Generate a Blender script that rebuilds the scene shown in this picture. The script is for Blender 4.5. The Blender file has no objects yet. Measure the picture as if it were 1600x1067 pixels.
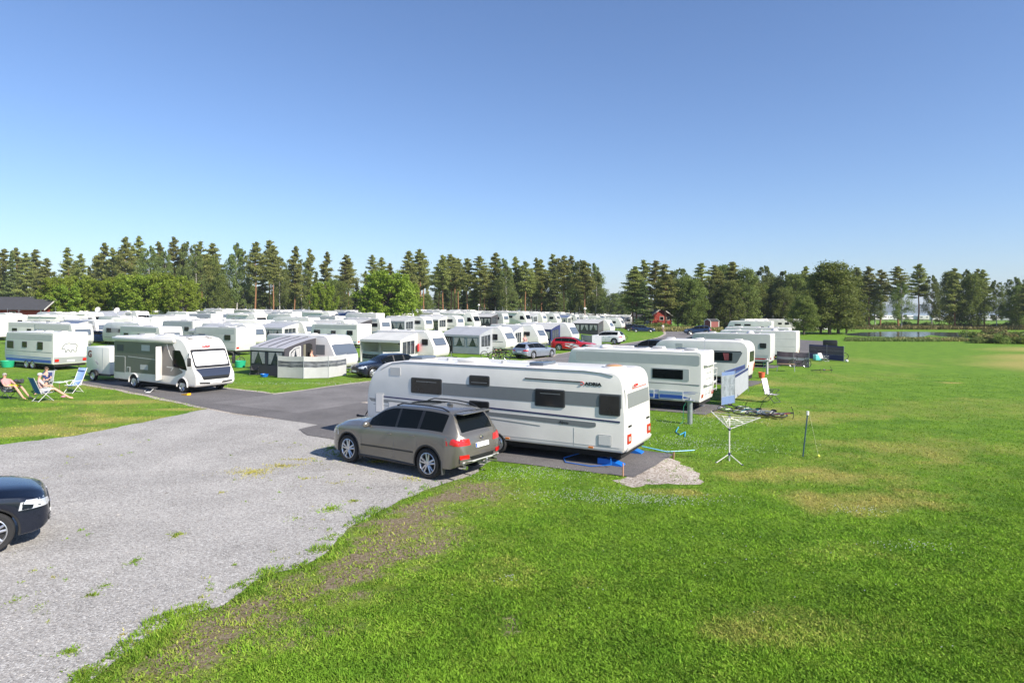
import bpy, bmesh, math, random
import numpy as np
from math import sin, cos, pi, radians, sqrt, atan2, hypot
from mathutils import Vector, Matrix
from mathutils.bvhtree import BVHTree

random.seed(7)
rng = np.random.default_rng(11)
scene = bpy.context.scene
COL = scene.collection

# ------------------------------------------------------------------ camera
FPX, CAMH, RHO, VH = 1020.0, 4.4, 0.005, 484.5      # focal length and horizon in units of the 1600 px wide photograph
cam_data = bpy.data.cameras.new('camera')
cam = bpy.data.objects.new('camera', cam_data)
COL.objects.link(cam)
cam_data.sensor_width = 36.0
cam_data.lens = 36.0 * FPX / 1600.0
cam_data.shift_y = -(533.5 - VH) / 1600.0
cam_data.clip_start = 0.1
cam_data.clip_end = 9000.0
rm = Matrix(((cos(RHO), -sin(RHO), 0), (0, 0, -1), (sin(RHO), cos(RHO), 0)))
cam.matrix_world = Matrix.Translation((0, 0, CAMH)) @ rm.to_4x4()
scene.camera = cam
scene.render.resolution_x, scene.render.resolution_y = 1024, 682

# ------------------------------------------------------------------ light
SUN_DIR = Vector((0.80, -0.60, 0.0)).normalized()
SUN_EL = radians(37)
world = bpy.data.worlds.new('World')
scene.world = world
world.use_nodes = True
wn = world.node_tree
for n in list(wn.nodes): wn.nodes.remove(n)
wo = wn.nodes.new('ShaderNodeOutputWorld'); wb = wn.nodes.new('ShaderNodeBackground'); ws = wn.nodes.new('ShaderNodeTexSky')
ws.sky_type = 'NISHITA'; ws.sun_disc = False
ws.sun_elevation = SUN_EL
ws.sun_rotation = atan2(SUN_DIR.x, SUN_DIR.y)
ws.altitude = 0; ws.air_density = 1.0; ws.dust_density = 0.5; ws.ozone_density = 3.0
wb.inputs['Strength'].default_value = 0.089
wt = wn.nodes.new('ShaderNodeMix'); wt.data_type = 'RGBA'; wt.blend_type = 'MULTIPLY'; wt.inputs[0].default_value = 1.0; wt.inputs[7].default_value = (0.80, 0.885, 1.06, 1)
wn.links.new(ws.outputs[0], wt.inputs[6]); wn.links.new(wt.outputs[2], wb.inputs[0]); wn.links.new(wb.outputs[0], wo.inputs[0])
sd = bpy.data.lights.new('sun', 'SUN'); so = bpy.data.objects.new('sun', sd); COL.objects.link(so)
sd.energy = 4.6; sd.angle = radians(0.5); sd.color = (1.0, 0.93, 0.82)
sv = Vector((SUN_DIR.x * cos(SUN_EL), SUN_DIR.y * cos(SUN_EL), sin(SUN_EL)))
so.rotation_mode = 'QUATERNION'; so.rotation_quaternion = sv.to_track_quat('Z', 'Y'); so.location = sv * 60
scene.view_settings.view_transform = 'Standard'; scene.view_settings.look = 'None'
scene.view_settings.exposure = 0.85; scene.view_settings.gamma = 1.0

# ------------------------------------------------------------------ where a point of the ground lies
def sst(a, b, x):
    t = np.clip((x - a) / (b - a), 0, 1); return t * t * (3 - 2 * t)
def terr(X, Y):                     # the camp rises a little away to the left
    k = np.asarray(X, float) / np.maximum(np.asarray(Y, float), 1.0)
    return 1.55 * sst(52, 150, np.asarray(Y, float)) * (1 - sst(-0.02, 0.2, k))
def ray(u, v):
    xc, yc = (u - 800) / FPX, -(v - VH) / FPX
    return (xc * cos(RHO) - yc * sin(RHO), 1.0, xc * sin(RHO) + yc * cos(RHO))
def G(u, v):
    d = ray(u, v); z = 0.0
    for i in range(25):
        t = (z - CAMH) / d[2]; z = 0.5 * z + 0.5 * float(terr(d[0] * t, t))
    return (d[0] * t, t, float(terr(d[0] * t, t)))
def at(u, Y):                       # ground point at distance Y in direction u
    d = ray(u, VH); return (d[0] * Y, Y, float(terr(d[0] * Y, Y)))
def hor(u): return VH + RHO * (u - 800)
def PXY(X, Y, Z=0):
    x, z = X / Y, (Z - CAMH) / Y
    return 800 + FPX * (x * cos(RHO) + z * sin(RHO)), VH - FPX * (-x * sin(RHO) + z * cos(RHO))

# ------------------------------------------------------------------ materials
MATS = {}
def mat(name, col, rough=0.5, metal=0.0, var=0.0, vscale=4.0, bump=0.0, bscale=40.0, coat=0.0, spec=0.5, hue=None, trans=0.0, objvar=0.0, alpha=1.0):
    if name in MATS: return MATS[name]
    m = bpy.data.materials.new(name); m.use_nodes = True; nt = m.node_tree; N, Lk = nt.nodes, nt.links
    b = N['Principled BSDF']; out = N['Material Output']
    b.inputs['Base Color'].default_value = (*col, 1); b.inputs['Roughness'].default_value = rough
    b.inputs['Metallic'].default_value = metal; b.inputs['Coat Weight'].default_value = coat
    b.inputs['Specular IOR Level'].default_value = spec
    if alpha < 1: b.inputs['Alpha'].default_value = alpha
    tc = N.new('ShaderNodeTexCoord')
    if var > 0 or objvar > 0:
        nz = N.new('ShaderNodeTexNoise'); nz.inputs['Scale'].default_value = vscale; nz.inputs['Detail'].default_value = 5
        Lk.new(tc.outputs['Object'], nz.inputs['Vector'])
        mx = N.new('ShaderNodeMix'); mx.data_type = 'RGBA'
        d = hue if hue else tuple(c * (1 - var) for c in col)
        mx.inputs[6].default_value = (*col, 1); mx.inputs[7].default_value = (*d, 1)
        mr = N.new('ShaderNodeMapRange'); mr.inputs[1].default_value = 0.35; mr.inputs[2].default_value = 0.68
        Lk.new(nz.outputs['Fac'], mr.inputs[0]); Lk.new(mr.outputs[0], mx.inputs[0])
        o = mx.outputs[2]
        if objvar > 0:
            oi = N.new('ShaderNodeObjectInfo'); hs = N.new('ShaderNodeHueSaturation')
            r1 = N.new('ShaderNodeMapRange'); r1.inputs[3].default_value = 1 - objvar; r1.inputs[4].default_value = 1 + objvar
            r2 = N.new('ShaderNodeMapRange'); r2.inputs[3].default_value = 0.5 - 0.012 ; r2.inputs[4].default_value = 0.5 + 0.012
            Lk.new(oi.outputs['Random'], r1.inputs[0]); Lk.new(r1.outputs[0], hs.inputs['Value'])
            Lk.new(oi.outputs['Random'], r2.inputs[0]); Lk.new(r2.outputs[0], hs.inputs['Hue'])
            Lk.new(o, hs.inputs['Color']); o = hs.outputs[0]
        Lk.new(o, b.inputs['Base Color'])
    if bump > 0:
        nb = N.new('ShaderNodeTexNoise'); nb.inputs['Scale'].default_value = bscale; nb.inputs['Detail'].default_value = 3
        Lk.new(tc.outputs['Object'], nb.inputs['Vector'])
        bp = N.new('ShaderNodeBump'); bp.inputs['Strength'].default_value = bump; bp.inputs['Distance'].default_value = 0.02
        Lk.new(nb.outputs['Fac'], bp.inputs['Height']); Lk.new(bp.outputs[0], b.inputs['Normal'])
    if trans > 0:
        tl = N.new('ShaderNodeBsdfTranslucent'); ms = N.new('ShaderNodeMixShader'); ms.inputs[0].default_value = trans
        if b.inputs['Base Color'].is_linked: Lk.new(b.inputs['Base Color'].links[0].from_socket, tl.inputs['Color'])
        else: tl.inputs['Color'].default_value = (*col, 1)
        Lk.new(b.outputs[0], ms.inputs[1]); Lk.new(tl.outputs[0], ms.inputs[2]); Lk.new(ms.outputs[0], out.inputs['Surface'])
    MATS[name] = m
    return m
def leafmat(name, ca, cb, trans=0.25):
    """foliage: colour runs between ca and cb by a per-leaf attribute and by a large noise"""
    if name in MATS: return MATS[name]
    m = bpy.data.materials.new(name); m.use_nodes = True; nt = m.node_tree; N, Lk = nt.nodes, nt.links
    b = N['Principled BSDF']; b.inputs['Roughness'].default_value = 0.6; b.inputs['Specular IOR Level'].default_value = 0.25
    at_ = N.new('ShaderNodeAttribute'); at_.attribute_name = 'leaf'
    mx = N.new('ShaderNodeMix'); mx.data_type = 'RGBA'; mx.inputs[6].default_value = (*ca, 1); mx.inputs[7].default_value = (*cb, 1)
    Lk.new(at_.outputs['Fac'], mx.inputs[0])
    oi = N.new('ShaderNodeObjectInfo'); hs = N.new('ShaderNodeHueSaturation')
    r1 = N.new('ShaderNodeMapRange'); r1.inputs[3].default_value = 0.8; r1.inputs[4].default_value = 1.22
    r2 = N.new('ShaderNodeMapRange'); r2.inputs[3].default_value = 0.482; r2.inputs[4].default_value = 0.512
    Lk.new(oi.outputs['Random'], r1.inputs[0]); Lk.new(r1.outputs[0], hs.inputs['Value'])
    Lk.new(oi.outputs['Random'], r2.inputs[0]); Lk.new(r2.outputs[0], hs.inputs['Hue'])
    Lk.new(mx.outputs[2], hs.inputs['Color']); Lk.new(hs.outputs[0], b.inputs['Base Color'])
    tl = N.new('ShaderNodeBsdfTranslucent'); ms = N.new('ShaderNodeMixShader'); ms.inputs[0].default_value = trans
    Lk.new(hs.outputs[0], tl.inputs['Color']); Lk.new(b.outputs[0], ms.inputs[1]); Lk.new(tl.outputs[0], ms.inputs[2])
    Lk.new(ms.outputs[0], N['Material Output'].inputs['Surface'])
    MATS[name] = m
    return m

WHITE = mat('caravan_white', (0.80, 0.765, 0.725), 0.32, var=0.14, vscale=1.1, coat=0.2, objvar=.055)
CREAM = mat('caravan_cream', (0.68, 0.67, 0.62), 0.4, var=0.08, vscale=1.5)
ROOF = mat('roof_white', (0.80, 0.80, 0.79), 0.5, var=0.12, vscale=2.2)
SILV = mat('panel_silver', (0.36, 0.37, 0.38), 0.35, 0.2, var=0.05)
MGREY = mat('mid_grey', (0.20, 0.21, 0.215), 0.4, var=0.05)
LGREY = mat('light_grey', (0.5, 0.5, 0.49), 0.5, var=0.05)
DGREY = mat('dark_grey', (0.06, 0.062, 0.066), 0.5)
BLACK = mat('black_plastic', (0.012, 0.012, 0.013), 0.5)
UNDER = mat('underbody', (0.01, 0.01, 0.01), 0.9)
RUBBER = mat('rubber', (0.02, 0.02, 0.021), 0.85, var=0.3, vscale=9)
ALLOY = mat('alloy', (0.62, 0.63, 0.65), 0.28, 0.85)
STEEL = mat('galvanised', (0.42, 0.44, 0.46), 0.45, 0.7, var=0.2, vscale=8)
CHROME = mat('chrome', (0.8, 0.8, 0.8), 0.12, 1.0)
ACRYL = mat('acrylic_window', (0.022, 0.022, 0.023), 0.16, var=0.4, vscale=2.5)
GLASS = mat('car_glass', (0.006, 0.008, 0.009), 0.06, spec=0.12)
SKYGL = mat('blue_grey_window', (0.10, 0.12, 0.15), 0.08, spec=0.9)
NAVY = mat('navy_stripe', (0.022, 0.025, 0.10), 0.4)
BLUE = mat('blue_stripe', (0.035, 0.10, 0.42), 0.4)
LBLUE = mat('pale_blue_stripe', (0.30, 0.40, 0.55), 0.45)
REDL = mat('red_lamp', (0.50, 0.012, 0.012), 0.15, coat=0.6)
REDS = mat('red_stripe', (0.55, 0.03, 0.03), 0.4)
ORANGE = mat('orange_lamp', (0.75, 0.22, 0.02), 0.25)
CLEARL = mat('clear_lamp', (0.6, 0.62, 0.65), 0.08, 0.3, coat=0.8)
PLATEM = mat('plate_white', (0.8, 0.8, 0.8), 0.4)
PBLUE = mat('blue_plastic', (0.01, 0.16, 0.62), 0.4)
WOOD = mat('wood', (0.30, 0.19, 0.10), 0.7, var=0.3, vscale=6)
SKIN = mat('skin', (0.60, 0.34, 0.24), 0.5, var=0.08, vscale=12)
HAIR = mat('hair_brown', (0.10, 0.06, 0.035), 0.7, var=0.3, vscale=40)
HAIRG = mat('hair_grey', (0.38, 0.34, 0.30), 0.7, var=0.3, vscale=40)

# ------------------------------------------------------------------ mesh builder
class MB:
    def __init__(s): s.v = []; s.f = []; s.m = []; s.mats = []; s.X = Matrix.Identity(4)
    def mi(s, m):
        if m not in s.mats: s.mats.append(m)
        return s.mats.index(m)
    def add(s, vs, fs, m):
        o = len(s.v); k = s.mi(m)
        for v in vs: s.v.append(tuple(s.X @ Vector(v)))
        for f in fs: s.f.append(tuple(i + o for i in f)); s.m.append(k)
        return s
    def box(s, x0, x1, y0, y1, z0, z1, m, b=0.0):
        if x0 > x1: x0, x1 = x1, x0
        if y0 > y1: y0, y1 = y1, y0
        if z0 > z1: z0, z1 = z1, z0
        b = min(b, 0.45 * min(x1 - x0, y1 - y0, z1 - z0))
        if b <= 0:
            vs = [(x, y, z) for z in (z0, z1) for y in (y0, y1) for x in (x0, x1)]
            return s.add(vs, [(0, 2, 3, 1), (4, 5, 7, 6), (0, 1, 5, 4), (2, 6, 7, 3), (0, 4, 6, 2), (1, 3, 7, 5)], m)
        bm = bmesh.new(); bmesh.ops.create_cube(bm, size=1.0)
        for v in bm.verts: v.co = Vector(((x0 + x1) / 2 + v.co.x * (x1 - x0), (y0 + y1) / 2 + v.co.y * (y1 - y0), (z0 + z1) / 2 + v.co.z * (z1 - z0)))
        bmesh.ops.bevel(bm, geom=bm.edges[:], offset=b, segments=2, affect='EDGES', profile=0.5)
        bm.verts.index_update()
        s.add([v.co[:] for v in bm.verts], [[v.index for v in f.verts] for f in bm.faces], m); bm.free(); return s
    def tube(s, pts, r, m, n=6, closed=False, flat=1.0):
        P = [Vector(p) for p in pts]; k = len(P); R = r if hasattr(r, '__len__') else [r] * k
        vs = []; up = None
        for i, p in enumerate(P):
            a = P[(i - 1) % k] if (i > 0 or closed) else p; c = P[(i + 1) % k] if (i < k - 1 or closed) else p
            t = (c - a).normalized() if (c - a).length > 1e-9 else Vector((0, 0, 1))
            if up is None: up = Vector((0, 0, 1)) if abs(t.z) < 0.9 else Vector((1, 0, 0))
            q = t.cross(up)
            if q.length < 1e-4: q = t.cross(Vector((0.3, 0.9, 0.1)))
            q.normalize(); up = q.cross(t).normalized()
            for j in range(n):
                A = 2 * pi * j / n; vs.append(tuple(p + q * (cos(A) * R[i]) + up * (sin(A) * R[i] * flat)))
        fs = []
        for i in range(k if closed else k - 1):
            i2 = (i + 1) % k
            for j in range(n): fs.append((i * n + j, i * n + (j + 1) % n, i2 * n + (j + 1) % n, i2 * n + j))
        if not closed: fs.append(tuple(range(n))[::-1]); fs.append(tuple(range((k - 1) * n, k * n)))
        return s.add(vs, fs, m)
    def lathe(s, prof, m, n=20, c=(0, 0, 0), axis='z', ang=2 * pi):
        vs = []; fs = []; k = len(prof)
        for j in range(n):
            A = ang * j / n
            for (r, z) in prof:
                p = (r * cos(A), r * sin(A), z)
                if axis == 'y': p = (p[0], p[2], p[1])
                if axis == 'x': p = (p[2], p[0], p[1])
                vs.append((p[0] + c[0], p[1] + c[1], p[2] + c[2]))
        for j in range(n):
            j2 = (j + 1) % n
            for i in range(k - 1): fs.append((j * k + i, j2 * k + i, j2 * k + i + 1, j * k + i + 1))
        return s.add(vs, fs, m)
    def ell(s, c, r, m, n=10, k=7):
        vs = []; fs = []
        for i in range(k + 1):
            t = pi * i / k
            for j in range(n):
                a = 2 * pi * j / n; vs.append((c[0] + r[0] * sin(t) * cos(a), c[1] + r[1] * sin(t) * sin(a), c[2] + r[2] * cos(t)))
        for i in range(k):
            for j in range(n): fs.append((i * n + j, (i + 1) * n + j, (i + 1) * n + (j + 1) % n, i * n + (j + 1) % n))
        return s.add(vs, fs, m)
    def prism(s, poly, a, b, m, plane='xz'):
        """polygon in plane extruded between a and b of the third axis"""
        f = {'xz': lambda p, t: (p[0], t, p[1]), 'yz': lambda p, t: (t, p[0], p[1]), 'xy': lambda p, t: (p[0], p[1], t)}[plane]
        n = len(poly)
        vs = [f(p, a) for p in poly] + [f(p, b) for p in poly]
        fs = [tuple(range(n)), tuple(range(n, 2 * n))[::-1]] + [(i, i + n, (i + 1) % n + n, (i + 1) % n) for i in range(n)]
        return s.add(vs, fs, m)
    def quad(s, a, b, c, d, m, t=0.0):
        """a thin four-cornered sheet; t gives it a thickness"""
        if t <= 0: return s.add([a, b, c, d], [(0, 1, 2, 3)], m)
        A, B, C_, D = map(Vector, (a, b, c, d)); n = ((B - A).cross(D - A)).normalized() * t
        vs = [A, B, C_, D, A - n, B - n, C_ - n, D - n]
        return s.add([tuple(v) for v in vs], [(0, 1, 2, 3), (7, 6, 5, 4), (0, 4, 5, 1), (1, 5, 6, 2), (2, 6, 7, 3), (3, 7, 4, 0)], m)
    def build(s, name, parent=None, smooth=38, loc=None):
        me = bpy.data.meshes.new(name); me.from_pydata(s.v, [], s.f)
        for m in s.mats: me.materials.append(m)
        me.polygons.foreach_set('material_index', s.m)
        bm = bmesh.new(); bm.from_mesh(me); bmesh.ops.recalc_face_normals(bm, faces=bm.faces[:]); bm.to_mesh(me); bm.free()
        if smooth:
            me.polygons.foreach_set('use_smooth', [True] * len(me.polygons)); me.set_sharp_from_angle(angle=radians(smooth))
        me.update()
        o = bpy.data.objects.new(name, me); COL.objects.link(o)
        if parent: o.parent = parent
        if loc: o.location = loc
        return o
def tag(o, label=None, cat=None, group=None, kind=None):
    if label: o['label'] = label
    if cat: o['category'] = cat
    if group: o['group'] = group
    if kind: o['kind'] = kind
    return o
def thing(name, label, cat, loc=(0, 0, 0), rz=0.0, group=None):
    o = bpy.data.objects.new(name, None); COL.objects.link(o); o.empty_display_size = 0.3
    o.location = loc; o.rotation_euler = (0, 0, rz); return tag(o, label, cat, group)
def tree_of(o):
    return (o, [tree_of(c) for c in o.children])
def dupt(t, parent=None):
    o, ch = t; c = o.copy(); COL.objects.link(c); c.parent = parent
    for x in ch: dupt(x, c)
    return c
def dup(t, loc, rz, label, group=None, scale=None):
    c = dupt(t); c.location = loc; c.rotation_euler = (0, 0, rz); c['label'] = label
    if group: c['group'] = group
    if scale: c.scale = scale
    return c

def rpoly(pts, rad, n=5):
    """round the corners of a polygon"""
    out = []; k = len(pts)
    for i in range(k):
        p = Vector(pts[i]); a = Vector(pts[i - 1]); b = Vector(pts[(i + 1) % k]); r = rad[i] if hasattr(rad, '__len__') else rad
        if r <= 0: out.append(tuple(p)); continue
        da, db = (a - p), (b - p); r = min(r, da.length * 0.48, db.length * 0.48)
        s_, e_ = p + da.normalized() * r, p + db.normalized() * r
        for j in range(n + 1):
            t = j / n; out.append(tuple((1 - t) ** 2 * s_ + 2 * t * (1 - t) * p + t * t * e_))
    return out
def inset(poly, d):
    k = len(poly); out = []
    area = sum(poly[i][0] * poly[(i + 1) % k][1] - poly[(i + 1) % k][0] * poly[i][1] for i in range(k))
    sg = 1 if area > 0 else -1
    for i in range(k):
        a, p, b = Vector(poly[i - 1]), Vector(poly[i]), Vector(poly[(i + 1) % k])
        e1 = (p - a); e2 = (b - p)
        n1 = Vector((-e1.y, e1.x)) ; n2 = Vector((-e2.y, e2.x)); n = (n1.normalized() if n1.length else Vector((0, 0))) + (n2.normalized() if n2.length else Vector((0, 0)))
        if n.length < 1e-6: out.append(tuple(p)); continue
        n.normalize(); out.append((p.x + sg * n.x * d, p.y + sg * n.y * d))
    return out
def shell(mb, poly, hw, r, m, n=3):
    """side outline (x,z) swept across the width 2*hw, with rounded long edges; caps are the flat sides"""
    k = len(poly)
    ys = [(-hw + r * (1 - sin(pi / 2 * s_ / n)), inset(poly, r * (1 - cos(pi / 2 * s_ / n)))) for s_ in range(n, -1, -1)]
    ys = ys[::-1]        # s=0: y=-hw+r, no inset ; s=n: y=-hw, inset r
    seq = [(y, q) for (y, q) in ys[::-1]] + [(-y, q) for (y, q) in ys]
    vs = []; fs = []
    for (y, q) in seq:
        for p in q: vs.append((p[0], y, p[1]))
    for i in range(len(seq) - 1):
        for j in range(k): fs.append((i * k + j, i * k + (j + 1) % k, (i + 1) * k + (j + 1) % k, (i + 1) * k + j))
    from mathutils.geometry import tessellate_polygon
    for base, sq in ((0, seq[0]), ((len(seq) - 1) * k, seq[-1])):
        for tr in tessellate_polygon([[Vector((p[0], 0, p[1])) for p in sq[1]]]): fs.append(tuple(base + i for i in tr))
    mb.add(vs, fs, m)
def decal(parent, name, mb_body, outline, d, m, off=0.006, rings=3, step=0.12, build=True, into=None):
    """a thin skin laid on the body: outline is (x,z) for sides, (y,z) for ends, (x,y) for the top"""
    if not hasattr(mb_body, 'bv'): mb_body.bv = BVHTree.FromPolygons([Vector(v) for v in mb_body.v], mb_body.f)
    bv = mb_body.bv
    pts = []
    for i in range(len(outline)):
        a, b = Vector(outline[i]), Vector(outline[(i + 1) % len(outline)]); q = max(1, int((b - a).length / step))
        for j in range(q): pts.append(a + (b - a) * (j / q))
    c = sum(pts, Vector((0, 0))) / len(pts)
    def hit(p):
        if d in ('+y', '-y'): o = Vector((p.x, 9 if d == '+y' else -9, p.y)); dr = Vector((0, -1 if d == '+y' else 1, 0))
        elif d in ('+x', '-x'): o = Vector((19 if d == '+x' else -19, p.x, p.y)); dr = Vector((-1 if d == '+x' else 1, 0, 0))
        else: o = Vector((p.x, p.y, 9)); dr = Vector((0, 0, -1))
        h = (None,); bd = 1e9
        for jx, jz in ((1.3e-4, 2.1e-4), (-4.1e-4, 3.3e-4), (2.7e-4, -5.9e-4)):
            q = bv.ray_cast(o + Vector((jx if not dr.x else 0, jx if not dr.y else 0, jz if not dr.z else 0)), dr)
            if q[0] is not None and q[3] < bd - .02: h = q; bd = q[3]
        return (h[0], dr) if h[0] is not None else (None, dr)
    vs = []; ok = []; k = len(pts)
    for sc, of in [(1.0, -0.01)] + [(1 - i / rings, off) for i in range(rings)]:
        for p in pts:
            h, dr = hit(c + (p - c) * sc); ok.append(h is not None)
            vs.append(tuple(h - dr * of) if h is not None else (0, 0, 0))
    h, dr = hit(c); ok.append(h is not None); vs.append(tuple(h - dr * off) if h is not None else (0, 0, 0))
    fs = []
    for i in range(rings):
        for j in range(k):
            f = (i * k + j, i * k + (j + 1) % k, (i + 1) * k + (j + 1) % k, (i + 1) * k + j)
            if all(ok[q] for q in f): fs.append(f)
    for j in range(k):
        f = (rings * k + j, rings * k + (j + 1) % k, (rings + 1) * k)
        if all(ok[q] for q in f): fs.append(f)
    used = sorted({q for f in fs for q in f})
    if not used: return None
    rmap = {q: i for i, q in enumerate(used)}
    mb = into or MB(); mb.add([vs[q] for q in used], [[rmap[q] for q in f] for f in fs], m)
    if build and not into: return mb.build(name, parent)
    return mb
def rect(x0, x1, z0, z1, r=0.0):
    p = [(x0, z0), (x1, z0), (x1, z1), (x0, z1)]
    return rpoly(p, r, 3) if r > 0 else p
def line2(pts, w):
    """outline of a constant-width line through pts"""
    a = []; b = []
    for i, p in enumerate(pts):
        p = Vector(p); q = Vector(pts[min(i + 1, len(pts) - 1)]) - Vector(pts[max(i - 1, 0)]); n = Vector((-q.y, q.x)).normalized() * w / 2
        a.append(tuple(p + n)); b.append(tuple(p - n))
    return a + b[::-1]
def strip(parent, name, mb_body, pts, w, d, m, off=0.006, into=None, step=0.3):
    mb = into or MB()
    for i in range(len(pts) - 1):
        a, b = Vector(pts[i]), Vector(pts[i + 1]); e = b - a; nrm = Vector((-e.y, e.x)).normalized() * w / 2; q = max(1, int(e.length / step))
        for j in range(q):
            p, r_ = a + e * (j / q), a + e * ((j + 1) / q)
            decal(None, name, mb_body, [tuple(p - nrm), tuple(r_ - nrm), tuple(r_ + nrm), tuple(p + nrm)], d, m, off, rings=1, step=1e3, into=mb)
    if into: return mb
    return mb.build(name, parent, smooth=0)
def text(parent, name, s, size, m, origin, xdir, zdir, extr=0.004, shear=0.0, bold=0.0, sx=1.0):
    c = bpy.data.curves.new(name, 'FONT'); c.body = s; c.size = size; c.extrude = extr; c.offset = bold; c.shear = shear; c.resolution_u = 3
    o = bpy.data.objects.new(name, c); COL.objects.link(o); dg = bpy.context.evaluated_depsgraph_get()
    me = bpy.data.meshes.new_from_object(o.evaluated_get(dg)); bpy.data.objects.remove(o); bpy.data.curves.remove(c)
    X = Vector(xdir).normalized(); Z = Vector(zdir).normalized(); Nn = X.cross(Z)
    M4 = Matrix((X * sx, Z, Nn)).transposed().to_4x4(); M4.translation = Vector(origin)
    me.transform(M4); me.materials.clear(); me.materials.append(m); me.name = name
    o = bpy.data.objects.new(name, me); COL.objects.link(o); o.parent = parent
    return o
# ------------------------------------------------------------------ wheels
WM = {}
def wheel(parent, x, y, r, w=0.22, style='alloy', side=1, name='wheel'):
    """axle along y; the outer face looks towards side*y"""
    key = (round(r, 3), round(w, 3), style)
    if key not in WM:
        t = MB(); rr = r * (0.70 if style != 'steel' else 0.62)
        t.lathe([(rr, -w / 2), (r - 0.035, -w / 2), (r - 0.008, -w / 2 + 0.025), (r, -w / 4), (r, w / 4), (r - 0.008, w / 2 - 0.025), (r - 0.035, w / 2), (rr + .01, w / 2 - .006), (rr, w / 2 - .012)], RUBBER, 28, axis='y')
        tyre = t.build('wheel')
        q = MB(); q.lathe([(rr, -w / 2), (rr, w / 2 - 0.012), (rr - 0.014, w / 2 - 0.006), (rr - 0.03, w / 2 - 0.03), (rr - 0.035, 0)], ALLOY, 28, axis='y')
        q.lathe([(rr - 0.02, w * .12), (0.0, w * .12)], BLACK, 20, axis='y')
        if style == 'alloy':
            for i in range(5):
                for da in (-0.16, 0.16):
                    a = 2 * pi * i / 5 + pi / 2; c_, s_ = cos(a), sin(a)
                    p0 = (0.05 * c_ - 0.02 * da * s_ * 5, 0.05 * s_ + 0.02 * da * c_ * 5); p1 = ((rr - .02) * cos(a + da * 1.25), (rr - .02) * sin(a + da * 1.25))
                    q.tube([(p0[0], w * .36, p0[1]), (p1[0], w * .40, p1[1])], [0.03, 0.022], ALLOY, 5)
            q.lathe([(0.075, w * .34), (0.06, w * .42), (0.0, w * .43)], ALLOY, 12, axis='y')
        else:
            q.lathe([(rr - .02, w * .25), (rr * .75, w * .42), (rr * .45, w * .30), (0.05, w * .34), (0, w * .4)], ALLOY if style == 'cap' else STEEL, 18, axis='y')
            for i in range(8):
                a = 2 * pi * i / 8; q.ell((rr * .66 * cos(a), w * .40, rr * .66 * sin(a)), (0.022, .012, .022), BLACK, 6, 4)
        rim = q.build('rim'); rim.parent = tyre
        WM[key] = (tyre, rim)
        tyre.parent = parent; tyre.location = (x, y, r); tyre.rotation_euler = (0, 0, 0 if side > 0 else pi); tyre.name = name
        return tyre
    tyre, rim = WM[key]
    a = bpy.data.objects.new(name, tyre.data); b = bpy.data.objects.new('rim', rim.data)
    COL.objects.link(a); COL.objects.link(b); a.parent = parent; b.parent = a
    a.location = (x, y, r); a.rotation_euler = (0, 0, 0 if side > 0 else pi)
    return a

# ------------------------------------------------------------------ caravans
def cprof(kind, L, H, z0):
    h = L / 2
    if kind == 'adria':      # flat rear with a round top, curved front
        P = [(-h + .06, z0), (h - .25, z0), (h - .01, z0 + .32), (h, 1.55), (h - .20, 2.15), (h - .62, H - .12), (h - 1.3, H), (-h + .1, H), (-h, 1.9), (-h - .03, 0.95), (-h - .03, z0 + .12)]
        R = [.05, .15, .25, .6, .5, .6, .6, .42, .6, .06, .06]
    elif kind == 'square':
        P = [(-h + .08, z0), (h - .25, z0), (h, z0 + .35), (h, 1.5), (h - .28, H - .02), (-h, H), (-h, 1.0)]
        R = [.06, .1, .1, .4, .22, .13, .3]
    elif kind == 'round':    # old round-shouldered
        P = [(-h + .15, z0), (h - .25, z0), (h, z0 + .4), (h, 1.45), (h - .55, H), (-h + .0, H), (-h, 1.3)]
        R = [.15, .15, .2, .5, .5, .7, .5]
    elif kind == 'slope':    # strongly raked front
        P = [(-h + .08, z0), (h - .2, z0), (h, z0 + .3), (h, 1.25), (h - .75, H - .06), (h - 1.2, H), (-h + .02, H), (-h, 1.0)]
        R = [.06, .15, .2, .35, .35, .4, .25, .3]
    else:                    # van conversion / coach
        P = [(-h, z0), (h - .1, z0), (h, z0 + .35), (h - .05, 1.15), (h - .75, H), (-h, H)]
        R = [.05, .1, .2, .3, .4, .15]
    return rpoly(P, R, 7)
def caravan(label, L, W, H, kind, z0=0.42, body=WHITE, group=None, name='caravan', cat='caravan', r=0.07):
    t = thing(name, label, cat, group=group)
    b = MB(); shell(b, cprof(kind, L, H, z0), W / 2, r, body); o = b.build('body', t, smooth=30)
    t_ = MB(); t_.box(-L / 2 + .15, L / 2 - .3, -W / 2 + .12, W / 2 - .12, z0 - .16, z0 + .02, UNDER); t_.build('chassis', t)
    return t, b, o
def cwin(t, b, x0, x1, z0, z1, side, inner=ACRYL, frame=DGREY, rr=0.06, f=0.035, curtain=None):
    """framed window skin on a side ('+y'/'-y') or an end ('+x'/'-x')"""
    o = decal(t, 'window', b, rect(x0, x1, z0, z1, rr), side, frame, 0.016, rings=2, step=0.25)
    p = decal(o or t, 'pane', b, rect(x0 + f, x1 - f, z0 + f, z1 - f, rr * .7), side, inner, 0.026, rings=2, step=0.25)
    if curtain is not None and p:
        pass
    return o
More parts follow.
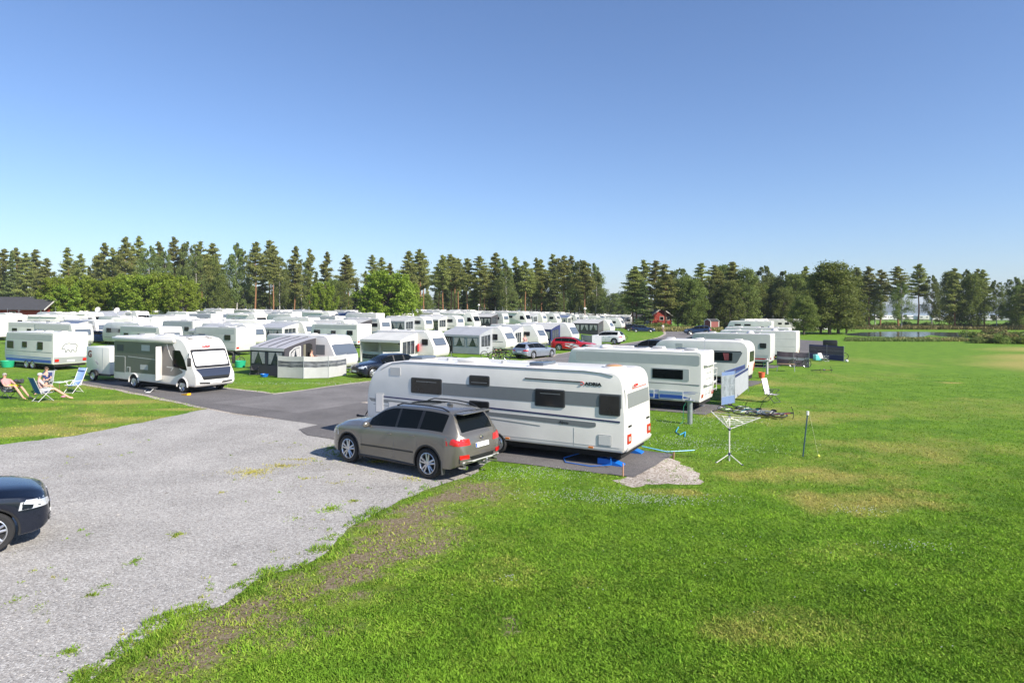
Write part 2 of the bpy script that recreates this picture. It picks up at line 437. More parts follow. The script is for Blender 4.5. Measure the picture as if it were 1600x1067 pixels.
def drawbar(t, L, W, z=0.42):
    m = MB(); h = L / 2
    m.tube([(h - .5, -.7, z - .03), (h + 1.15, 0, z + .02)], .04, STEEL, 6); m.tube([(h - .5, .7, z - .03), (h + 1.15, 0, z + .02)], .04, STEEL, 6)
    m.tube([(h + 1.0, 0, z + .03), (h + 1.45, 0, z + .05)], .035, BLACK, 6); m.ell((h + 1.47, 0, z + .05), (.06, .05, .05), BLACK)
    m.tube([(h + .85, .1, z + .5), (h + .85, .1, .12)], .025, STEEL, 6); m.tube([(h + 1.1, 0, z + .1), (h + .95, 0, z + .32)], .02, BLACK, 6)
    m.lathe([(0, -.03), (.09, -.03), (.1, 0), (.09, .03), (0, .03)], RUBBER, 12, c=(h + .85, .1, .1), axis='y')
    m.build('drawbar', t)
def steadies(t, L, W, z=0.42, feet=None):
    for sx in (-1, 1):
        for sy in (-1, 1):
            m = MB(); x = sx * (L / 2 - .45); y = sy * (W / 2 - .35)
            m.tube([(x - sx * .35, y, z - .08), (x, y, 0.08)], .025, STEEL, 5); m.box(x - .09, x + .09, y - .09, y + .09, 0.0, 0.035, STEEL)
            m.build('steady_leg', t)
def roofvent(t, x, y, z, sx=.5, sy=.5, m=None, h=.09, name='roof_hatch'):
    b = MB(); b.box(x - sx / 2, x + sx / 2, y - sy / 2, y + sy / 2, z - .02, z + .03, WHITE, .01); b.box(x - sx / 2 + .03, x + sx / 2 - .03, y - sy / 2 + .03, y + sy / 2 - .03, z + .03, z + h, m or LGREY, .03)
    return b.build(name, t)
def lamps_rear(t, b, L, W, z0, z1, w=.2, end='-x', m=REDL):
    for s in (-1, 1):
        y = s * (W / 2 - .12 - w / 2); decal(t, 'tail_light', b, rect(y - w / 2, y + w / 2, z0, z1, .03), end, m, .02, rings=2)
def cwheels(t, x, W, r=.33, tandem=False, style='cap'):
    for xx in ((x - .42, x + .42) if tandem else (x,)):
        for s in (-1, 1): wheel(t, xx, s * (W / 2 - .07), r, .18, style, s)
def arch(t, b, x, r, side, m=UNDER, top=None):
    pts = [(x + r * cos(a), max(.30, .33 + r * sin(a))) for a in np.linspace(0, pi, 13)]
    decal(t, 'wheel_arch', b, pts + [(x - r, .43), (x + r, .43)][:0], side, m, .004, rings=2, step=.3)
def on_corner(t, P, rz, lx, ly):
    """set the thing so that its local point (lx, ly) stands on the world point P"""
    c, s = cos(rz), sin(rz); x, y = P[0] - (lx * c - ly * s), P[1] - (lx * s + ly * c)
    t.rotation_euler = (0, 0, rz); t.location = (x, y, float(terr(x, y)))
    return t
def loc2w(t, x, y, z=0.0):
    rz = t.rotation_euler[2]; c, s = cos(rz), sin(rz)
    return (t.location[0] + x * c - y * s, t.location[1] + x * s + y * c, t.location[2] + z)

# ------------------------------------------------------------------ porch tents and windbreaks
FAB_G = mat('fabric_grey', (0.46, 0.48, 0.52), 0.7, var=0.1, vscale=2, trans=0.25)
FAB_W = mat('fabric_white', (0.72, 0.72, 0.70), 0.7, var=0.08, vscale=2, trans=0.3)
FAB_D = mat('fabric_dark', (0.055, 0.055, 0.062), 0.75, var=0.15, vscale=3)
FAB_N = mat('fabric_navy', (0.02, 0.03, 0.11), 0.75, var=0.15, vscale=3)
FAB_B = mat('fabric_blue', (0.07, 0.13, 0.30), 0.7, var=0.12, vscale=3, trans=0.15)
FAB_P = mat('fabric_pale_grey', (0.62, 0.62, 0.61), 0.7, var=0.08, vscale=3, trans=0.3)
FOIL = mat('foil_window', (0.05, 0.06, 0.075), 0.08, spec=0.9, var=0.7, vscale=2.5)
CURT = mat('net_curtain', (0.62, 0.61, 0.60), 0.8, var=0.25, vscale=7, trans=0.3)
def foldsheet(mb, a, b, c, d, m, n=10, amp=0.03, t=0.01):
    """hanging cloth a-b bottom, d-c top with soft vertical folds"""
    A, B, C_, D = map(Vector, (a, b, c, d)); nn = (B - A).cross(D - A).normalized(); vs = []
    for j in range(4):
        for i in range(n + 1):
            u = i / n; v = j / 3; p = (A * (1 - u) + B * u) * (1 - v) + (D * (1 - u) + C_ * u) * v
            vs.append(tuple(p + nn * (amp * sin(i * 2.3) * (1 - .5 * v))))
    fs = [(j * (n + 1) + i, j * (n + 1) + i + 1, (j + 1) * (n + 1) + i + 1, (j + 1) * (n + 1) + i) for j in range(3) for i in range(n)]
    mb.add(vs, fs, m)
def awning(label, x0, x1, W, D, zt, ze, roof=FAB_G, wall=FAB_W, side=-1, group=None, open_front=False, endwin=True, trim=None, panes=3, name='porch_awning'):
    """tent standing against the side of a caravan; local axes are the caravan's"""
    t = thing(name, label, 'awning', group=group); s = side; y0 = s * (W / 2 + .005); y1 = s * (W / 2 + D)
    trim = trim or wall
    # roof: curved sheet
    b = MB(); n = 8; vs = []
    for i in range(n + 1):
        u = i / n; y = y0 + (y1 - y0) * u; z = zt + (ze - zt) * (u ** 1.35)
        for j in range(9):
            x = x0 + (x1 - x0) * j / 8; vs.append((x, y, z - .035 * sin(pi * j / 4) ** 2 * sin(pi * u)))
    top = len(vs); vs += [(v[0], v[1], v[2] - .025) for v in vs]; fs = []
    for i in range(n):
        for j in range(8):
            q = (i * 9 + j, i * 9 + j + 1, (i + 1) * 9 + j + 1, (i + 1) * 9 + j); fs.append(q); fs.append(tuple(k + top for k in q)[::-1])
    edge = [j for j in range(9)] + [i * 9 + 8 for i in range(1, n + 1)] + [n * 9 + j for j in range(7, -1, -1)] + [i * 9 for i in range(n - 1, 0, -1)]
    for a_, b_ in zip(edge, edge[1:] + edge[:1]): fs.append((a_, b_, b_ + top, a_ + top))
    b.add(vs, fs, roof); b.build('roof', t, smooth=50)
    v = MB(); v.quad((x0, y1 + s * .015, ze - .02), (x1, y1 + s * .015, ze - .02), (x1, y1 + s * .03, ze - .2), (x0, y1 + s * .03, ze - .2), trim, .01); v.build('valance', t)
    if not open_front:
        w = MB(); w.quad((x0, y1, .02), (x1, y1, .02), (x1, y1, ze - .02), (x0, y1, ze - .02), wall, .015); fw = w.build('front_wall', t)
        for k in range(panes):
            xa = x0 + (x1 - x0) * (k + .10) / panes; xb = x0 + (x1 - x0) * (k + .90) / panes
            p = MB(); yy = y1 + s * .012; p.quad((xa, yy, .75), (xb, yy, .75), (xb, yy, ze - .28), (xa, yy, ze - .28), FOIL, .004); po = p.build('window', fw)
            p = MB(); yy = y1 + s * .022; q = (xb - xa) * .32
            foldsheet(p, (xa, yy, .78), (xa + q * .6, yy, .78), (xa + q * 1.5, yy, ze - .3), (xa, yy, ze - .3), CURT, 6, .012)
            foldsheet(p, (xb - q * .6, yy, .78), (xb, yy, .78), (xb, yy, ze - .3), (xb - q * 1.5, yy, ze - .3), CURT, 6, .012)
            p.build('curtain', fw)
    for xe, sg in ((x0, -1), (x1, 1)):
        w = MB(); zz = lambda u: zt + (ze - zt) * (u ** 1.35) - .03
        P = [(y0, .02), (y1, .02)] + [(y0 + (y1 - y0) * u, zz(u)) for u in (1, .8, .6, .4, .2, 0)]
        w.prism(P, xe, xe - sg * .015, wall, 'yz'); ew = w.build('end_wall', t)
        if endwin:
            p = MB(); a_, b_ = y0 + (y1 - y0) * .18, y0 + (y1 - y0) * .86; xx = xe + sg * .012
            P = [(a_, .72), (b_, .72), (b_, zz(.86) - .22), (a_, zz(.18) - .5)]; p.prism(P, xx, xx - sg * .004, FOIL, 'yz'); p.build('window', ew)
            for k in range(1, 3):
                p = MB(); f = a_ + (b_ - a_) * k / 3; p.box(xx, xx + sg * .012, f - .02, f + .02, .72, zz(.5) - .32, wall); p.build('glazing_bar', ew)
    for x in (x0 + .03, (x0 + x1) / 2, x1 - .03):
        p = MB(); p.tube([(x, y1 - s * .04, 0), (x, y1 - s * .04, ze - .02)], .018, STEEL, 6); p.build('pole', t)
    return t
def windbreak(label, pts, h, m, band=None, bm=FOIL, group=None, sag=0.03, rails=None, z0=0.03, name='windbreak'):
    """cloth screen on poles through the ground points pts (world)"""
    t = thing(name, label, 'windbreak', loc=pts[0], group=group); O = Vector(pts[0])
    for i in range(len(pts) - 1):
        a, b = Vector(pts[i]) - O, Vector(pts[i + 1]) - O; e = b - a; nn = Vector((-e.y, e.x, 0)).normalized(); n = 6
        s = MB()
        for (za, zb, mm) in ([(z0, h, m)] if band is None else [(z0, band[0], m), (band[0], band[1], bm), (band[1], h, m)]):
            for k in range(n):
                u0, u1 = k / n, (k + 1) / n; f = lambda u: a + e * u + nn * (sag * sin(pi * u)) ; g = lambda u: -sag * .8 * sin(pi * u)
                p, q = f(u0), f(u1); s.quad(tuple(p + Vector((0, 0, za + (g(u0) if za > .1 else 0)))), tuple(q + Vector((0, 0, za + (g(u1) if za > .1 else 0)))), tuple(q + Vector((0, 0, zb + g(u1)))), tuple(p + Vector((0, 0, zb + g(u0)))), mm, .006)
        so_ = s.build('panel', t)
        if rails:
            r = MB()
            for zr in rails: r.tube([tuple(a + nn * .012 + Vector((0, 0, zr))), tuple(a + e * .5 + nn * (sag + .012) + Vector((0, 0, zr - sag * .8))), tuple(b + nn * .012 + Vector((0, 0, zr)))], .014, FAB_W, 4)
            for u in np.arange(.1, 1, .2): p = a + e * u + nn * (sag * sin(pi * u) + .012); r.tube([tuple(p + Vector((0, 0, band[0]))), tuple(p + Vector((0, 0, band[1] - sag)))], .012, FAB_W, 4)
            r.build('glazing_bars', so_)
    for p in pts:
        q = MB(); w = Vector(p) - O; q.tube([tuple(w), tuple(w + Vector((0, 0, h + .06)))], .016, STEEL, 6); q.build('pole', t)
    return t
# ------------------------------------------------------------------ cars
def pch(pts, x):
    P = sorted(pts); X = np.array([p[0] for p in P]); Y = np.array([p[1] for p in P]); h = np.diff(X); d = np.diff(Y) / h; m = np.zeros(len(X))
    for i in range(1, len(X) - 1): m[i] = 0 if d[i - 1] * d[i] <= 0 else 2 * d[i - 1] * d[i] / (d[i - 1] + d[i])
    m[0], m[-1] = d[0], d[-1]
    x = np.clip(x, X[0], X[-1]); i = np.clip(np.searchsorted(X, x, 'right') - 1, 0, len(X) - 2); t = (x - X[i]) / h[i]
    return (2 * t**3 - 3 * t**2 + 1) * Y[i] + (t**3 - 2 * t**2 + t) * h[i] * m[i] + (-2 * t**3 + 3 * t**2) * Y[i + 1] + (t**3 - t**2) * h[i] * m[i + 1]
def paint(name, col, metal=0.5, rough=0.32):
    return mat(name, col, rough, metal, var=0.04, coat=0.6)
SPEC = {
 'suv': dict(L=4.85, W=1.93, H=1.74, fx=1.50, rx=-1.43, r=.38,
    top=[(2.42, .66), (2.37, .86), (2.26, .99), (2.0, 1.07), (1.5, 1.14), (1.12, 1.17), (.28, 1.60), (-.15, 1.69), (-1.0, 1.71), (-1.75, 1.67), (-1.98, 1.60), (-2.27, 1.16), (-2.37, 1.08), (-2.42, .70)],
    belt=[(2.42, .60), (2.33, .80), (2.1, .94), (1.5, 1.03), (1.0, 1.06), (0, 1.09), (-1.5, 1.16), (-2.1, 1.13), (-2.3, 1.04), (-2.42, .62)],
    hw=[(2.42, .50), (2.38, .66), (2.28, .78), (2.1, .87), (1.8, .935), (1.4, .955), (0, .94), (-1.4, .965), (-1.9, .945), (-2.2, .88), (-2.34, .79), (-2.42, .62)],
    rw=[(2.42, .44), (1.6, .72), (1.12, .72), (.28, .61), (-.6, .64), (-1.9, .58), (-2.2, .72), (-2.42, .56)],
    bot=[(2.42, .40), (2.2, .27), (1, .25), (-1.0, .25), (-2.1, .32), (-2.42, .46)],
    ws=(1.08, .22), rg=(-1.93, -2.25), sg=[(.78, -.22), (-.30, -1.02), (-1.12, -1.86)]),
 'wagon': dict(L=4.9, W=1.87, H=1.46, fx=1.46, rx=-1.42, r=.335,
    top=[(2.45, .56), (2.40, .70), (2.25, .80), (1.8, .90), (1.2, .96), (.98, .98), (.15, 1.36), (-.3, 1.44), (-1.0, 1.45), (-1.8, 1.38), (-2.0, 1.33), (-2.32, .98), (-2.40, .92), (-2.45, .60)],
    belt=[(2.45, .52), (2.3, .70), (2.0, .80), (1.2, .88), (0, .92), (-1.6, .97), (-2.15, .95), (-2.35, .86), (-2.45, .56)],
    hw=[(2.45, .48), (2.40, .66), (2.25, .79), (1.9, .89), (1.4, .92), (0, .91), (-1.4, .93), (-1.9, .90), (-2.25, .84), (-2.38, .74), (-2.45, .58)],
    rw=[(2.45, .44), (1.5, .70), (.98, .68), (.15, .56), (-.8, .58), (-2.0, .52), (-2.25, .68), (-2.45, .52)],
    bot=[(2.45, .34), (2.2, .20), (1, .18), (-1.0, .18), (-2.1, .26), (-2.45, .38)],
    ws=(.94, .12), rg=(-1.98, -2.30), sg=[(.66, -.30), (-.38, -1.12), (-1.22, -1.92)]),
 'hatch': dict(L=4.35, W=1.80, H=1.47, fx=1.32, rx=-1.28, r=.32,
    top=[(2.17, .58), (2.12, .72), (1.98, .82), (1.6, .92), (1.1, 1.0), (.95, 1.02), (.15, 1.38), (-.25, 1.46), (-.9, 1.47), (-1.5, 1.41), (-1.7, 1.34), (-2.05, 1.0), (-2.12, .92), (-2.17, .6)],
    belt=[(2.17, .54), (2.05, .72), (1.8, .82), (1.1, .90), (0, .93), (-1.4, .98), (-1.9, .96), (-2.1, .86), (-2.17, .56)],
    hw=[(2.17, .46), (2.12, .64), (1.98, .77), (1.7, .86), (1.3, .89), (0, .88), (-1.2, .90), (-1.7, .87), (-2.0, .80), (-2.12, .70), (-2.17, .55)],
    rw=[(2.17, .42), (1.4, .68), (.95, .66), (.15, .55), (-.8, .56), (-1.7, .50), (-1.98, .64), (-2.17, .50)],
    bot=[(2.17, .34), (1.95, .22), (1, .19), (-1.0, .19), (-1.9, .28), (-2.17, .40)],
    ws=(.90, .12), rg=(-1.68, -2.0), sg=[(.62, -.25), (-.33, -1.0), (-1.1, -1.58)])}
def car(label, style, body, loc, rz, group=None, rails=True, clad=None, plate_eu=True, hero=False, name='parked_car', cat='car', rim='alloy', s=1.0):
    S = SPEC[style]; t = thing(name, label, cat, loc=loc, rz=rz, group=group); t.scale = (s, s, s)
    r, fx, rx, h = S['r'], S['fx'], S['rx'], S['L'] / 2; R = r + .055
    e = S['top'][0][0]
    xs = set(np.round(np.linspace(-e, e, 34), 3)) | {e - .02, -e + .02, e - .05, -e + .05, e - .1, -e + .1}
    for c in (fx, rx): xs |= set(np.round(c + R * np.cos(np.linspace(0, pi, 15)), 3)) | {round(c + R + .004, 3), round(c - R - .004, 3)}
    for a in (S['ws'], S['rg'], *S['sg']): xs |= set(a)
    xs = sorted(xs); keep = [xs[0]]
    for x in xs[1:]:
        if x - keep[-1] > .012: keep.append(x)
        elif any(abs(x - q) < 1e-6 for a in (S['ws'], S['rg'], *S['sg']) for q in a): keep[-1] = x
    xs = np.array(keep)
    T, B_, HW, RW, BO = (pch(S[k], xs) for k in ('top', 'belt', 'hw', 'rw', 'bot'))
    zb = BO.copy()
    for c in (fx, rx):
        q = R * R - (xs - c) ** 2; zb = np.where(q > 0, np.maximum(zb, r + np.sqrt(np.maximum(q, 0))), zb)
    rings = []
    for i, x in enumerate(xs):
        w, be, to, rw, z0 = HW[i], B_[i], T[i], min(RW[i], HW[i] - .04), zb[i]
        be = min(be, to - .02); sh = be - .10 if be - .10 > z0 + .08 else be - .03; zl = BO[i]
        z3 = max(z0 + .3 * (sh - z0), z0 + .01); wbl = w - .055; rail_z = to - .035
        rail_z = max(rail_z, be + .006); L_ = lambda u: (wbl + (rw - wbl) * u, be + (rail_z - be) * u)
        a7, a8 = L_(.07), L_(.90)
        half = [(0, z0), (w - .16, z0), (w - .035, z0), (w - .012, z0 + .012), (w, z3), (w - .004, sh), (w - .025, be - .02), (wbl, be), a7, a8, (rw, rail_z), (rw * .86, to - .014), (rw * .45, to - .003), (0, to)]
        rings.append([(x, -y, z) for (y, z) in half] + [(x, y, z) for (y, z) in half[-2:0:-1]])
    n = len(rings[0]); H_ = 14
    b = MB(); gl = {}; sil = []
    vs = [p for rr in rings for p in rr]
    def band(j):      # index of the strip on the half section
        return j if j < H_ - 1 else (n - 1 - j)
    faces = {'body': [], 'under': [], 'windscreen': [], 'rear_window': []}
    for i in range(len(xs) - 1):
        xm = (xs[i] + xs[i + 1]) / 2
        for j in range(n):
            k = band(j); f = (i * n + j, i * n + (j + 1) % n, (i + 1) * n + (j + 1) % n, (i + 1) * n + j); key = 'body'
            if k in (0, 1): key = 'under'
            elif k == 8 and (T[i] - B_[i]) > .16 and (T[i + 1] - B_[i + 1]) > .10:
                for q, (a, c) in enumerate(S['sg']):
                    if c < xm < a: key = 'side_window%d%s' % (q, 'R' if j < H_ - 1 else 'L')
                if key == 'body' and S['sg'][2][1] < xm < S['sg'][0][0]: key = 'pillar%d%s' % (sum(xm < q_[1] for q_ in S['sg']), 'R' if j < H_ - 1 else 'L')
            elif k >= 11 and S['ws'][1] < xm < S['ws'][0]: key = 'windscreen'
            elif k >= 11 and S['rg'][1] < xm < S['rg'][0]: key = 'rear_window'
            faces.setdefault(key, []).append(f)
    faces['body'].append(tuple(range(n))); faces['body'].append(tuple(range((len(xs) - 1) * n, len(xs) * n))[::-1])
    b.add(vs, faces['body'], body); b.add(vs, faces['under'], UNDER)
    full = MB(); full.v = vs; full.f = [f for k in faces for f in faces[k]]
    b.build('body', t, smooth=40)
    for k, fs in faces.items():
        if k in ('body', 'under') or not fs: continue
        g = MB(); used = sorted({q for f in fs for q in f}); mp = {q: i for i, q in enumerate(used)}
        g.add([vs[q] for q in used], [[mp[q] for q in f] for f in fs], BLACK if k[0] == 'p' else GLASS)
        g.build('side_window' if k[0] == 's' else 'pillar' if k[0] == 'p' else k, t, smooth=60)
    for c in (fx, rx):
        for sgn in (-1, 1): wheel(t, c, sgn * (S['W'] / 2 - .125), r, .235, rim, sgn)
    for c in (fx, rx):                  # arch lips
        w = float(pch(S['hw'], np.array([c]))[0])
        for sgn in (-1, 1):
            m = MB(); pts = [(c + (R + .01) * cos(a), sgn * (float(pch(S['hw'], np.array([c + R * cos(a)]))[0]) - .022), r + (R + .01) * sin(a)) for a in np.linspace(-.25, pi + .25, 19)]
            m.tube(pts, .028, clad or BLACK, 5); m.build('arch_trim', t)
    for sgn in (-1, 1):                 # sills, mirrors, handles, door gaps
        m = MB(); w = HW.max() - .035; m.tube([(fx - R - .02, sgn * w, BO[len(BO) // 2] + .03), (rx + R + .02, sgn * w, BO[len(BO) // 2] + .03)], .035, clad or BLACK, 6); m.build('sill', t)
        sg0 = S['sg'][0][0]; bz = float(pch(S['belt'], np.array([sg0 - .1]))[0]); bw = float(pch(S['hw'], np.array([sg0]))[0])
        m = MB(); m.X = Matrix.Translation((sg0 - .08, sgn * (bw + .07), bz + .06)); m.ell((0, 0, 0), (.07, .12, .085), body, 10, 6); m.box(-.035, .03, -.1 * sgn - .06, -.1 * sgn + .06, -.05, -.02, BLACK); m.build('wing_mirror', t)
        sd_ = '+y' if sgn > 0 else '-y'
        for xg in [(S['sg'][0][1] + S['sg'][1][0]) / 2, (S['sg'][1][1] + S['sg'][2][0]) / 2 - .02, S['sg'][0][0] + .18]:
            z1 = float(pch(S['belt'], np.array([xg]))[0]); zl = BO[len(BO) // 2] + .08
            if xg - .02 < rx + R: zl = r + R * .9
            strip(t, 'door_gap', full, [(xg, zl), (xg, z1 - .02)], .016, sd_, DGREY, .002)
        for xh in (S['sg'][0][1] + .14, S['sg'][1][1] + .10):
            z1 = float(pch(S['belt'], np.array([xh]))[0]) - .13; m = MB(); w = float(pch(S['hw'], np.array([xh]))[0]); m.box(xh - .09, xh + .09, sgn * (w - .02), sgn * (w + .03), z1 - .015, z1 + .015, body, .01); m.build('door_handle', t)
    if rails:
        for sgn in (-1, 1):
            xr = np.linspace(S['ws'][1] - .25, S['rg'][0] + .12, 9); m = MB(); pts = []
            for i, x in enumerate(xr):
                z = float(pch(S['top'], np.array([x]))[0]); y = float(pch(S['rw'], np.array([x]))[0]); pts.append((x, sgn * (y - .03), z - .02 + (.052 if 0 < i < 8 else 0.0)))
            m.tube(pts, .017, BLACK, 6); m.build('roof_rail', t)
    # lamps, plates, grille, bumpers
    zt, be = float(pch(S['top'], np.array([-e + .06]))[0]), S['bot']
    lz0, lz1 = (.86, 1.06) if style == 'suv' else (.68, .86)
    for sgn in (-1, 1):
        sd_ = '+y' if sgn > 0 else '-y'; hw = S['W'] / 2
        lz = .60 if style != 'suv' else .70
        m = MB()
        o = [(sgn * hw * .46, lz0 + .02), (sgn * (hw - .04), lz0 + .02), (sgn * (hw - .04), lz1), (sgn * hw * .50, lz1 - .03)]
        decal(None, 'x', full, o, '-x', REDL, .012, rings=3, step=.06, into=m)
        decal(None, 'x', full, [(-e + .10, lz0 + .02), (-e + .30, lz0 + .06), (-e + .27, lz1 - .02), (-e + .12, lz1)], sd_, REDL, .010, rings=2, step=.06, into=m)
        m.build('tail_light', t, smooth=60)
        m = MB(); o = [(sgn * hw * .42, lz + .03), (sgn * (hw - .05), lz + .02), (sgn * (hw - .06), lz + .17), (sgn * hw * .46, lz + .12)]
        decal(None, 'x', full, o, '+x', CLEARL, .012, rings=3, step=.06, into=m)
        decal(None, 'x', full, [(e - .08, lz + .05), (e - .42, lz + .13), (e - .38, lz + .2), (e - .1, lz + .17)], sd_, CLEARL, .010, rings=2, step=.06, into=m)
        m.build('headlight', t, smooth=60)
    decal(t, 'grille', full, rpoly([(-.42, lz - .13), (.42, lz - .13), (.46, lz + .1), (-.46, lz + .1)], .05, 3), '+x', BLACK, .012, rings=2, step=.1)
    decal(t, 'lower_grille', full, rect(-.62, .62, lz - .30, lz - .19, .03), '+x', BLACK, .012, rings=2, step=.1)
    for (en, zz) in (('+x', lz - .17), ('-x', lz0 - .02)):
        o = decal(t, 'number_plate', full, rect(-.26, .26, zz - .055, zz + .055), en, PLATEM, .022, rings=1, step=.2)
        if o and plate_eu: decal(o, 'plate_band', full, rect(.215, .257, zz - .05, zz + .05), en, BLUE, .026, rings=1, step=.2)
    bb = decal(t, 'rear_bumper', full, rect(-.80, .80, .46 if style == 'suv' else .34, .60 if style == 'suv' else .46, .04), '-x', BLACK, .014, rings=2, step=.1)
    return t, full

# ------------------------------------------------------------------ bicycles
def bike(label, col, loc, rz, lying=False, group='bicycles', lean=0.12, s=1.0):
    t = thing('bicycle', label, 'bicycle', loc=loc, rz=rz, group=group); t.scale = (s, s, s)
    fm = mat('bike_%d_%d_%d' % tuple(int(c * 99) for c in col), col, .3, .3, coat=.4)
    root = t
    if lying: t.rotation_euler = (radians(82), 0, rz); t.location = (loc[0], loc[1], loc[2] + .10)
    else: t.rotation_euler = (lean, 0, rz)
    A, B_, C_, D = (-.5, 0, .34), (-.06, 0, .30), (-.18, 0, .86), (.38, 0, .82); E_ = (.42, 0, .66); F_ = (.55, 0, .34)
    m = MB()
    for a, b in ((A, B_), (A, C_), (B_, C_), (C_, D), (B_, E_)): m.tube([a, b], .018, fm, 6)
    m.tube([D, E_, F_], .02, fm, 6); m.build('frame', t)
    for x in (-.5, .55):
        w = MB(); w.tube([(x + .33 * cos(a), 0, .34 + .33 * sin(a)) for a in np.linspace(0, 2 * pi, 25)[:-1]], .024, RUBBER, 6, closed=True); wo_ = w.build('wheel', t)
        q = MB(); q.tube([(x + .30 * cos(a), 0, .34 + .30 * sin(a)) for a in np.linspace(0, 2 * pi, 25)[:-1]], .010, ALLOY, 4, closed=True)
        for i in range(12): a = 2 * pi * i / 12; q.tube([(x, .02 if i % 2 else -.02, .34), (x + .30 * cos(a), 0, .34 + .30 * sin(a))], .003, ALLOY, 3)
        q.build('rim', wo_)
    m = MB(); m.tube([D, (.35, 0, 1.0)], .014, BLACK, 5); m.tube([(.28, -.3, 1.0), (.36, -.12, 1.02), (.36, .12, 1.02), (.28, .3, 1.0)], .014, BLACK, 5); m.build('handlebar', t)
    m = MB(); m.tube([C_, (-.2, 0, .93)], .013, BLACK, 5); m.ell((-.2, 0, .95), (.14, .07, .03), BLACK); m.build('saddle', t)
    m = MB(); m.lathe([(0, -.01), (.09, -.01), (.09, .01), (0, .01)], BLACK, 14, c=(-.06, .05, .30), axis='y'); m.tube([(-.06, .07, .30), (.04, .07, .17), (.04, .16, .17)], .012, BLACK, 4); m.tube([(-.06, -.07, .30), (-.16, -.07, .43), (-.16, -.16, .43)], .012, BLACK, 4); m.build('crank', t)
    return t

# ------------------------------------------------------------------ chairs and tables
def chair(label, loc, rz, cloth, frame, recl=25, group='camping chairs', seatz=.42, high=.75, pad=None):
    """faces +x"""
    t = thing('camping_chair', label, 'chair', loc=loc, rz=rz, group=group); a = radians(recl)
    bx, bz = -.24 - high * sin(a), seatz + high * cos(a)
    for s in (-1, 1):
        m = MB(); m.tube([(.26, s * .25, seatz), (-.22, s * .25, seatz - .03), (bx, s * .25, bz)], .014, frame, 6); m.build('side_frame', t)
        m = MB(); m.tube([(.30, s * .27, 0.02), (-.30, s * .27, seatz + .2)], .014, frame, 6); m.tube([(-.36, s * .27, .02), (.22, s * .27, seatz + .2)], .014, frame, 6); m.build('leg', t)
        m = MB(); m.box(-.33, .26, s * .27 - .025, s * .27 + .025, seatz + .20, seatz + .225, frame if pad is None else WHITE, .01); m.build('armrest', t)
    m = MB(); m.tube([(-.34, -.27, .05), (-.34, .27, .05)], .012, frame, 5); m.tube([(.29, -.27, .05), (.29, .27, .05)], .012, frame, 5); m.build('crossbar', t)
    m = MB(); n = 6
    vs = [(.26 - .48 * i / n, -.24 + .48 * j / n, seatz - .03 * sin(pi * i / n) - .03 * sin(pi * j / n) * (1 if 0 < i else .3) + .0) for i in range(n + 1) for j in range(n + 1)]
    k = len(vs); fs = [(i * 7 + j, i * 7 + j + 1, i * 7 + j + 8, i * 7 + j + 7) for i in range(n) for j in range(n)]
    m.add(vs, fs, cloth); m.add([(v[0], v[1], v[2] - .012) for v in vs], fs, cloth); m.build('seat', t, smooth=60)
    m = MB(); vs = []
    for i in range(n + 1):
        u = i / n
        for j in range(n + 1): vs.append((-.23 - high * u * sin(a) - .035 * sin(pi * j / n) * cos(a), -.24 + .48 * j / n, seatz - .01 + high * u * cos(a)))
    m.add(vs, fs, cloth); m.add([(v[0] - .012, v[1], v[2]) for v in vs], fs, cloth); bo = m.build('backrest', t, smooth=60)
    if pad:
        m = MB(); m.X = Matrix.Translation((bx + .07, 0, bz - .09)) @ Matrix.Rotation(-a, 4, 'Y'); m.box(-.03, .04, -.2, .2, -.07, .07, pad, .03); m.build('head_pad', bo)
    return t
def table(label, loc, rz, top, leg, sx=.9, sy=.6, h=.7, name='camping_table'):
    t = thing(name, label, 'table', loc=loc, rz=rz); m = MB(); m.box(-sx / 2, sx / 2, -sy / 2, sy / 2, h - .03, h, top, .01); m.build('table_top', t)
    for x in (-1, 1):
        for y in (-1, 1): m = MB(); m.tube([(x * (sx / 2 - .05), y * (sy / 2 - .05), h - .03), (x * (sx / 2 + .0), y * (sy / 2 - .05), 0)], .013, leg, 5); m.build('leg', t)
    return t

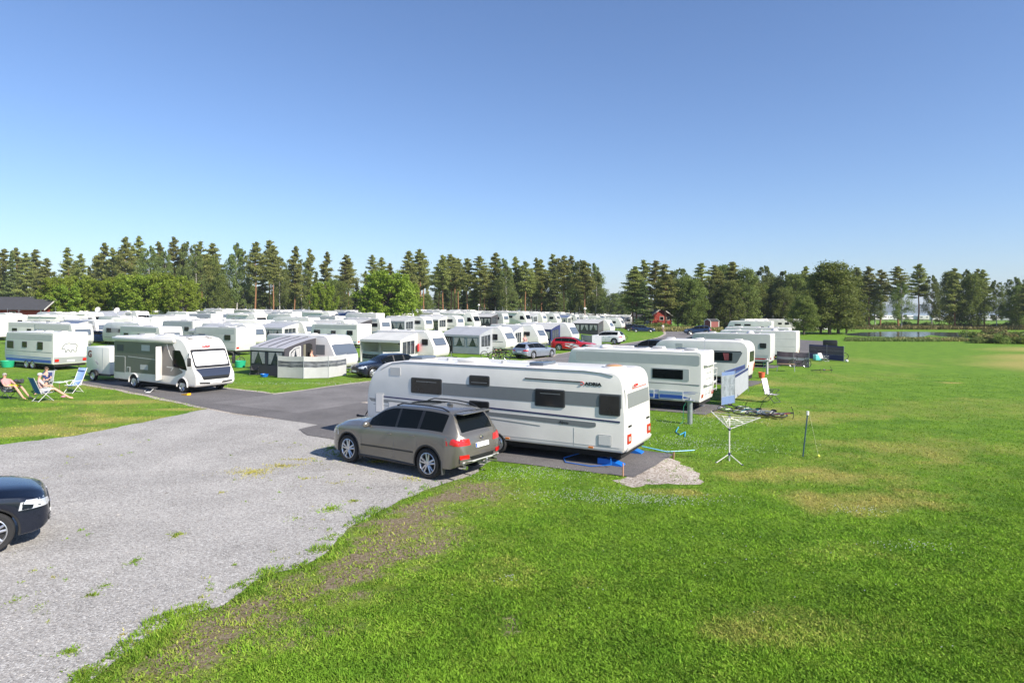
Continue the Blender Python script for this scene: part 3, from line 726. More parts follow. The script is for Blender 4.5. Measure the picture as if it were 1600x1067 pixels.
# ------------------------------------------------------------------ people (skin-modifier figures)
def skinmesh(name, verts, edges, rads, m, parent, sub=1):
    me = bpy.data.meshes.new(name); me.from_pydata([Vector(v) for v in verts], edges, []); me.materials.append(m)
    o = bpy.data.objects.new(name, me); COL.objects.link(o); o.parent = parent
    me.skin_vertices or me.attributes
    md = o.modifiers.new('skin', 'SKIN'); md.use_smooth_shade = True
    if not me.skin_vertices:
        bm = bmesh.new(); bm.from_mesh(me); bm.verts.layers.skin.verify(); bm.to_mesh(me); bm.free()
    for i, sv_ in enumerate(me.skin_vertices[0].data):
        r = rads[i]; sv_.radius = r if hasattr(r, '__len__') else (r, r); sv_.use_root = (i == 0)
    sb = o.modifiers.new('sub', 'SUBSURF'); sb.levels = sub; sb.render_levels = sub
    return o
def person(label, loc, rz, J, skin, hair, shirt=None, shorts=None, hat=None, glasses=False, group=None, longhair=False, sleeve=.55):
    """J: joints in local space: pelvis, chest, neck, head, and L/R lists hip..knee..ankle..toe, shoulder..elbow..wrist..hand tip"""
    t = thing('person', label, 'person', loc=loc, rz=rz, group=group); V = []; E = []; R = []
    def add(p, r, q=None):
        V.append(tuple(p)); R.append(r)
        if q is not None: E.append((q, len(V) - 1))
        return len(V) - 1
    pe = add(J['pelvis'], (.145, .115)); mid = (Vector(J['pelvis']) * .5 + Vector(J['chest']) * .5)
    w = add(mid, (.135, .10), pe); ch = add(J['chest'], (.16, .115), w); ne = add(J['neck'], .055, ch)
    hd = Vector(J['head']); nk = Vector(J['neck']); f = Vector(J.get('face', (1, 0, 0))).normalized()
    h0 = add(nk + (hd - nk) * .55 + f * .015, .062, ne); h1 = add(hd + (hd - nk).normalized() * .02, (.085, .095), h0); add(hd + (hd - nk).normalized() * .085, .058, h1)
    hand_d = {}
    for s in ('L', 'R'):
        hip, kn, an, to = map(Vector, J['leg' + s]); a = add(hip, .088, pe); a = add(hip * .5 + kn * .5, .072, a); a = add(kn, .054, a); a = add(kn * .6 + an * .4, .056, a); a = add(an, .036, a); add(to, (.04, .025), a)
        sh, el, wr, tip = map(Vector, J['arm' + s]); a = add(sh, .056, ch); a = add(el, .04, a); a = add(wr, .026, a)
        d = (tip - wr).normalized(); sd_ = d.cross(Vector((0, 0, 1)));
        if sd_.length < .1: sd_ = Vector((0, 1, 0))
        sd_.normalize(); pl = add(wr + d * .06, (.036, .018), a)
        for k, (o_, l) in enumerate(((-.03, .072), (-.010, .082), (.011, .077), (.031, .06))):
            p1 = add(wr + d * .095 + sd_ * o_, .0095, pl); p2 = add(wr + d * (.095 + l * .55) + sd_ * o_ * 1.1 - Vector((0, 0, .008)), .0085, p1); add(wr + d * (.095 + l) + sd_ * o_ * 1.1 - Vector((0, 0, .028)), .007, p2)
        p1 = add(wr + d * .05 + sd_ * -.045, .0105, pl); add(wr + d * .085 + sd_ * -.062, .009, p1)
    body = skinmesh('body', V, E, R, skin, t, 2)
    up = (hd - nk).normalized(); sdv = f.cross(up).normalized()
    m = MB(); m.ell(hd + f * .098 - up * .005, (.014, .014, .022), skin, 8, 5)
    for s in (-1, 1): m.ell(hd + sdv * s * .088 - f * .005, (.012, .012, .028), skin, 8, 5)
    m.build('nose_and_ears', body)
    if glasses:
        m = MB()
        for s in (-1, 1): m.ell(hd + f * .088 + sdv * s * .034 + up * .022, (.022, .022, .018), BLACK, 8, 5)
        m.tube([hd + sdv * .088 + up * .024, hd + f * .088 + sdv * .03 + up * .026, hd + f * .088 - sdv * .03 + up * .026, hd - sdv * .088 + up * .024], .005, BLACK, 4); m.build('sunglasses', t)
    else:
        m = MB()
        for s in (-1, 1): m.ell(hd + f * .085 + sdv * s * .032 + up * .02, (.012, .012, .009), BLACK, 8, 5)
        m.build('eye', body)
    m = MB(); m.ell(hd + f * .086 - up * .045, (.01, .02, .006), mat('lips', (.45, .16, .13), .5), 8, 4); m.build('mouth', body)
    if hair:
        m = MB(); m.ell(hd - f * .018 + up * .042, (.098, .094, .082), hair, 14, 9)
        if longhair: m.ell(hd - f * .055 - up * .06, (.06, .075, .13), hair, 10, 7)
        m.build('hair', t)
    if hat:
        m = MB(); m.ell(hd + up * .06 - f * .01, (.108, .103, .075), hat, 14, 8); m.ell(hd + up * .04 + f * .11, (.08, .07, .012), hat, 10, 5); m.build('cap', t)
    if shirt:
        V2 = []; E2 = []; R2 = []
        def a2(p, r, q=None):
            V2.append(tuple(p)); R2.append(r)
            if q is not None: E2.append((q, len(V2) - 1))
            return len(V2) - 1
        p = a2(J['pelvis'], (.158, .128)); w = a2(mid, (.155, .122), p); c = a2(J['chest'], (.178, .135), w); a2(nk - up * .045, .075, c)
        for s in ('L', 'R'):
            sh, el, wr, tip = map(Vector, J['arm' + s]); q = a2(sh, .072, c); a2(sh + (el - sh) * sleeve * 1.5, .062, q)
        skinmesh('shirt', V2, E2, R2, shirt, t, 1)
    if shorts:
        V2 = [tuple(J['pelvis'])]; E2 = []; R2 = [(.168, .14)]
        for s in ('L', 'R'):
            hip, kn = map(Vector, J['leg' + s][:2]); V2.append(tuple(hip)); R2.append(.108); E2.append((0, len(V2) - 1)); V2.append(tuple(hip + (kn - hip) * .72)); R2.append(.096); E2.append((len(V2) - 2, len(V2) - 1))
        skinmesh('shorts', V2, E2, R2, shorts, t, 1)
    return t
def sit_pose(seatz=.45, recl=20, fwd=.0, kneez=.50, spread=.10, hands=None, footx=.78, face=(1, 0, .0)):
    a = radians(recl); P = lambda l: (-.14 - l * sin(a), 0, seatz + .12 + l * cos(a))
    ch = P(.36); ne = P(.52); hd = (ne[0] + .03, 0, ne[2] + .15)
    J = dict(pelvis=(-.12, 0, seatz + .11), chest=ch, neck=ne, head=hd, face=face)
    for k, s in (('L', 1), ('R', -1)):
        J['leg' + k] = [(-.06, s * .10, seatz + .09), (.36, s * (.10 + spread * .6), kneez + .04), (footx - .10, s * (.10 + spread), .09), (footx + .07, s * (.12 + spread), .05)]
        sh = (ch[0] + .01, s * .19, ch[2] + .07); h = hands[k] if hands else (.18, s * .16, seatz + .28)
        el = ((sh[0] + h[0]) / 2 - .02, s * .27, (sh[2] + h[2]) / 2 - .10)
        d = (Vector(h) - Vector(el)).normalized(); J['arm' + k] = [sh, el, h, tuple(Vector(h) + d * .17)]
    return J
def stand_pose(face=(1, 0, 0), h=1.72, arms=None, stride=0.0):
    k = h / 1.75
    J = dict(pelvis=(0, 0, .95 * k), chest=(0, 0, 1.30 * k), neck=(0, 0, 1.47 * k), head=(.02, 0, 1.62 * k), face=face)
    for n_, s in (('L', 1), ('R', -1)):
        J['leg' + n_] = [(0, s * .09, .90 * k), (.02 + s * stride * .5, s * .10, .49 * k), (s * stride, s * .11, .08), (.14 + s * stride, s * .13, .04)]
        sh = Vector((0, s * .185 * k, 1.40 * k)); a = (arms or {}).get(n_, [(.02, s * .25, 1.12 * k), (.10, s * .24, .88 * k)])
        el, wr = Vector(a[0]), Vector(a[1]); J['arm' + n_] = [tuple(sh), tuple(el), tuple(wr), tuple(wr + (wr - el).normalized() * .17)]
    return J

# ------------------------------------------------------------------ trees
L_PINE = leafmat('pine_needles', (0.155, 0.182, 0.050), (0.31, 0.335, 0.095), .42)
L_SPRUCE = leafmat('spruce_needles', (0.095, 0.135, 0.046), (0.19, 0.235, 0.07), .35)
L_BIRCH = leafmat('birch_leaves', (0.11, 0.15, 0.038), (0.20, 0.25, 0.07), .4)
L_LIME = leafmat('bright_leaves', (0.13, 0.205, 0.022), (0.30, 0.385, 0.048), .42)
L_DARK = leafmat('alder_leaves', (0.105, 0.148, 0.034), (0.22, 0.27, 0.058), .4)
L_REED = leafmat('reeds', (0.16, 0.15, 0.05), (0.30, 0.27, 0.10), .25)
BK_PINE = mat('pine_bark', (0.33, 0.155, 0.075), 0.85, var=.45, vscale=5, bump=.6, bscale=20)
BK_GREY = mat('grey_bark', (0.13, 0.105, 0.085), 0.9, var=.4, vscale=6, bump=.6, bscale=20)
BK_BIRCH = mat('birch_bark', (0.60, 0.57, 0.52), 0.7, var=.85, vscale=2.2, hue=(.06, .055, .05))
def leaves(C, size, m, normal_jit=1.0, aspect=1.0, droop=0.0, name='crown'):
    """C: (n,4) leaf centres + brightness; each leaf a small quad"""
    n = len(C); P = C[:, :3]; d = rng.normal(size=(n, 3)); d /= np.linalg.norm(d, axis=1)[:, None]
    u = np.cross(d, [0, 0, 1.0] + rng.normal(size=(n, 3)) * .3); u /= np.linalg.norm(u, axis=1)[:, None] + 1e-9
    w = np.cross(d, u); s = size * rng.uniform(.6, 1.35, n)[:, None]
    if droop > 0: w = w * (1 - droop) + np.array([0, 0, -1.0]) * droop; w /= np.linalg.norm(w, axis=1)[:, None] + 1e-9
    V = np.stack([P - u * s * .5 * aspect - w * s * .5, P + u * s * .5 * aspect - w * s * .35, P + u * s * .35 * aspect + w * s * .5, P - u * s * .5 * aspect + w * s * .4], 1).reshape(-1, 3)
    me = bpy.data.meshes.new(name); me.vertices.add(4 * n); me.vertices.foreach_set('co', V.astype(np.float32).ravel())
    me.loops.add(4 * n); me.loops.foreach_set('vertex_index', np.arange(4 * n, dtype=np.int32)); me.polygons.add(n)
    me.polygons.foreach_set('loop_start', np.arange(0, 4 * n, 4, dtype=np.int32)); me.polygons.foreach_set('loop_total', np.full(n, 4, dtype=np.int32))
    me.update(); a = me.attributes.new('leaf', 'FLOAT', 'FACE'); a.data.foreach_set('value', np.clip(C[:, 3], 0, 1).astype(np.float32)); me.materials.append(m)
    return me
def clump(c, r, n, flat=.7, b=.5):
    d = rng.normal(size=(n, 3)); d /= np.linalg.norm(d, axis=1)[:, None]; q = rng.uniform(.35, 1, n)[:, None] ** .6
    P = np.array(c) + d * q * np.array([r, r, r * flat]); return np.column_stack([P, b + rng.normal(0, .22, n)])
def mk_tree(kind, h, seed):
    """returns (trunk mesh, crown mesh) of a tree h metres tall"""
    global rng
    rng = np.random.default_rng(seed); L = []; tr = MB()
    bend = rng.uniform(-.02, .02, 2) * h; ax = lambda z: np.array([bend[0] * (z / h) ** 2 + .1 * sin(z * .5 + seed), bend[1] * (z / h) ** 2 + .1 * cos(z * .4), z])
    if kind in ('pine', 'pinefull', 'spruce'):
        z0 = {'pine': .44, 'pinefull': .26, 'spruce': .12}[kind] * h * rng.uniform(.9, 1.1); bark = BK_PINE if kind != 'spruce' else BK_GREY
        tr.tube([tuple(ax(z)) for z in np.linspace(0, h * .97, 9)], [h * .0115 * (1 - .88 * i / 8) for i in range(9)], bark, 7)
        nb = {'pine': 64, 'pinefull': 92, 'spruce': 96}[kind]; wid = {'pine': .160, 'pinefull': .160, 'spruce': .13}[kind] * h
        for k in range(nb):
            f = (k + .5) / nb; z = z0 + (h - z0) * (f ** .92); a = rng.uniform(0, 2 * pi)
            if kind == 'pine': prof = ((1 - f) ** .68 * .95 + .05) * min(1, .6 + 3 * f) * rng.uniform(.75, 1.15)
            elif kind == 'pinefull': prof = (1 - f) ** .66 * rng.uniform(.72, 1.05) + .05
            else: prof = (1 - f) ** .8 * rng.uniform(.75, 1.05) + .03
            ln = wid * prof * rng.uniform(.62, 1.22); o = ax(z); dz = ln * (rng.uniform(.05, .42) if kind != 'spruce' else rng.uniform(-.28, .08))
            tip = o + np.array([cos(a) * ln, sin(a) * ln, dz]); tr.tube([tuple(o), tuple(o * .5 + tip * .5 + [0, 0, -.05 * ln]), tuple(tip)], [.05, .03, .012], bark, 4)
            nl = int(70 + 75 * ln); q = rng.uniform(.12, 1.05, nl) ** .75; P = o[None, :] + (tip - o)[None, :] * q[:, None] + rng.normal(size=(nl, 3)) * np.array([1, 1, .42]) * (.13 + ln * .13 * q)[:, None]
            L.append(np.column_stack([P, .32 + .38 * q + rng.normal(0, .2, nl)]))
        L.append(clump(ax(h * .985), h * .02, 50, 1.5, .6)); m = L_PINE if kind != 'spruce' else L_SPRUCE; size = .26; asp = .7; dr = 0
    elif kind == 'birch':
        z0 = .22 * h; tr.tube([tuple(ax(z)) for z in np.linspace(0, h * .95, 9)], [h * .0105 * (1 - .9 * i / 8) for i in range(9)], BK_BIRCH, 7)
        for k in range(64):
            f = (k + .5) / 64; z = z0 + (h - z0) * f; a = rng.uniform(0, 2 * pi); prof = sin(pi * min(1, .14 + .84 * f)) ** .75; ln = h * .15 * prof * rng.uniform(.55, 1.25) + .3; o = ax(z - ln * .5 if z > ln else z)
            tip = o + np.array([cos(a) * ln, sin(a) * ln, ln * .75]); tr.tube([tuple(o), tuple(tip)], [.05, .012], BK_GREY, 4)
            for q in range(4):
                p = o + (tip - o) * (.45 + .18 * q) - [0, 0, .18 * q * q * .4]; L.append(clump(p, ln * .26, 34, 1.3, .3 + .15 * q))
            L.append(clump(tip - [0, 0, ln * .45], ln * .20, 40, 2.6, .45))
        m = L_BIRCH; size = .21; asp = .7; dr = .3
    else:       # broad: bright / dark
        z0 = (.16 if kind == 'bright' else .12) * h
        tr.tube([tuple(ax(z)) for z in np.linspace(0, h * .8, 7)], [h * .016 * (1 - .85 * i / 6) for i in range(7)], BK_GREY, 7)
        nb = 115 if kind == 'bright' else 84; wid = (.42 if kind == 'bright' else .25) * h
        for k in range(nb):
            f = (k + .5) / nb; a = k * 2.4 + rng.uniform(-.5, .5); z = z0 + (h * .97 - z0) * f
            prof = sqrt(max(0, 1 - ((f - .40) / .66) ** 2)) * rng.uniform(.5, 1.1) if kind == 'bright' else (sin(pi * min(1, .22 + .76 * f)) ** .7) * rng.uniform(.45, 1.12)
            ln = wid * prof + .2; o = ax(max(z0 * .8, z - ln * .55)); tip = ax(z) + np.array([cos(a) * ln, sin(a) * ln, 0])
            tr.tube([tuple(o), tuple(o * .45 + tip * .55 + [0, 0, .1]), tuple(tip)], [.09, .05, .014], BK_GREY, 4)
            cr = h * (rng.uniform(.032, .062) if kind == 'bright' else rng.uniform(.045, .08)); L.append(clump(tip, cr, 80, .75, rng.uniform(.3, .75))); L.append(clump(o * .35 + tip * .65 + rng.normal(0, .03 * h, 3), h * .065, 60, .8, .35)); nl = 60; L.append(np.column_stack([tip[None, :] + rng.normal(size=(nl, 3)) * h * .03, .5 + rng.normal(0, .2, nl)]))
        m = L_LIME if kind == 'bright' else L_DARK; size = .19 if kind == 'bright' else .22; asp = .8; dr = .1
    C = np.vstack(L); C[:, 2] = np.maximum(C[:, 2], .25)
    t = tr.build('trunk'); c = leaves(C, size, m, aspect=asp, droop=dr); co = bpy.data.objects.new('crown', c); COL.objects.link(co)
    return (t, co, h)
# ================================================================== GROUND
def vnoise(x, y, s, seed=0):
    """smooth value noise in -1..1"""
    x = np.asarray(x, float) * s + 1000; y = np.asarray(y, float) * s + 1000; xi, yi = np.floor(x).astype(np.int64), np.floor(y).astype(np.int64); fx, fy = x - xi, y - yi
    fx, fy = fx * fx * (3 - 2 * fx), fy * fy * (3 - 2 * fy)
    def h(a, b): v = np.sin(a * 127.1 + b * 311.7 + seed * 74.7) * 43758.5453; return (v - np.floor(v)) * 2 - 1
    return (h(xi, yi) * (1 - fx) + h(xi + 1, yi) * fx) * (1 - fy) + (h(xi, yi + 1) * (1 - fx) + h(xi + 1, yi + 1) * fx) * fy
def fbm(x, y, s, seed=0): return vnoise(x, y, s, seed) * .55 + vnoise(x, y, s * 2.1, seed + 3) * .3 + vnoise(x, y, s * 4.3, seed + 5) * .15
def inpoly(x, y, poly):
    x = np.asarray(x, float); y = np.asarray(y, float); c = np.zeros(x.shape, bool); k = len(poly)
    for i in range(k):
        (x1, y1), (x2, y2) = poly[i], poly[(i + 1) % k]
        t = ((y1 > y) != (y2 > y)) & (x < (x2 - x1) * (y - y1) / (y2 - y1 + 1e-12) + x1); c ^= t
    return c
def dline(x, y, pts):
    x = np.asarray(x, float); y = np.asarray(y, float); d = np.full(x.shape, 1e9)
    for (x1, y1), (x2, y2) in zip(pts[:-1], pts[1:]):
        ex, ey = x2 - x1, y2 - y1; t = np.clip(((x - x1) * ex + (y - y1) * ey) / (ex * ex + ey * ey + 1e-9), 0, 1); d = np.minimum(d, np.hypot(x - x1 - t * ex, y - y1 - t * ey))
    return d
g2 = lambda u, v: G(u, v)[:2]
def jag(pts, amp, s=1.2, step=.25, seed=1):
    out = []
    for (x1, y1), (x2, y2) in zip(pts, pts[1:] + pts[:1]):
        L_ = hypot(x2 - x1, y2 - y1); n = max(1, min(60, int(L_ / step))); nx, ny = -(y2 - y1) / (L_ + 1e-9), (x2 - x1) / (L_ + 1e-9)
        for i in range(n):
            x, y = x1 + (x2 - x1) * i / n, y1 + (y2 - y1) * i / n; a = amp * (float(fbm(x, y, s, seed)) * 1.2 + .35 * float(vnoise(x, y, s * 6, seed))); out.append((x + nx * a, y + ny * a))
    return out
EDGE_PX = [(690, 756), (655, 772), (618, 786), (580, 804), (545, 826), (524, 845), (500, 872), (470, 886), (430, 893), (411, 903), (374, 925), (345, 945), (272, 965), (231, 1000), (180, 1030), (137, 1058), (90, 1100), (20, 1160)]
EDGE = [g2(*p) for p in EDGE_PX]
LAWN_L = [g2(*p) for p in [(-420, 745), (-150, 712), (0, 694), (60, 688), (130, 679), (200, 664), (260, 652), (312, 641), (340, 636)]]
grav = LAWN_L + [g2(*p) for p in [(400, 640), (460, 646), (520, 655), (600, 672), (700, 700), (775, 712), (740, 740)]] + EDGE + [(-8, 3.5), (-30, 3.5), (-34, 12)]
GRAV = jag(grav, .13, 1.4)
AX, RX = (cos(radians(-28.5)), sin(radians(-28.5))), (cos(radians(61.5)), sin(radians(61.5)))
P1 = (-12.2, 43.6)
def camp(a, r): return (P1[0] + AX[0] * a + RX[0] * r, P1[1] + AX[1] * a + RX[1] * r)
MC = (3.15, 18.13); MA = 2.654; MD = (cos(MA), sin(MA)); MN = (-sin(MA), cos(MA))      # the big caravan: rear near corner, long axis, near-side normal
def mc(l, n): return (MC[0] + MD[0] * l + MN[0] * n, MC[1] + MD[1] * l + MN[1] * n)
# patches: (u, v, rx metres, ry metres, strength) dry / bare
DRY = [(1340, 782, 2.2, .9, .9), (1405, 700, 2.2, 1.6, .55), (1300, 745, 2.0, .8, .6), (1190, 600, 3, 1.6, .6), (1225, 650, 3.5, 1.8, .7), (1150, 620, 1.6, 1.2, .7), (1265, 735, .9, .35, .9), (1490, 598, .9, .4, 1.3),
       (1400, 565, 12, 3, .4), (1330, 590, 5, 2, .35), (1290, 985, 1.8, .6, .42), (1210, 960, .8, .3, .35), (1480, 640, 7, 3, .3), (1130, 595, 2, 1.5, 1.0), (1330, 548, 8, 2, .35), (1540, 700, 3, 1.3, .35),
       (230, 655, 3.5, 1.0, .8), (150, 628, 4, .8, .8), (60, 672, 3, 1.0, .7), (180, 605, 3, 1.2, .6), (560, 700, 1.2, .5, .5), (300, 640, 3, .5, .8), (40, 640, 2, 1, .4), (985, 700, .5, .3, .8), (1035, 770, 1.2, .25, .7), (1310, 860, 1.5, .6, .25), (800, 900, 1.0, .7, .3)]
SOIL = [(790, 985, .25, .32, 1.1), (815, 1012, .3, .12, 1.1), (775, 764, .32, .16, 1.1), (1180, 588, 1.3, 1.1, 1.1), (1170, 640, 1.6, .8, 1.0), (1112, 640, 1.2, 1.2, .9), (700, 790, .5, .3, .7), (600, 850, .6, .35, .6), (420, 1000, .8, .5, .7), (640, 905, .35, .2, .6), (540, 900, .9, .5, .7), (1225, 580, 2.0, 1.2, .7)]
def ell_sum(x, y, lst):
    o = np.zeros(np.shape(x))
    for (u, v, rx, ry, s) in lst:
        cx, cy = g2(u, v); d = ((x - cx) / rx) ** 2 + ((y - cy) / ry) ** 2; d = d * .8 + 1.3 * fbm(x, y, 1.1 / max(rx, .3) + .5, int(u)) * np.minimum(d, 1.6); o = np.maximum(o, .68 * s * np.clip(1.1 - d, 0, 1) ** 1.3)
    return o
SAND = [g2(*p) for p in [(1700, 535), (1600, 545), (1555, 552), (1590, 575), (1700, 620)]]
def ground_masks(x, y):
    n1 = fbm(x, y, .9, 2); n2 = fbm(x, y, 2.6, 9)
    dry = ell_sum(x, y, DRY) * (1 + .5 * n1) + .04 + .26 * np.clip(fbm(x, y, .22, 4) * 1.2 + .05, 0, 1) + .18 * np.clip(n2, 0, 1)
    dE = dline(x, y, EDGE); band = np.clip(1.25 - dE / (2.5 + 1.3 * n1), 0, 1)
    band = np.where(y < 40, band, 0) * (.45 + .55 * sst(.1, .6, dE))
    soil = np.maximum(ell_sum(x, y, SOIL) * (1 + .6 * n2), band * (.92 + 1.0 * n2) * (1 - sst(15.5, 18.5, y)))
    dry = np.maximum(dry, 1.0 * inpoly(x, y, SAND)); soil = np.maximum(soil, .42 * inpoly(x, y, SAND))
    return np.clip(dry + band * .30 * (1 - sst(15.5, 18.5, y)), 0, 1), np.clip(soil, 0, 1)
def ground_mat(name, blades=False):
    m = bpy.data.materials.new(name); m.use_nodes = True; nt = m.node_tree; N, Lk = nt.nodes, nt.links; b = N['Principled BSDF']
    b.inputs['Roughness'].default_value = .8; b.inputs['Specular IOR Level'].default_value = .15
    ge = N.new('ShaderNodeNewGeometry'); ad = N.new('ShaderNodeAttribute'); ad.attribute_name = 'dry'; as_ = N.new('ShaderNodeAttribute'); as_.attribute_name = 'soil'
    def noise(s, d=4, rough=.6):
        n = N.new('ShaderNodeTexNoise'); n.inputs['Scale'].default_value = s; n.inputs['Detail'].default_value = d; n.inputs['Roughness'].default_value = rough; Lk.new(ge.outputs['Position'], n.inputs['Vector']); return n
    def mr(src, a, c, lo=0., hi=1.):
        r = N.new('ShaderNodeMapRange'); r.inputs[1].default_value = a; r.inputs[2].default_value = c; r.inputs[3].default_value = lo; r.inputs[4].default_value = hi; Lk.new(src, r.inputs[0]); return r.outputs[0]
    def mix(f, a, c):
        x = N.new('ShaderNodeMix'); x.data_type = 'RGBA'
        for i, q in ((6, a), (7, c)):
            if isinstance(q, tuple): x.inputs[i].default_value = (*q, 1)
            else: Lk.new(q, x.inputs[i])
        if isinstance(f, float): x.inputs[0].default_value = f
        else: Lk.new(f, x.inputs[0])
        return x.outputs[2]
    k = 1.12 if blades else 1.0
    g1 = tuple(c * k for c in (.105, .208, .018)); g2_ = tuple(c * k for c in (.175, .300, .026)); dr = tuple(c * k for c in (.34, .31, .085))
    c = mix(mr(noise(.9, 5).outputs['Fac'], .36, .66), g1, g2_)
    c = mix(mr(noise(6, 3).outputs['Fac'], .45, .75, 0, .45), c, tuple(q * .62 for q in g1))
    add = N.new('ShaderNodeMath'); add.operation = 'MULTIPLY_ADD'; Lk.new(noise(2.3, 5, .7).outputs['Fac'], add.inputs[0]); add.inputs[1].default_value = .55; Lk.new(ad.outputs['Fac'], add.inputs[2])
    c = mix(mr(add.outputs[0], .42, 1.05), c, dr)
    if not blades:
        a2 = N.new('ShaderNodeMath'); a2.operation = 'MULTIPLY_ADD'; Lk.new(noise(5, 5, .7).outputs['Fac'], a2.inputs[0]); a2.inputs[1].default_value = .8; Lk.new(as_.outputs['Fac'], a2.inputs[2])
        so_ = mix(mr(noise(14, 4).outputs['Fac'], .35, .65), (.17, .125, .07), (.31, .255, .18))
        c = mix(mr(a2.outputs[0], .82, 1.15), c, so_)
        hb = noise(22, 5, .75); bp = N.new('ShaderNodeBump'); bp.inputs['Strength'].default_value = .9; bp.inputs['Distance'].default_value = .05; Lk.new(hb.outputs['Fac'], bp.inputs['Height']); Lk.new(bp.outputs[0], b.inputs['Normal'])
        v = N.new('ShaderNodeHueSaturation'); Lk.new(mr(hb.outputs['Fac'], .3, .7, .62, 1.22), v.inputs['Value']); Lk.new(c, v.inputs['Color']); c = v.outputs[0]
    else:
        al = N.new('ShaderNodeAttribute'); al.attribute_name = 'leaf'; v = N.new('ShaderNodeHueSaturation'); Lk.new(mr(al.outputs['Fac'], 0, 1, .60, 1.5), v.inputs['Value']); Lk.new(c, v.inputs['Color']); c = v.outputs[0]
        fl = N.new('ShaderNodeAttribute'); fl.attribute_name = 'flower'; c = mix(fl.outputs['Fac'], c, (.75, .74, .68))
        tl = N.new('ShaderNodeBsdfTranslucent'); ms = N.new('ShaderNodeMixShader'); ms.inputs[0].default_value = .3; Lk.new(c, tl.inputs['Color']); Lk.new(b.outputs[0], ms.inputs[1]); Lk.new(tl.outputs[0], ms.inputs[2]); Lk.new(ms.outputs[0], N['Material Output'].inputs['Surface'])
    Lk.new(c, b.inputs['Base Color'])
    return m
def fattr(me, name, vals, dom='POINT'):
    a = me.attributes.new(name, 'FLOAT', dom); a.data.foreach_set('value', np.asarray(vals, np.float32))
def geom(a, b, n, k=1.0): return list(np.sign(b) * np.geomspace(abs(a), abs(b), n))
xs_ = sorted(geom(-30, -4000, 26) + list(np.arange(-29.6, 36, .4)) + geom(36.2, 4000, 26)); ys_ = sorted([-60, -20, 0] + list(np.arange(2, 42, .35)) + geom(42.4, 5200, 56))
X_, Y_ = np.meshgrid(xs_, ys_); Z_ = terr(X_, np.maximum(Y_, 1)); nx = len(xs_)
V = np.column_stack([X_.ravel(), Y_.ravel(), Z_.ravel()]); F = [(j * nx + i, j * nx + i + 1, (j + 1) * nx + i + 1, (j + 1) * nx + i) for j in range(len(ys_) - 1) for i in range(nx - 1)]
me = bpy.data.meshes.new('lawn'); me.from_pydata(V.tolist(), [], F); d_, s_ = ground_masks(V[:, 0], V[:, 1]); fattr(me, 'dry', d_); fattr(me, 'soil', s_); me.materials.append(ground_mat('lawn_ground'))
me.polygons.foreach_set('use_smooth', [True] * len(me.polygons))
lawn = bpy.data.objects.new('lawn', me); COL.objects.link(lawn); tag(lawn, kind='structure')
def gmat(name, cols, s, rough=.9, big=.3, bump=.6, crack=False):
    m = bpy.data.materials.new(name); m.use_nodes = True; nt = m.node_tree; N, Lk = nt.nodes, nt.links; b = N['Principled BSDF']; b.inputs['Roughness'].default_value = rough; b.inputs['Specular IOR Level'].default_value = .2
    ge = N.new('ShaderNodeNewGeometry'); vo = N.new('ShaderNodeTexVoronoi'); vo.inputs['Scale'].default_value = s; Lk.new(ge.outputs['Position'], vo.inputs['Vector'])
    sp = N.new('ShaderNodeSeparateColor'); Lk.new(vo.outputs['Color'], sp.inputs[0]); cr = N.new('ShaderNodeValToRGB'); el = cr.color_ramp.elements; el[0].color = (*cols[0], 1); el[1].color = (*cols[-1], 1)
    for i, c in enumerate(cols[1:-1]): e = el.new((i + 1) / (len(cols) - 1)); e.color = (*c, 1)
    Lk.new(sp.outputs[0], cr.inputs[0]); n = N.new('ShaderNodeTexNoise'); n.inputs['Scale'].default_value = .45; n.inputs['Detail'].default_value = 6; n.inputs['Roughness'].default_value = .65; Lk.new(ge.outputs['Position'], n.inputs['Vector'])
    mr = N.new('ShaderNodeMapRange'); mr.inputs[1].default_value = .3; mr.inputs[2].default_value = .7; mr.inputs[3].default_value = 1 - big; mr.inputs[4].default_value = 1 + big; Lk.new(n.outputs['Fac'], mr.inputs[0])
    h = N.new('ShaderNodeHueSaturation'); Lk.new(cr.outputs[0], h.inputs['Color']); Lk.new(mr.outputs[0], h.inputs['Value']); Lk.new(h.outputs[0], b.inputs['Base Color'])
    bp = N.new('ShaderNodeBump'); bp.inputs['Strength'].default_value = bump; bp.inputs['Distance'].default_value = .6 / s; bp.invert = True; Lk.new(vo.outputs['Distance'], bp.inputs['Height']); Lk.new(bp.outputs[0], b.inputs['Normal'])
    return m
GRAVM = gmat('gravel', [(.20, .19, .18), (.29, .275, .26), (.34, .325, .305), (.37, .345, .32), (.41, .395, .375), (.55, .535, .51)], 42, big=.17, bump=.8)
ASPH = gmat('asphalt', [(.12, .113, .112), (.155, .147, .146), (.18, .17, .168), (.24, .225, .22)], 60, big=.24, bump=.35)
ASPH2 = gmat('asphalt_pitch', [(.095, .09, .09), (.125, .118, .118), (.19, .178, .175)], 60, big=.2, bump=.35)
SANDM = gmat('sandy_gravel', [(.20, .165, .13), (.33, .28, .235), (.42, .37, .32), (.56, .52, .47)], 24, big=.2, bump=.6)
def sheet(name, poly, m, z=.004, kind='structure'):
    from mathutils.geometry import tessellate_polygon
    P = [Vector((x, y, z)) for x, y in poly]; tri = tessellate_polygon([P]); me = bpy.data.meshes.new(name); me.from_pydata(P, [], [t for t in tri]); me.materials.append(m)
    bm = bmesh.new(); bm.from_mesh(me); bmesh.ops.recalc_face_normals(bm, faces=bm.faces[:])
    if sum(f.normal.z for f in bm.faces) < 0: bmesh.ops.reverse_faces(bm, faces=bm.faces[:])
    bm.to_mesh(me); bm.free(); o = bpy.data.objects.new(name, me); COL.objects.link(o); return tag(o, kind=kind)
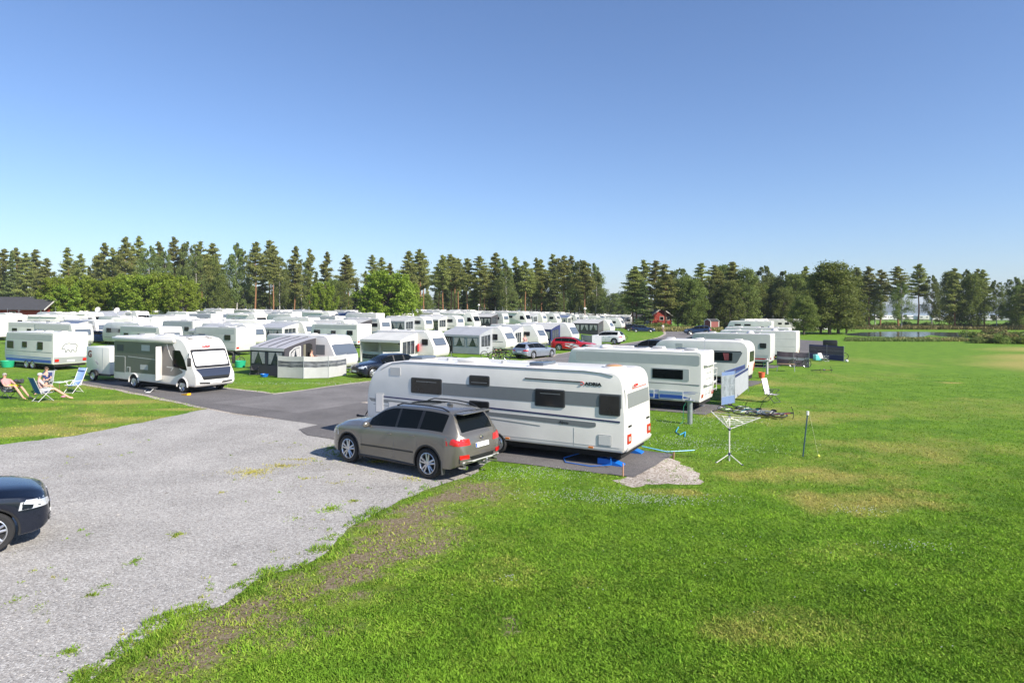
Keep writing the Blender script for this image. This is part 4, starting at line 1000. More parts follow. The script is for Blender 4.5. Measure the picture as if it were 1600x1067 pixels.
sheet('gravel_lot', GRAV, GRAVM, .006)
def ribbon(name, pts, m, z, jit=.12, over=0):
    """pts: (x, y, half width) smooth road that follows the ground"""
    P = np.array(pts, float); t = np.linspace(0, len(P) - 1, 14 * (len(P) - 1) + 1); i = np.clip(t.astype(int), 0, len(P) - 2); f = t - i
    def cat(k):
        p0, p1, p2, p3 = P[np.maximum(i - 1, 0), k], P[i, k], P[i + 1, k], P[np.minimum(i + 2, len(P) - 1), k]; return .5 * (2 * p1 + (p2 - p0) * f + (2 * p0 - 5 * p1 + 4 * p2 - p3) * f ** 2 + (3 * p1 - p0 - 3 * p2 + p3) * f ** 3)
    x, y, w = cat(0), cat(1), cat(2); dx, dy = np.gradient(x), np.gradient(y); l = np.hypot(dx, dy); nx_, ny_ = -dy / l, dx / l; V = []; F = []
    for j in range(len(x)):
        for q in range(5):
            s = (q - 2) / 2; e = (w[j] + jit * float(fbm(x[j], y[j], .7, q))) * s; a, c = x[j] + nx_[j] * e, y[j] + ny_[j] * e; V.append((a, c, float(terr(a, c)) + z))
    F = [(j * 5 + q, (j + 1) * 5 + q, (j + 1) * 5 + q + 1, j * 5 + q + 1) for j in range(len(x) - 1) for q in range(4)]
    me = bpy.data.meshes.new(name); me.from_pydata(V, [], F); me.materials.append(m); o = bpy.data.objects.new(name, me); COL.objects.link(o); bm = bmesh.new(); bm.from_mesh(me); bmesh.ops.recalc_face_normals(bm, faces=bm.faces[:])
    if sum(f_.normal.z for f_ in bm.faces) < 0: bmesh.ops.reverse_faces(bm, faces=bm.faces[:])
    bm.to_mesh(me); bm.free(); return tag(o, kind='structure'), [(x[j] + nx_[j] * w[j], y[j] + ny_[j] * w[j]) for j in range(len(x))] + [(x[j] - nx_[j] * w[j], y[j] - ny_[j] * w[j]) for j in range(len(x))][::-1]
# the long road through the camp, the strip under the motorhome, the pitches
r0 = camp(7.2, -13); roads = []
far_edge = [g2(470, 620), g2(572, 600)]
rd = [camp(7.6, -12.5), camp(7.8, -4), camp(8.2, 10), camp(8.6, 26)]
rd2 = [(g2(915, 556)), (g2(985, 542)), (g2(1052, 529)), (g2(1060, 520)), (g2(1038, 513.5)), (g2(1000, 510.5)), (g2(940, 508))]
ribbon('road_verge', [(*p, 3.25) for p in rd] + [(*rd2[0], 3.2), (*rd2[1], 3.0), (*rd2[2], 3.0), (*rd2[3], 2.9), (*rd2[4], 2.7), (*rd2[5], 2.6)], SANDM, .010, jit=.25)
o, pl = ribbon('road', [(*p, 2.9) for p in rd] + [(*rd2[0], 2.8), (*rd2[1], 2.6), (*rd2[2], 2.5), (*rd2[3], 2.4), (*rd2[4], 2.2), (*rd2[5], 2), (*rd2[6], 2)], ASPH, .016); roads.append(pl)
mh = [(lambda p: (p[0] + RX[0] * w, p[1] + RX[1] * w))(g2(*q)) for q, w in (((118, 597), 1.3), ((200, 611), 1.8), ((268, 625), 2.1), ((352, 643), 2.4), ((430, 654), 2.6), ((540, 670), 2.6))]
ribbon('pitch_verge', [(*mh[0], 1.6), (*mh[1], 2.1), (*mh[2], 2.4), (*mh[3], 2.6), (*mh[4], 2.7)], SANDM, .008, jit=.2)
o, pl = ribbon('motorhome_pitch', [(*mh[0], 1.3), (*mh[1], 1.8), (*mh[2], 2.1), (*mh[3], 2.4), (*mh[4], 2.6), (*mh[5], 2.6)], ASPH2, .012, jit=.1); roads.append(pl)
PADS = []
def pitch(pts, m, z): sheet('pitch', jag(pts, .05, 1.5), m, z); PADS.append(pts)
pitch([mc(-.55, .78), mc(-.75, -2.5), mc(9, -3.0), mc(12.5, -3.0), mc(12.3, .1), mc(11.2, .75), mc(8, 1.0), mc(4, .95)], ASPH2, .020)
HG = [g2(*p) for p in [(505, 642), (575, 618), (640, 612), (640, 650), (560, 672)]]; sheet('gravel_patch', jag(HG, .08, 1.6), SANDM, .007); PADS.append(HG)
GP = [g2(*p) for p in [(968, 752), (1000, 720), (1030, 712), (1065, 722), (1095, 740), (1095, 757), (1030, 758), (985, 762)]]
sheet('gravel_patch', jag(GP, .22, 2.2), SANDM, .008)

# ------------------------------------------------------------------ grass blades, clover and weeds
def blades():
    r = np.random.default_rng(5); n = 760000
    u = r.uniform(-160, 1760, n); v = 548 + 590 * r.uniform(0, 1, n) ** .92
    t = CAMH / ((v - VH - RHO * (u - 800)) / FPX); x = (u - 800) / FPX * t; y = t.copy()
    x += r.normal(0, .02, n) * 1; dry, soil = ground_masks(x, y)
    keep = ~inpoly(x, y, GRAV) | ((dline(x, y, EDGE) < .25 + .22 * fbm(x, y, 2.2, 8)) & (fbm(x, y, 3, 12) > -.1))
    for pl in roads + PADS: keep &= ~inpoly(x, y, pl)
    keep &= ~inpoly(x, y, GP) | (fbm(x, y, 2.5, 81) > .22) & (r.uniform(size=n) < .6)
    keep &= r.uniform(size=n) > soil * (.78 + .35 * fbm(x, y, 3.1, 21)); keep &= (y < 46) & (y > 3)
    keep &= ~((x < -14) & (y > 44))
    x, y, dry = x[keep], y[keep], dry[keep]
    # weeds standing in the gravel
    W = [(518, 795, .30, .16, 700, 0), (276, 836, .16, .10, 260, .2), (210, 878, .13, .10, 300, 0), (165, 915, .16, .08, 160, 0), (146, 930, .16, .05, 140, .1), (110, 1018, .16, .07, 260, 0), (25, 938, .25, .12, 90, .1), (60, 950, .2, .1, 80, .1), (395, 738, .75, .30, 1500, .85), (440, 728, .55, .16, 700, .7), (470, 718, .6, .12, 500, .75), (553, 783, .18, .07, 180, .3), (527, 755, .3, .1, 120, .6), (540, 712, .7, .25, 900, .25), (590, 722, .9, .15, 500, .6), (478, 748, .2, .06, 90, .5), (640, 748, .5, .15, 300, .5), (520, 700, .5, .4, 500, .1), (120, 1050, .3, .1, 60, .1), (235, 990, .14, .05, 70, .5), (190, 992, .1, .05, 40, .9), (366, 883, .06, .04, 40, 0), (460, 810, .3, .12, 60, .1), (345, 770, .12, .05, 40, .5)]
    for (uu, vv, rx, ry, k, dd) in W:
        cx, cy = g2(uu, vv); k = int(k * .75); a = r.uniform(0, 2 * pi, k); q = np.abs(r.normal(0, .55, k)) * (1 + .45 * np.sin(a * 3 + uu) + .3 * np.sin(a * 5 + vv)); dd = min(1, dd + .18); nx_, ny_ = cx + rx * q * np.cos(a), cy + ry * 2.0 * q * np.sin(a); x = np.append(x, nx_); y = np.append(y, ny_); dry = np.append(dry, np.full(k, dd))
    k = 5200; cx = r.uniform(-14, 2, k); cy = r.uniform(8.5, 22, k); ok = inpoly(cx, cy, GRAV) & (r.uniform(size=k) < np.clip(.12 + .9 * fbm(cx, cy, .5, 61) + .5 * np.exp(-dline(cx, cy, EDGE) / .8), 0, 1) * .22); cx, cy = cx[ok], cy[ok]
    for a_, b_ in zip(cx, cy): q = int(r.integers(4, 16)); x = np.append(x, a_ + r.normal(0, .035, q)); y = np.append(y, b_ + r.normal(0, .035, q)); dry = np.append(dry, np.full(q, r.uniform(0, .7)))
    n = len(x); cl = np.clip(fbm(x, y, 1.3, 31) + .5, 0, 1); lush = np.clip(fbm(x, y, 4.5, 33) * 1.3 + .5, 0, 1)
    h = (.018 + .05 * lush ** 1.5) * r.uniform(.5, 1.7, n) * np.where(y > 20, 1.15, 1.0) * (1 + .9 * np.clip(1.2 - dline(x, y, EDGE) / .5, 0, 1)); w = r.uniform(.005, .011, n) * (1 + y * .035)
    clov = (r.uniform(size=n) < np.clip(.25 + .55 * fbm(x, y, .8, 71), .08, .7)) & (y < 24); h = np.where(clov, r.uniform(.012, .035, n), h * .58); w = np.where(clov, r.uniform(.010, .020, n) * (1 + y * .02), w)
    a = r.uniform(0, 2 * pi, n); lean = np.where(clov, r.uniform(.9, 2.0, n), r.uniform(.2, 1.1, n)) * h; la = r.uniform(0, 2 * pi, n)
    z0 = terr(x, y) + .002; V = np.empty((n, 3, 3)); V[:, 0] = np.column_stack([x - w * np.cos(a), y - w * np.sin(a), z0]); V[:, 1] = np.column_stack([x + w * np.cos(a), y + w * np.sin(a), z0]); V[:, 2] = np.column_stack([x + lean * np.cos(la), y + lean * np.sin(la), z0 + h])
    lf = np.where(clov, .12, 0) + np.clip(.5 + r.normal(0, .2, n) + .35 * (lush - .5) + .25 * fbm(x, y, .7, 41), 0, 1)
    # white clover heads
    Fc = [(900, 775, 2.2, .7, 260), (1000, 782, 1.8, .5, 420), (800, 745, 2.5, .6, 300), (795, 905, .12, .12, 14), (760, 700, 2, 1, 120), (1100, 660, 3, 1.5, 300), (1130, 700, 2, 1.2, 250), (1340, 800, .8, .3, 60), (1420, 855, 1.2, .3, 60), (850, 735, 1.5, .4, 200), (640, 800, 2, .6, 60), (480, 600, 5, .8, 300), (1060, 690, 1.5, 1.0, 160), (1200, 900, 6, 3, 60)]
    fx, fy = [], []
    for (uu, vv, rx, ry, k) in Fc: cx, cy = g2(uu, vv); fx.append(cx + r.normal(0, .5, k) * rx); fy.append(cy + r.normal(0, .5, k) * ry)
    fx, fy = np.concatenate(fx), np.concatenate(fy); ok = ~inpoly(fx, fy, GRAV) & ~inpoly(fx, fy, PADS[0]); fx, fy = fx[ok], fy[ok]; k = len(fx); sz = r.uniform(.007, .014, k) * (1 + fy * .02); fz = r.uniform(.035, .07, k)
    FV = np.empty((k, 4, 3)); th = r.uniform(0, 2 * pi, k); tl = np.column_stack([np.cos(th) * .5, np.sin(th) * .5, np.full(k, .8)])
    for i, (dx, dz) in enumerate(((-1, 0), (0, -.8), (1, 0), (0, .8))): FV[:, i] = np.column_stack([fx + dx * sz * .9, fy - dz * sz * .45, fz + dz * sz])
    allv = np.concatenate([V.reshape(-1, 3), FV.reshape(-1, 3)]); me = bpy.data.meshes.new('grass'); me.vertices.add(len(allv)); me.vertices.foreach_set('co', allv.astype(np.float32).ravel())
    nl = 3 * n + 4 * k; me.loops.add(nl); me.loops.foreach_set('vertex_index', np.arange(nl, dtype=np.int32)); me.polygons.add(n + k)
    ls = np.concatenate([np.arange(n) * 3, 3 * n + np.arange(k) * 4]); me.polygons.foreach_set('loop_start', ls.astype(np.int32)); me.polygons.foreach_set('loop_total', np.concatenate([np.full(n, 3), np.full(k, 4)]).astype(np.int32)); me.update()
    fattr(me, 'dry', np.concatenate([np.clip(dry + r.normal(0, .10, n), 0, 1), np.zeros(k)]), 'FACE'); fattr(me, 'leaf', np.concatenate([lf, np.ones(k)]), 'FACE'); fattr(me, 'flower', np.concatenate([np.zeros(n), np.ones(k)]), 'FACE')
    me.materials.append(ground_mat('grass_blades', True)); o = bpy.data.objects.new('grass', me); COL.objects.link(o); tag(o, 'short green lawn grass with white clover heads', 'grass', kind='stuff')
blades()
def stones():
    r = np.random.default_rng(9); n = 5200; x = r.uniform(-14, 2, n); y = r.uniform(7.2, 24, n); k = inpoly(x, y, GRAV) & (r.uniform(size=n) < (9 / y) ** 1.2); x, y = x[k], y[k]; n = len(x); s = r.uniform(.008, .022, n) * (1 + (r.uniform(size=n) > .97) * 1.2)
    o = np.array([(1, 0, 0), (0, 1, 0), (-1, 0, 0), (0, -1, 0), (0, 0, .7), (0, 0, -.3)]); a = r.uniform(0, 6.28, n); V = o[None] * s[:, None, None] * r.uniform(.7, 1.3, (n, 6, 1)); ca, sa = np.cos(a)[:, None], np.sin(a)[:, None]
    X = V[..., 0] * ca - V[..., 1] * sa + x[:, None]; Y = V[..., 0] * sa + V[..., 1] * ca + y[:, None]; Z = V[..., 2] + .010; V = np.stack([X, Y, Z], -1).reshape(-1, 3)
    F = np.array([(0, 1, 4), (1, 2, 4), (2, 3, 4), (3, 0, 4)]); F = (F[None] + (np.arange(n) * 6)[:, None, None]).reshape(-1, 3); me = bpy.data.meshes.new('loose_stones'); me.from_pydata(V.tolist(), [], F.tolist()); me.materials.append(mat('stone', (.42, .40, .38), .9, var=.6, vscale=3)); o = bpy.data.objects.new('loose_stones', me); COL.objects.link(o); tag(o, 'loose stones scattered over the gravel lot', 'stones', kind='stuff')
stones()

# ------------------------------------------------------------------ pond, lake, hills
def wmat(name, col, rough, bs):
    m = bpy.data.materials.new(name); m.use_nodes = True; nt = m.node_tree; b = nt.nodes['Principled BSDF']; b.inputs['Base Color'].default_value = (*col, 1); b.inputs['Roughness'].default_value = rough; b.inputs['IOR'].default_value = 1.33
    ge = nt.nodes.new('ShaderNodeNewGeometry'); n = nt.nodes.new('ShaderNodeTexNoise'); n.inputs['Scale'].default_value = bs; n.inputs['Detail'].default_value = 4; bp = nt.nodes.new('ShaderNodeBump'); bp.inputs['Strength'].default_value = .35; bp.inputs['Distance'].default_value = .08
    nt.links.new(ge.outputs['Position'], n.inputs['Vector']); nt.links.new(n.outputs['Fac'], bp.inputs['Height']); nt.links.new(bp.outputs[0], b.inputs['Normal']); return m
pond = [g2(*p) for p in [(1318, 522), (1345, 519.5), (1390, 518.2), (1440, 518.5), (1500, 519.8), (1570, 521), (1640, 522.5), (1700, 525), (1640, 527), (1560, 528), (1500, 527.5), (1470, 525.5), (1455, 523.5), (1440, 526.5), (1400, 527), (1350, 525.5), (1325, 524)]]
sheet('pond', pond, wmat('pond_water', (.02, .03, .035), .12, 1.5), .012)
lake = [(75, 520), (420, 470), (900, 520), (2600, 900), (3300, 2950), (60, 2950), (60, 900)]
sheet('lake', [(p[0] + 60, p[1] + 40) for p in lake], wmat('lake_water', (.03, .05, .07), .12, .6), .02)
FARM = mat('far_forest', (.045, .07, .045), .9, var=.5, vscale=.02)
def ridge(name, Y, x0, x1, hs, depth, seed, m=FARM, n=120):
    b = MB(); vs = []; q = 5
    for i in range(n + 1):
        x = x0 + (x1 - x0) * i / n; h = hs * (.62 + .38 * float(fbm(x, Y, 6.0 / (x1 - x0) * 2, seed)) + .05 * float(vnoise(x, 0, 90 / (x1 - x0) * 3, seed)))
        for j in range(q): a = pi * j / (q - 1) / 2; vs.append((x, Y + depth * (1 - cos(a)) , h * sin(a) - 2 * (j == 0)))
    fs = [(i * q + j, (i + 1) * q + j, (i + 1) * q + j + 1, i * q + j + 1) for i in range(n) for j in range(q - 1)]; b.add(vs, fs, m); return tag(b.build(name, smooth=60), kind='structure')
ridge('hill', 3000, -3600, 3800, 34, 400, 3); ridge('hill', 3400, 400, 3000, 62, 300, 8)
# ================================================================== THE BIG CARAVAN
W_, L_ = 2.46, 9.2
t, b, body = caravan('long white caravan with grey bands and five dark windows, nearest caravan, behind the grey-brown car', L_, W_, 2.68, 'adria', group=None)
MAIN = t; on_corner(t, (MC[0], MC[1]), MA, -L_ / 2, W_ / 2); X = lambda l: l - L_ / 2
decal(t, 'grey_band', b, rect(X(.10), X(6.08), 1.67, 2.06), '+y', MGREY, .006, rings=2, step=.6)
decal(t, 'grey_band', b, rect(-1.10, .98, 1.64, 2.06, .04), '-x', MGREY, .006, rings=3, step=.15)
for (x0, x1, z0, z1) in ((6.1, 7.32, 1.66, 2.17), (4.33, 5.07, 2.04, 2.36), (4.34, 5.07, 1.24, 1.57), (1.8, 2.78, 1.56, 2.08), (.13, .76, 1.45, 2.04)): cwin(t, b, X(x0), X(x1), z0, z1, '+y')
strip(t, 'navy_line', b, [(X(.14), 1.29), (X(3.1), 1.355), (X(8.75), 1.46)], .045, '+y', NAVY, .007)
decal(t, 'grey_stripe', b, rpoly([(X(.85), 1.10), (X(1.05), 1.06), (X(9.0), 1.27), (X(9.1), 1.38), (X(4.3), 1.255), (X(.85), 1.22)], .04, 3), '+y', MGREY, .006, rings=1, step=.6)
strip(t, 'thin_grey_line', b, [(X(2.6), .98), (X(4.4), 1.06), (X(8.9), 1.17)], .018, '+y', MGREY, .006)
text(body, 'lettering', 'ADRIA', .125, BLACK, (X(1.19), W_ / 2 + .006, 2.265), (-1, 0, 0), (0, 0, 1), bold=.006, sx=1.35)
m = MB(); m.tube([(X(1.29) + .055 * cos(a) * 1.2, W_ / 2 + .010, 2.31 + .045 * sin(a)) for a in np.linspace(.9, 5.4, 10)], .010, REDS, 4); m.build('emblem', body)
text(body, 'lettering', 'Alpina', .12, MGREY if False else BLACK, (X(2.0), W_ / 2 + .008, 1.115), (-1, 0, -.024), (0, 0, 1), shear=.3)
strip(t, 'awning_rail', b, [(X(1.33), 2.345), (X(3.11), 2.36)], .035, '+y', DGREY, .014)
m = MB(); m.tube([(X(l), W_ / 2 + .0, z) for l, z in ((.35, 2.56), (.7, 2.63), (1.2, 2.665), (7.6, 2.665), (8.1, 2.60), (8.6, 2.36))], .016, ALLOY, 6); m.build('edge_rail', t)
m = MB(); m.tube([(X(.0), W_ / 2 - .045, z) for z in (.5, 2.1)] + [(X(.1), W_ / 2 - .045, 2.40), (X(.35), W_ / 2 - .05, 2.60)], .014, LGREY, 6); m.build('corner_trim', t)
decal(t, 'flue_panel', b, rect(X(7.76), X(8.19), 2.20, 2.46, .02), '+y', LGREY, .012, rings=1)
for (x0, x1, z0, z1) in ((8.46, 8.81, .9, 1.56), (7.72, 8.26, .98, 1.30), (.38, .79, .58, .90)):
    o = decal(t, 'service_hatch', b, rect(X(x0), X(x1), z0, z1, .03), '+y', LGREY, .010, rings=1); decal(o, 'hatch_door', b, rect(X(x0 + .03), X(x1 - .03), z0 + .03, z1 - .03, .02), '+y', WHITE, .016, rings=1)
for l in (1.52, 5.6): strip(t, 'panel_seam', b, [(X(l), .5), (X(l), 1.02)], .012, '+y', LGREY, .004)
strip(t, 'panel_seam', b, [(X(.15), .56), (X(8.9), .60)], .014, '+y', LGREY, .004)
for (x0, x1, z) in ((4.42, 4.98, 2.14), (1.95, 2.6, 1.95), (6.3, 7.1, 2.05)): strip(t, 'blind_edge', b, [(X(x0), z), (X(x1), z)], .018, '+y', MGREY, .028)
for l in (1.0, 3.7, 6.6): decal(t, 'side_marker', b, rect(X(l) - .07, X(l) + .07, .48, .53, .01), '+y', ORANGE, .018, rings=1)
for s in (-1, 1):
    o = decal(t, 'tail_light', b, rect(s * .96 - .16, s * .96 + .16, .66, .94, .04), '-x', REDL, .03, rings=2); decal(o, 'lamp_centre', b, rect(s * .97 - .08, s * .97 + .08, .74, .86, .02), '-x', CLEARL, .036, rings=1)
    decal(t, 'grab_handle', b, rect(s * .88 - .13, s * .88 + .13, 1.12, 1.17, .02), '-x', BLACK, .03, rings=1); decal(t, 'reflector', b, rect(s * 1.02 - .03, s * 1.02 + .03, .46, .56, .01), '-x', REDL, .02, rings=1)
decal(t, 'number_plate', b, rect(-.26, .26, .74, .86), '-x', PLATEM, .02, rings=1); decal(t, 'bumper', b, rect(-1.14, 1.14, .45, .62, .05), '-x', WHITE, .05, rings=2, step=.3)
text(body, 'lettering', 'ADRIA', .10, REDS, (-L_ / 2 - .03, .52, 2.22), (0, -1, 0), (.05, 0, 1), bold=.004, sx=1.5)
strip(t, 'high_stop_light', b, [(-.9, 2.16), (.5, 2.16)], .02, '-x', REDL, .012); strip(t, 'moulding', b, [(-1.0, 2.13), (1.0, 2.13)], .02, '-x', LGREY, .02)
for (l, w, sx, sy, m_) in ((7.55, 1.0, .55, .9, SKYGL), (5.45, .85, .75, .95, WHITE), (2.95, .9, .55, 1.0, SKYGL)):
    roofvent(t, X(l), W_ / 2 - w, 2.68, sx, sy, m_, .13)
m = MB(); m.ell((X(.85), -.3, 2.70), (.28, .32, .09), mat('amber_dome', (.45, .26, .13), .2, coat=.5), 16, 8); m.lathe([(.36, 0), (.36, .04), (.2, .05)], WHITE, 18, c=(X(.85), -.3, 2.675)); m.build('roof_light', t)
for l in (6.5, 4.4): m = MB(); m.lathe([(0, .1), (.08, .09), (.09, 0)], LGREY, 12, c=(X(l), .2, 2.68)); m.build('roof_cowl', t)
drawbar(t, L_, W_); steadies(t, L_, W_); cwheels(t, -.1, W_, .33, True)
for i, (l, n_) in enumerate(((.55, -.3), (.55, -2.15))):
    q = thing('leveling_block', ['blue plastic block under the near rear corner of the long white caravan', 'blue plastic block under the far rear corner of the long white caravan'][i], 'block', (*mc(l, n_), .022), MA); m = MB(); m.prism([(-.42, 0), (.30, 0), (.30, .17), (.02, .17), (-.42, .03)], -.16, .16, PBLUE); m.build('ramp', q)
q = MB(); q.tube([(*mc(l, n_), z) for l, n_, z in ((.5, -.25, .35), (.35, .12, .10), (.9, .28, .04), (1.7, .18, .04), (1.95, -.25, .05), (1.5, -.5, .2))], .014, PBLUE, 6)
tag(q.build('hose'), 'thin blue hose looping on the asphalt under the rear of the long white caravan', 'hose')
q = MB(); q.tube([(*mc(.2, -2.3), .2), (*mc(-.5, -2.6), .05), (*mc(-.9, -3.0), .04), (*mc(-1.2, -3.3), .04)], .014, mat('cyan_hose', (.05, .35, .6), .4), 6); tag(q.build('hose'), 'pale blue cable running from the long caravan across the grass', 'cable')

# ================================================================== THE NEAR CARS
BRZ = paint('paint_bronze', (.215, .20, .175), .6, .26); BLKB = paint('paint_blue_black', (.006, .010, .022), .3, .25); SILVP = paint('paint_silver', (.42, .46, .52), .7, .3); REDP = paint('paint_red', (.52, .006, .012), .15, .3)
WHP = paint('paint_white', (.78, .78, .77), 0, .3); NAVP = paint('paint_navy', (.012, .03, .085), .3, .25); BLKP = paint('paint_black', (.012, .012, .014), .2, .25); TEALP = paint('paint_grey_teal', (.04, .09, .10), .3, .3); DGP = paint('paint_dark_grey', (.035, .038, .042), .4, .3)
wf, wr = g2(545.5, 719.5), g2(675.5, 752)
SUVA = radians(144.5); sx_, sy_ = (wf[0] + wr[0]) / 2, (wf[1] + wr[1]) / 2; cc = .96
sc_, (bx_, by_) = 1.0, (sx_ - cos(SUVA) * .035 + sin(SUVA) * .95, sy_ - sin(SUVA) * .035 - cos(SUVA) * .95)
bx_, by_ = sx_ - (-sin(SUVA)) * .93, sy_ - cos(SUVA) * .93
t, f = car('grey-brown metallic estate-style four-wheel-drive car with roof rails, parked before the long caravan', 'suv', BRZ, (bx_, by_, .012), SUVA, clad=BLACK, s=1.05)
strip(t, 'side_moulding', f, [(.98, .56), (-.95, .60)], .035, '+y', BLACK, .010); strip(t, 'side_moulding', f, [(.98, .56), (-.95, .60)], .035, '-y', BLACK, .010)
m = MB(); m.ell((-1.35, 0, 1.72), (.11, .035, .06), BRZ, 10, 6); m.build('aerial', t)
decal(t, 'sunroof', f, rect(-.95, .05, -.42, .42, .08), '+z', GLASS, .004, rings=2)
m = MB(); m.box(-2.28, -2.0, -.58, .58, 1.60, 1.625, BRZ, .01); m.build('spoiler', t)
m = MB(); m.tube([(-2.3, 0, .36), (-2.52, 0, .38), (-2.56, 0, .46)], .03, STEEL, 6); m.ell((-2.56, 0, .49), (.03, .03, .03), STEEL, 8, 5); m.build('tow_bar', t)
for s in (-1, 1):
    m = MB(); m.tube([(-2.2, s * .62, .34), (-2.44, s * .62, .35)], .045, CHROME, 10); m.build('exhaust', t)
    for x in (1.02, -1.90): m = MB(); m.box(x - .012, x + .012, s * .93 - .11, s * .93 + .02, .16, .50, DGREY, .005); m.build('mud_flap', t)
decal(t, 'diffuser', f, rect(-.72, .72, .40, .50, .03), '-x', LGREY, .02, rings=2, step=.1)
for s in (-1, 1): decal(t, 'rear_reflector', f, rect(s * .66 - .13, s * .66 + .13, .56, .66, .02), '-x', REDL, .022, rings=1)
m = MB(); m.lathe([(0, .0), (.045, 0), (.05, -.01), (0, -.012)], CHROME, 14, c=(-2.40, 0, 1.02), axis='x'); m.build('emblem', t)
dw = g2(-12, 868); DA = radians(37)
t, f = car('blue-black car whose front sticks into the picture on the gravel at the left edge', 'suv', BLKB, (dw[0] - cos(DA) * 1.5 - sin(DA) * .95, dw[1] - sin(DA) * 1.5 + cos(DA) * .95, .012), DA, s=.97)
for s in (-1, 1): m = MB(); m.box(1.02, 1.05, s * .93 - .12, s * .93 + .02, .16, .46, DGREY, .01); m.build('mud_flap', t)

# ================================================================== MOTORHOME AND BOX TRAILER
MHG = mat('motorhome_grey', (.135, .132, .130), .35, .2, var=.06, coat=.3); MHN = mat('bonnet_navy', (.045, .055, .085), .3, .3, coat=.3)
L_, W_, H_ = 7.35, 2.32, 2.9; MHA = radians(-29)
t = thing('motorhome', 'white and dark grey coach-built motorhome with its door open, on the asphalt strip at left', 'motorhome')
b = MB(); h = L_ / 2
P = rpoly([(-h, .42), (h - .15, .34), (h, .5), (h - .02, .95), (h - .30, 1.35), (h - .72, 2.28), (h - 1.15, H_ - .12), (h - 2.1, H_), (-h, H_ - .05)], [.08, .06, .12, .15, .12, .25, .4, .5, .22], 5)
shell(b, P, W_ / 2, .09, WHITE); body = b.build('body', t, smooth=30); on_corner(t, g2(300, 615.5), MHA, h - .35, -W_ / 2)
m = MB(); m.box(-h + .2, h - .4, -.95, .95, .25, .44, UNDER); m.build('chassis', t)
decal(t, 'grey_panel', b, rpoly([(-h + .08, .84), (h - 1.75, .84), (h - 1.1, 1.05), (h - 1.35, 1.62), (h - 2.0, 2.55), (-h + .08, 2.55)], .08, 3), '-y', MHG, .006, rings=1, step=.5)
decal(t, 'cab_window', b, rpoly([(h - 1.95, 1.35), (h - .75, 1.18), (h - 1.0, 1.75), (h - 1.35, 2.2), (h - 1.95, 2.2)], .08, 3), '-y', GLASS, .016, rings=1, step=.4)
decal(t, 'windscreen', b, rect(-1.05, 1.05, 1.30, 2.26, .1), '+x', BLACK, .012, rings=2, step=.2); o = decal(t, 'windscreen_blind', b, rect(-.97, .97, 1.43, 2.13, .08), '+x', mat('blind_white', (.78, .79, .80), .35, var=.06), .02, rings=2, step=.2)
decal(t, 'bonnet', b, rpoly([(-.74, .74), (.74, .74), (1.06, 1.28), (-1.06, 1.28)], .04, 3), '+x', MHN, .016, rings=3, step=.12); decal(t, 'grille', b, rpoly([(-.74, .70), (.74, .70), (.84, .88), (-.84, .88)], .03, 3), '+x', BLACK, .022, rings=2, step=.12)
for s in (-1, 1):
    decal(t, 'headlight', b, rpoly([(s * .86, .66), (s * 1.10, .66), (s * 1.10, 1.0), (s * .98, 1.0)], .03, 3), '+x', CLEARL, .022, rings=2, step=.1); decal(t, 'bumper_slot', b, rpoly([(s * .35, .48), (s * .95, .52), (s * 1.0, .60), (s * .38, .56)], .02, 3), '+x', BLACK, .016, rings=1)
    m = MB(); m.tube([(h - .62, s * (W_ / 2 - .02), 2.1), (h - .38, s * (W_ / 2 + .16), 2.0), (h - .36, s * (W_ / 2 + .17), 1.85)], .02, BLACK, 5); m.box(h - .40, h - .30, s * (W_ / 2 + .17) - .09, s * (W_ / 2 + .17) + .09, 1.42, 1.86, BLACK, .03); m.build('wing_mirror', t)
decal(t, 'number_plate', b, rect(-.26, .26, .50, .61), '+x', PLATEM, .022, rings=1)
text(body, 'lettering', 'Dethleffs', .13, REDS, (h - .71, -.32, 2.36), (0, 1, 0), (-.35, 0, 1), extr=.012, bold=.004)
m = MB(); m.box(-h + .05, h - 1.75, -W_ / 2 - .14, -W_ / 2 + .01, H_ - .30, H_ - .12, WHITE, .04); m.build('roller_awning', t)
decal(t, 'window', b, rect(-h + .35, -h + .95, 2.0, 2.36, .05), '-y', DGREY, .016, rings=1); 
o = decal(t, 'garage_door', b, rect(-h + .12, -h + 1.15, .80, 1.72, .05), '-y', LGREY, .012, rings=1); decal(o, 'door_leaf', b, rect(-h + .15, -h + 1.12, .83, 1.69, .05), '-y', MHG, .018, rings=1)
for (x0, x1, z0, z1, mm) in ((-h + 1.3, -h + 1.62, .82, 1.15, LGREY), (-h + 2.65, -h + 3.4, 2.08, 2.4, LGREY), (-h + 2.55, -h + 3.25, 1.05, 1.32, LGREY), (-h + 1.36, -h + 1.56, .87, 1.1, MHG)): decal(t, 'service_hatch', b, rect(x0, x1, z0, z1, .03), '-y', mm, .014 + .006 * (mm is MHG), rings=1)
strip(t, 'pale_stripe', b, [(-h + 1.4, 1.72), (h - 2.9, 1.62)], .035, '-y', LGREY, .012); strip(t, 'pale_stripe', b, [(h - 2.45, 1.30), (h - 1.9, 1.28), (h - 2.1, 1.1)], .06, '-y', LGREY, .012); strip(t, 'white_swoosh', b, [(h - 2.45, 2.5), (h - 2.2, 1.95), (h - 1.75, 1.45), (h - 1.0, 1.1)], .05, '-y', WHITE, .014)
decal(t, 'doorway', b, rect(h - 3.45, h - 2.9, .62, 2.36, .04), '-y', UNDER, .012, rings=1)
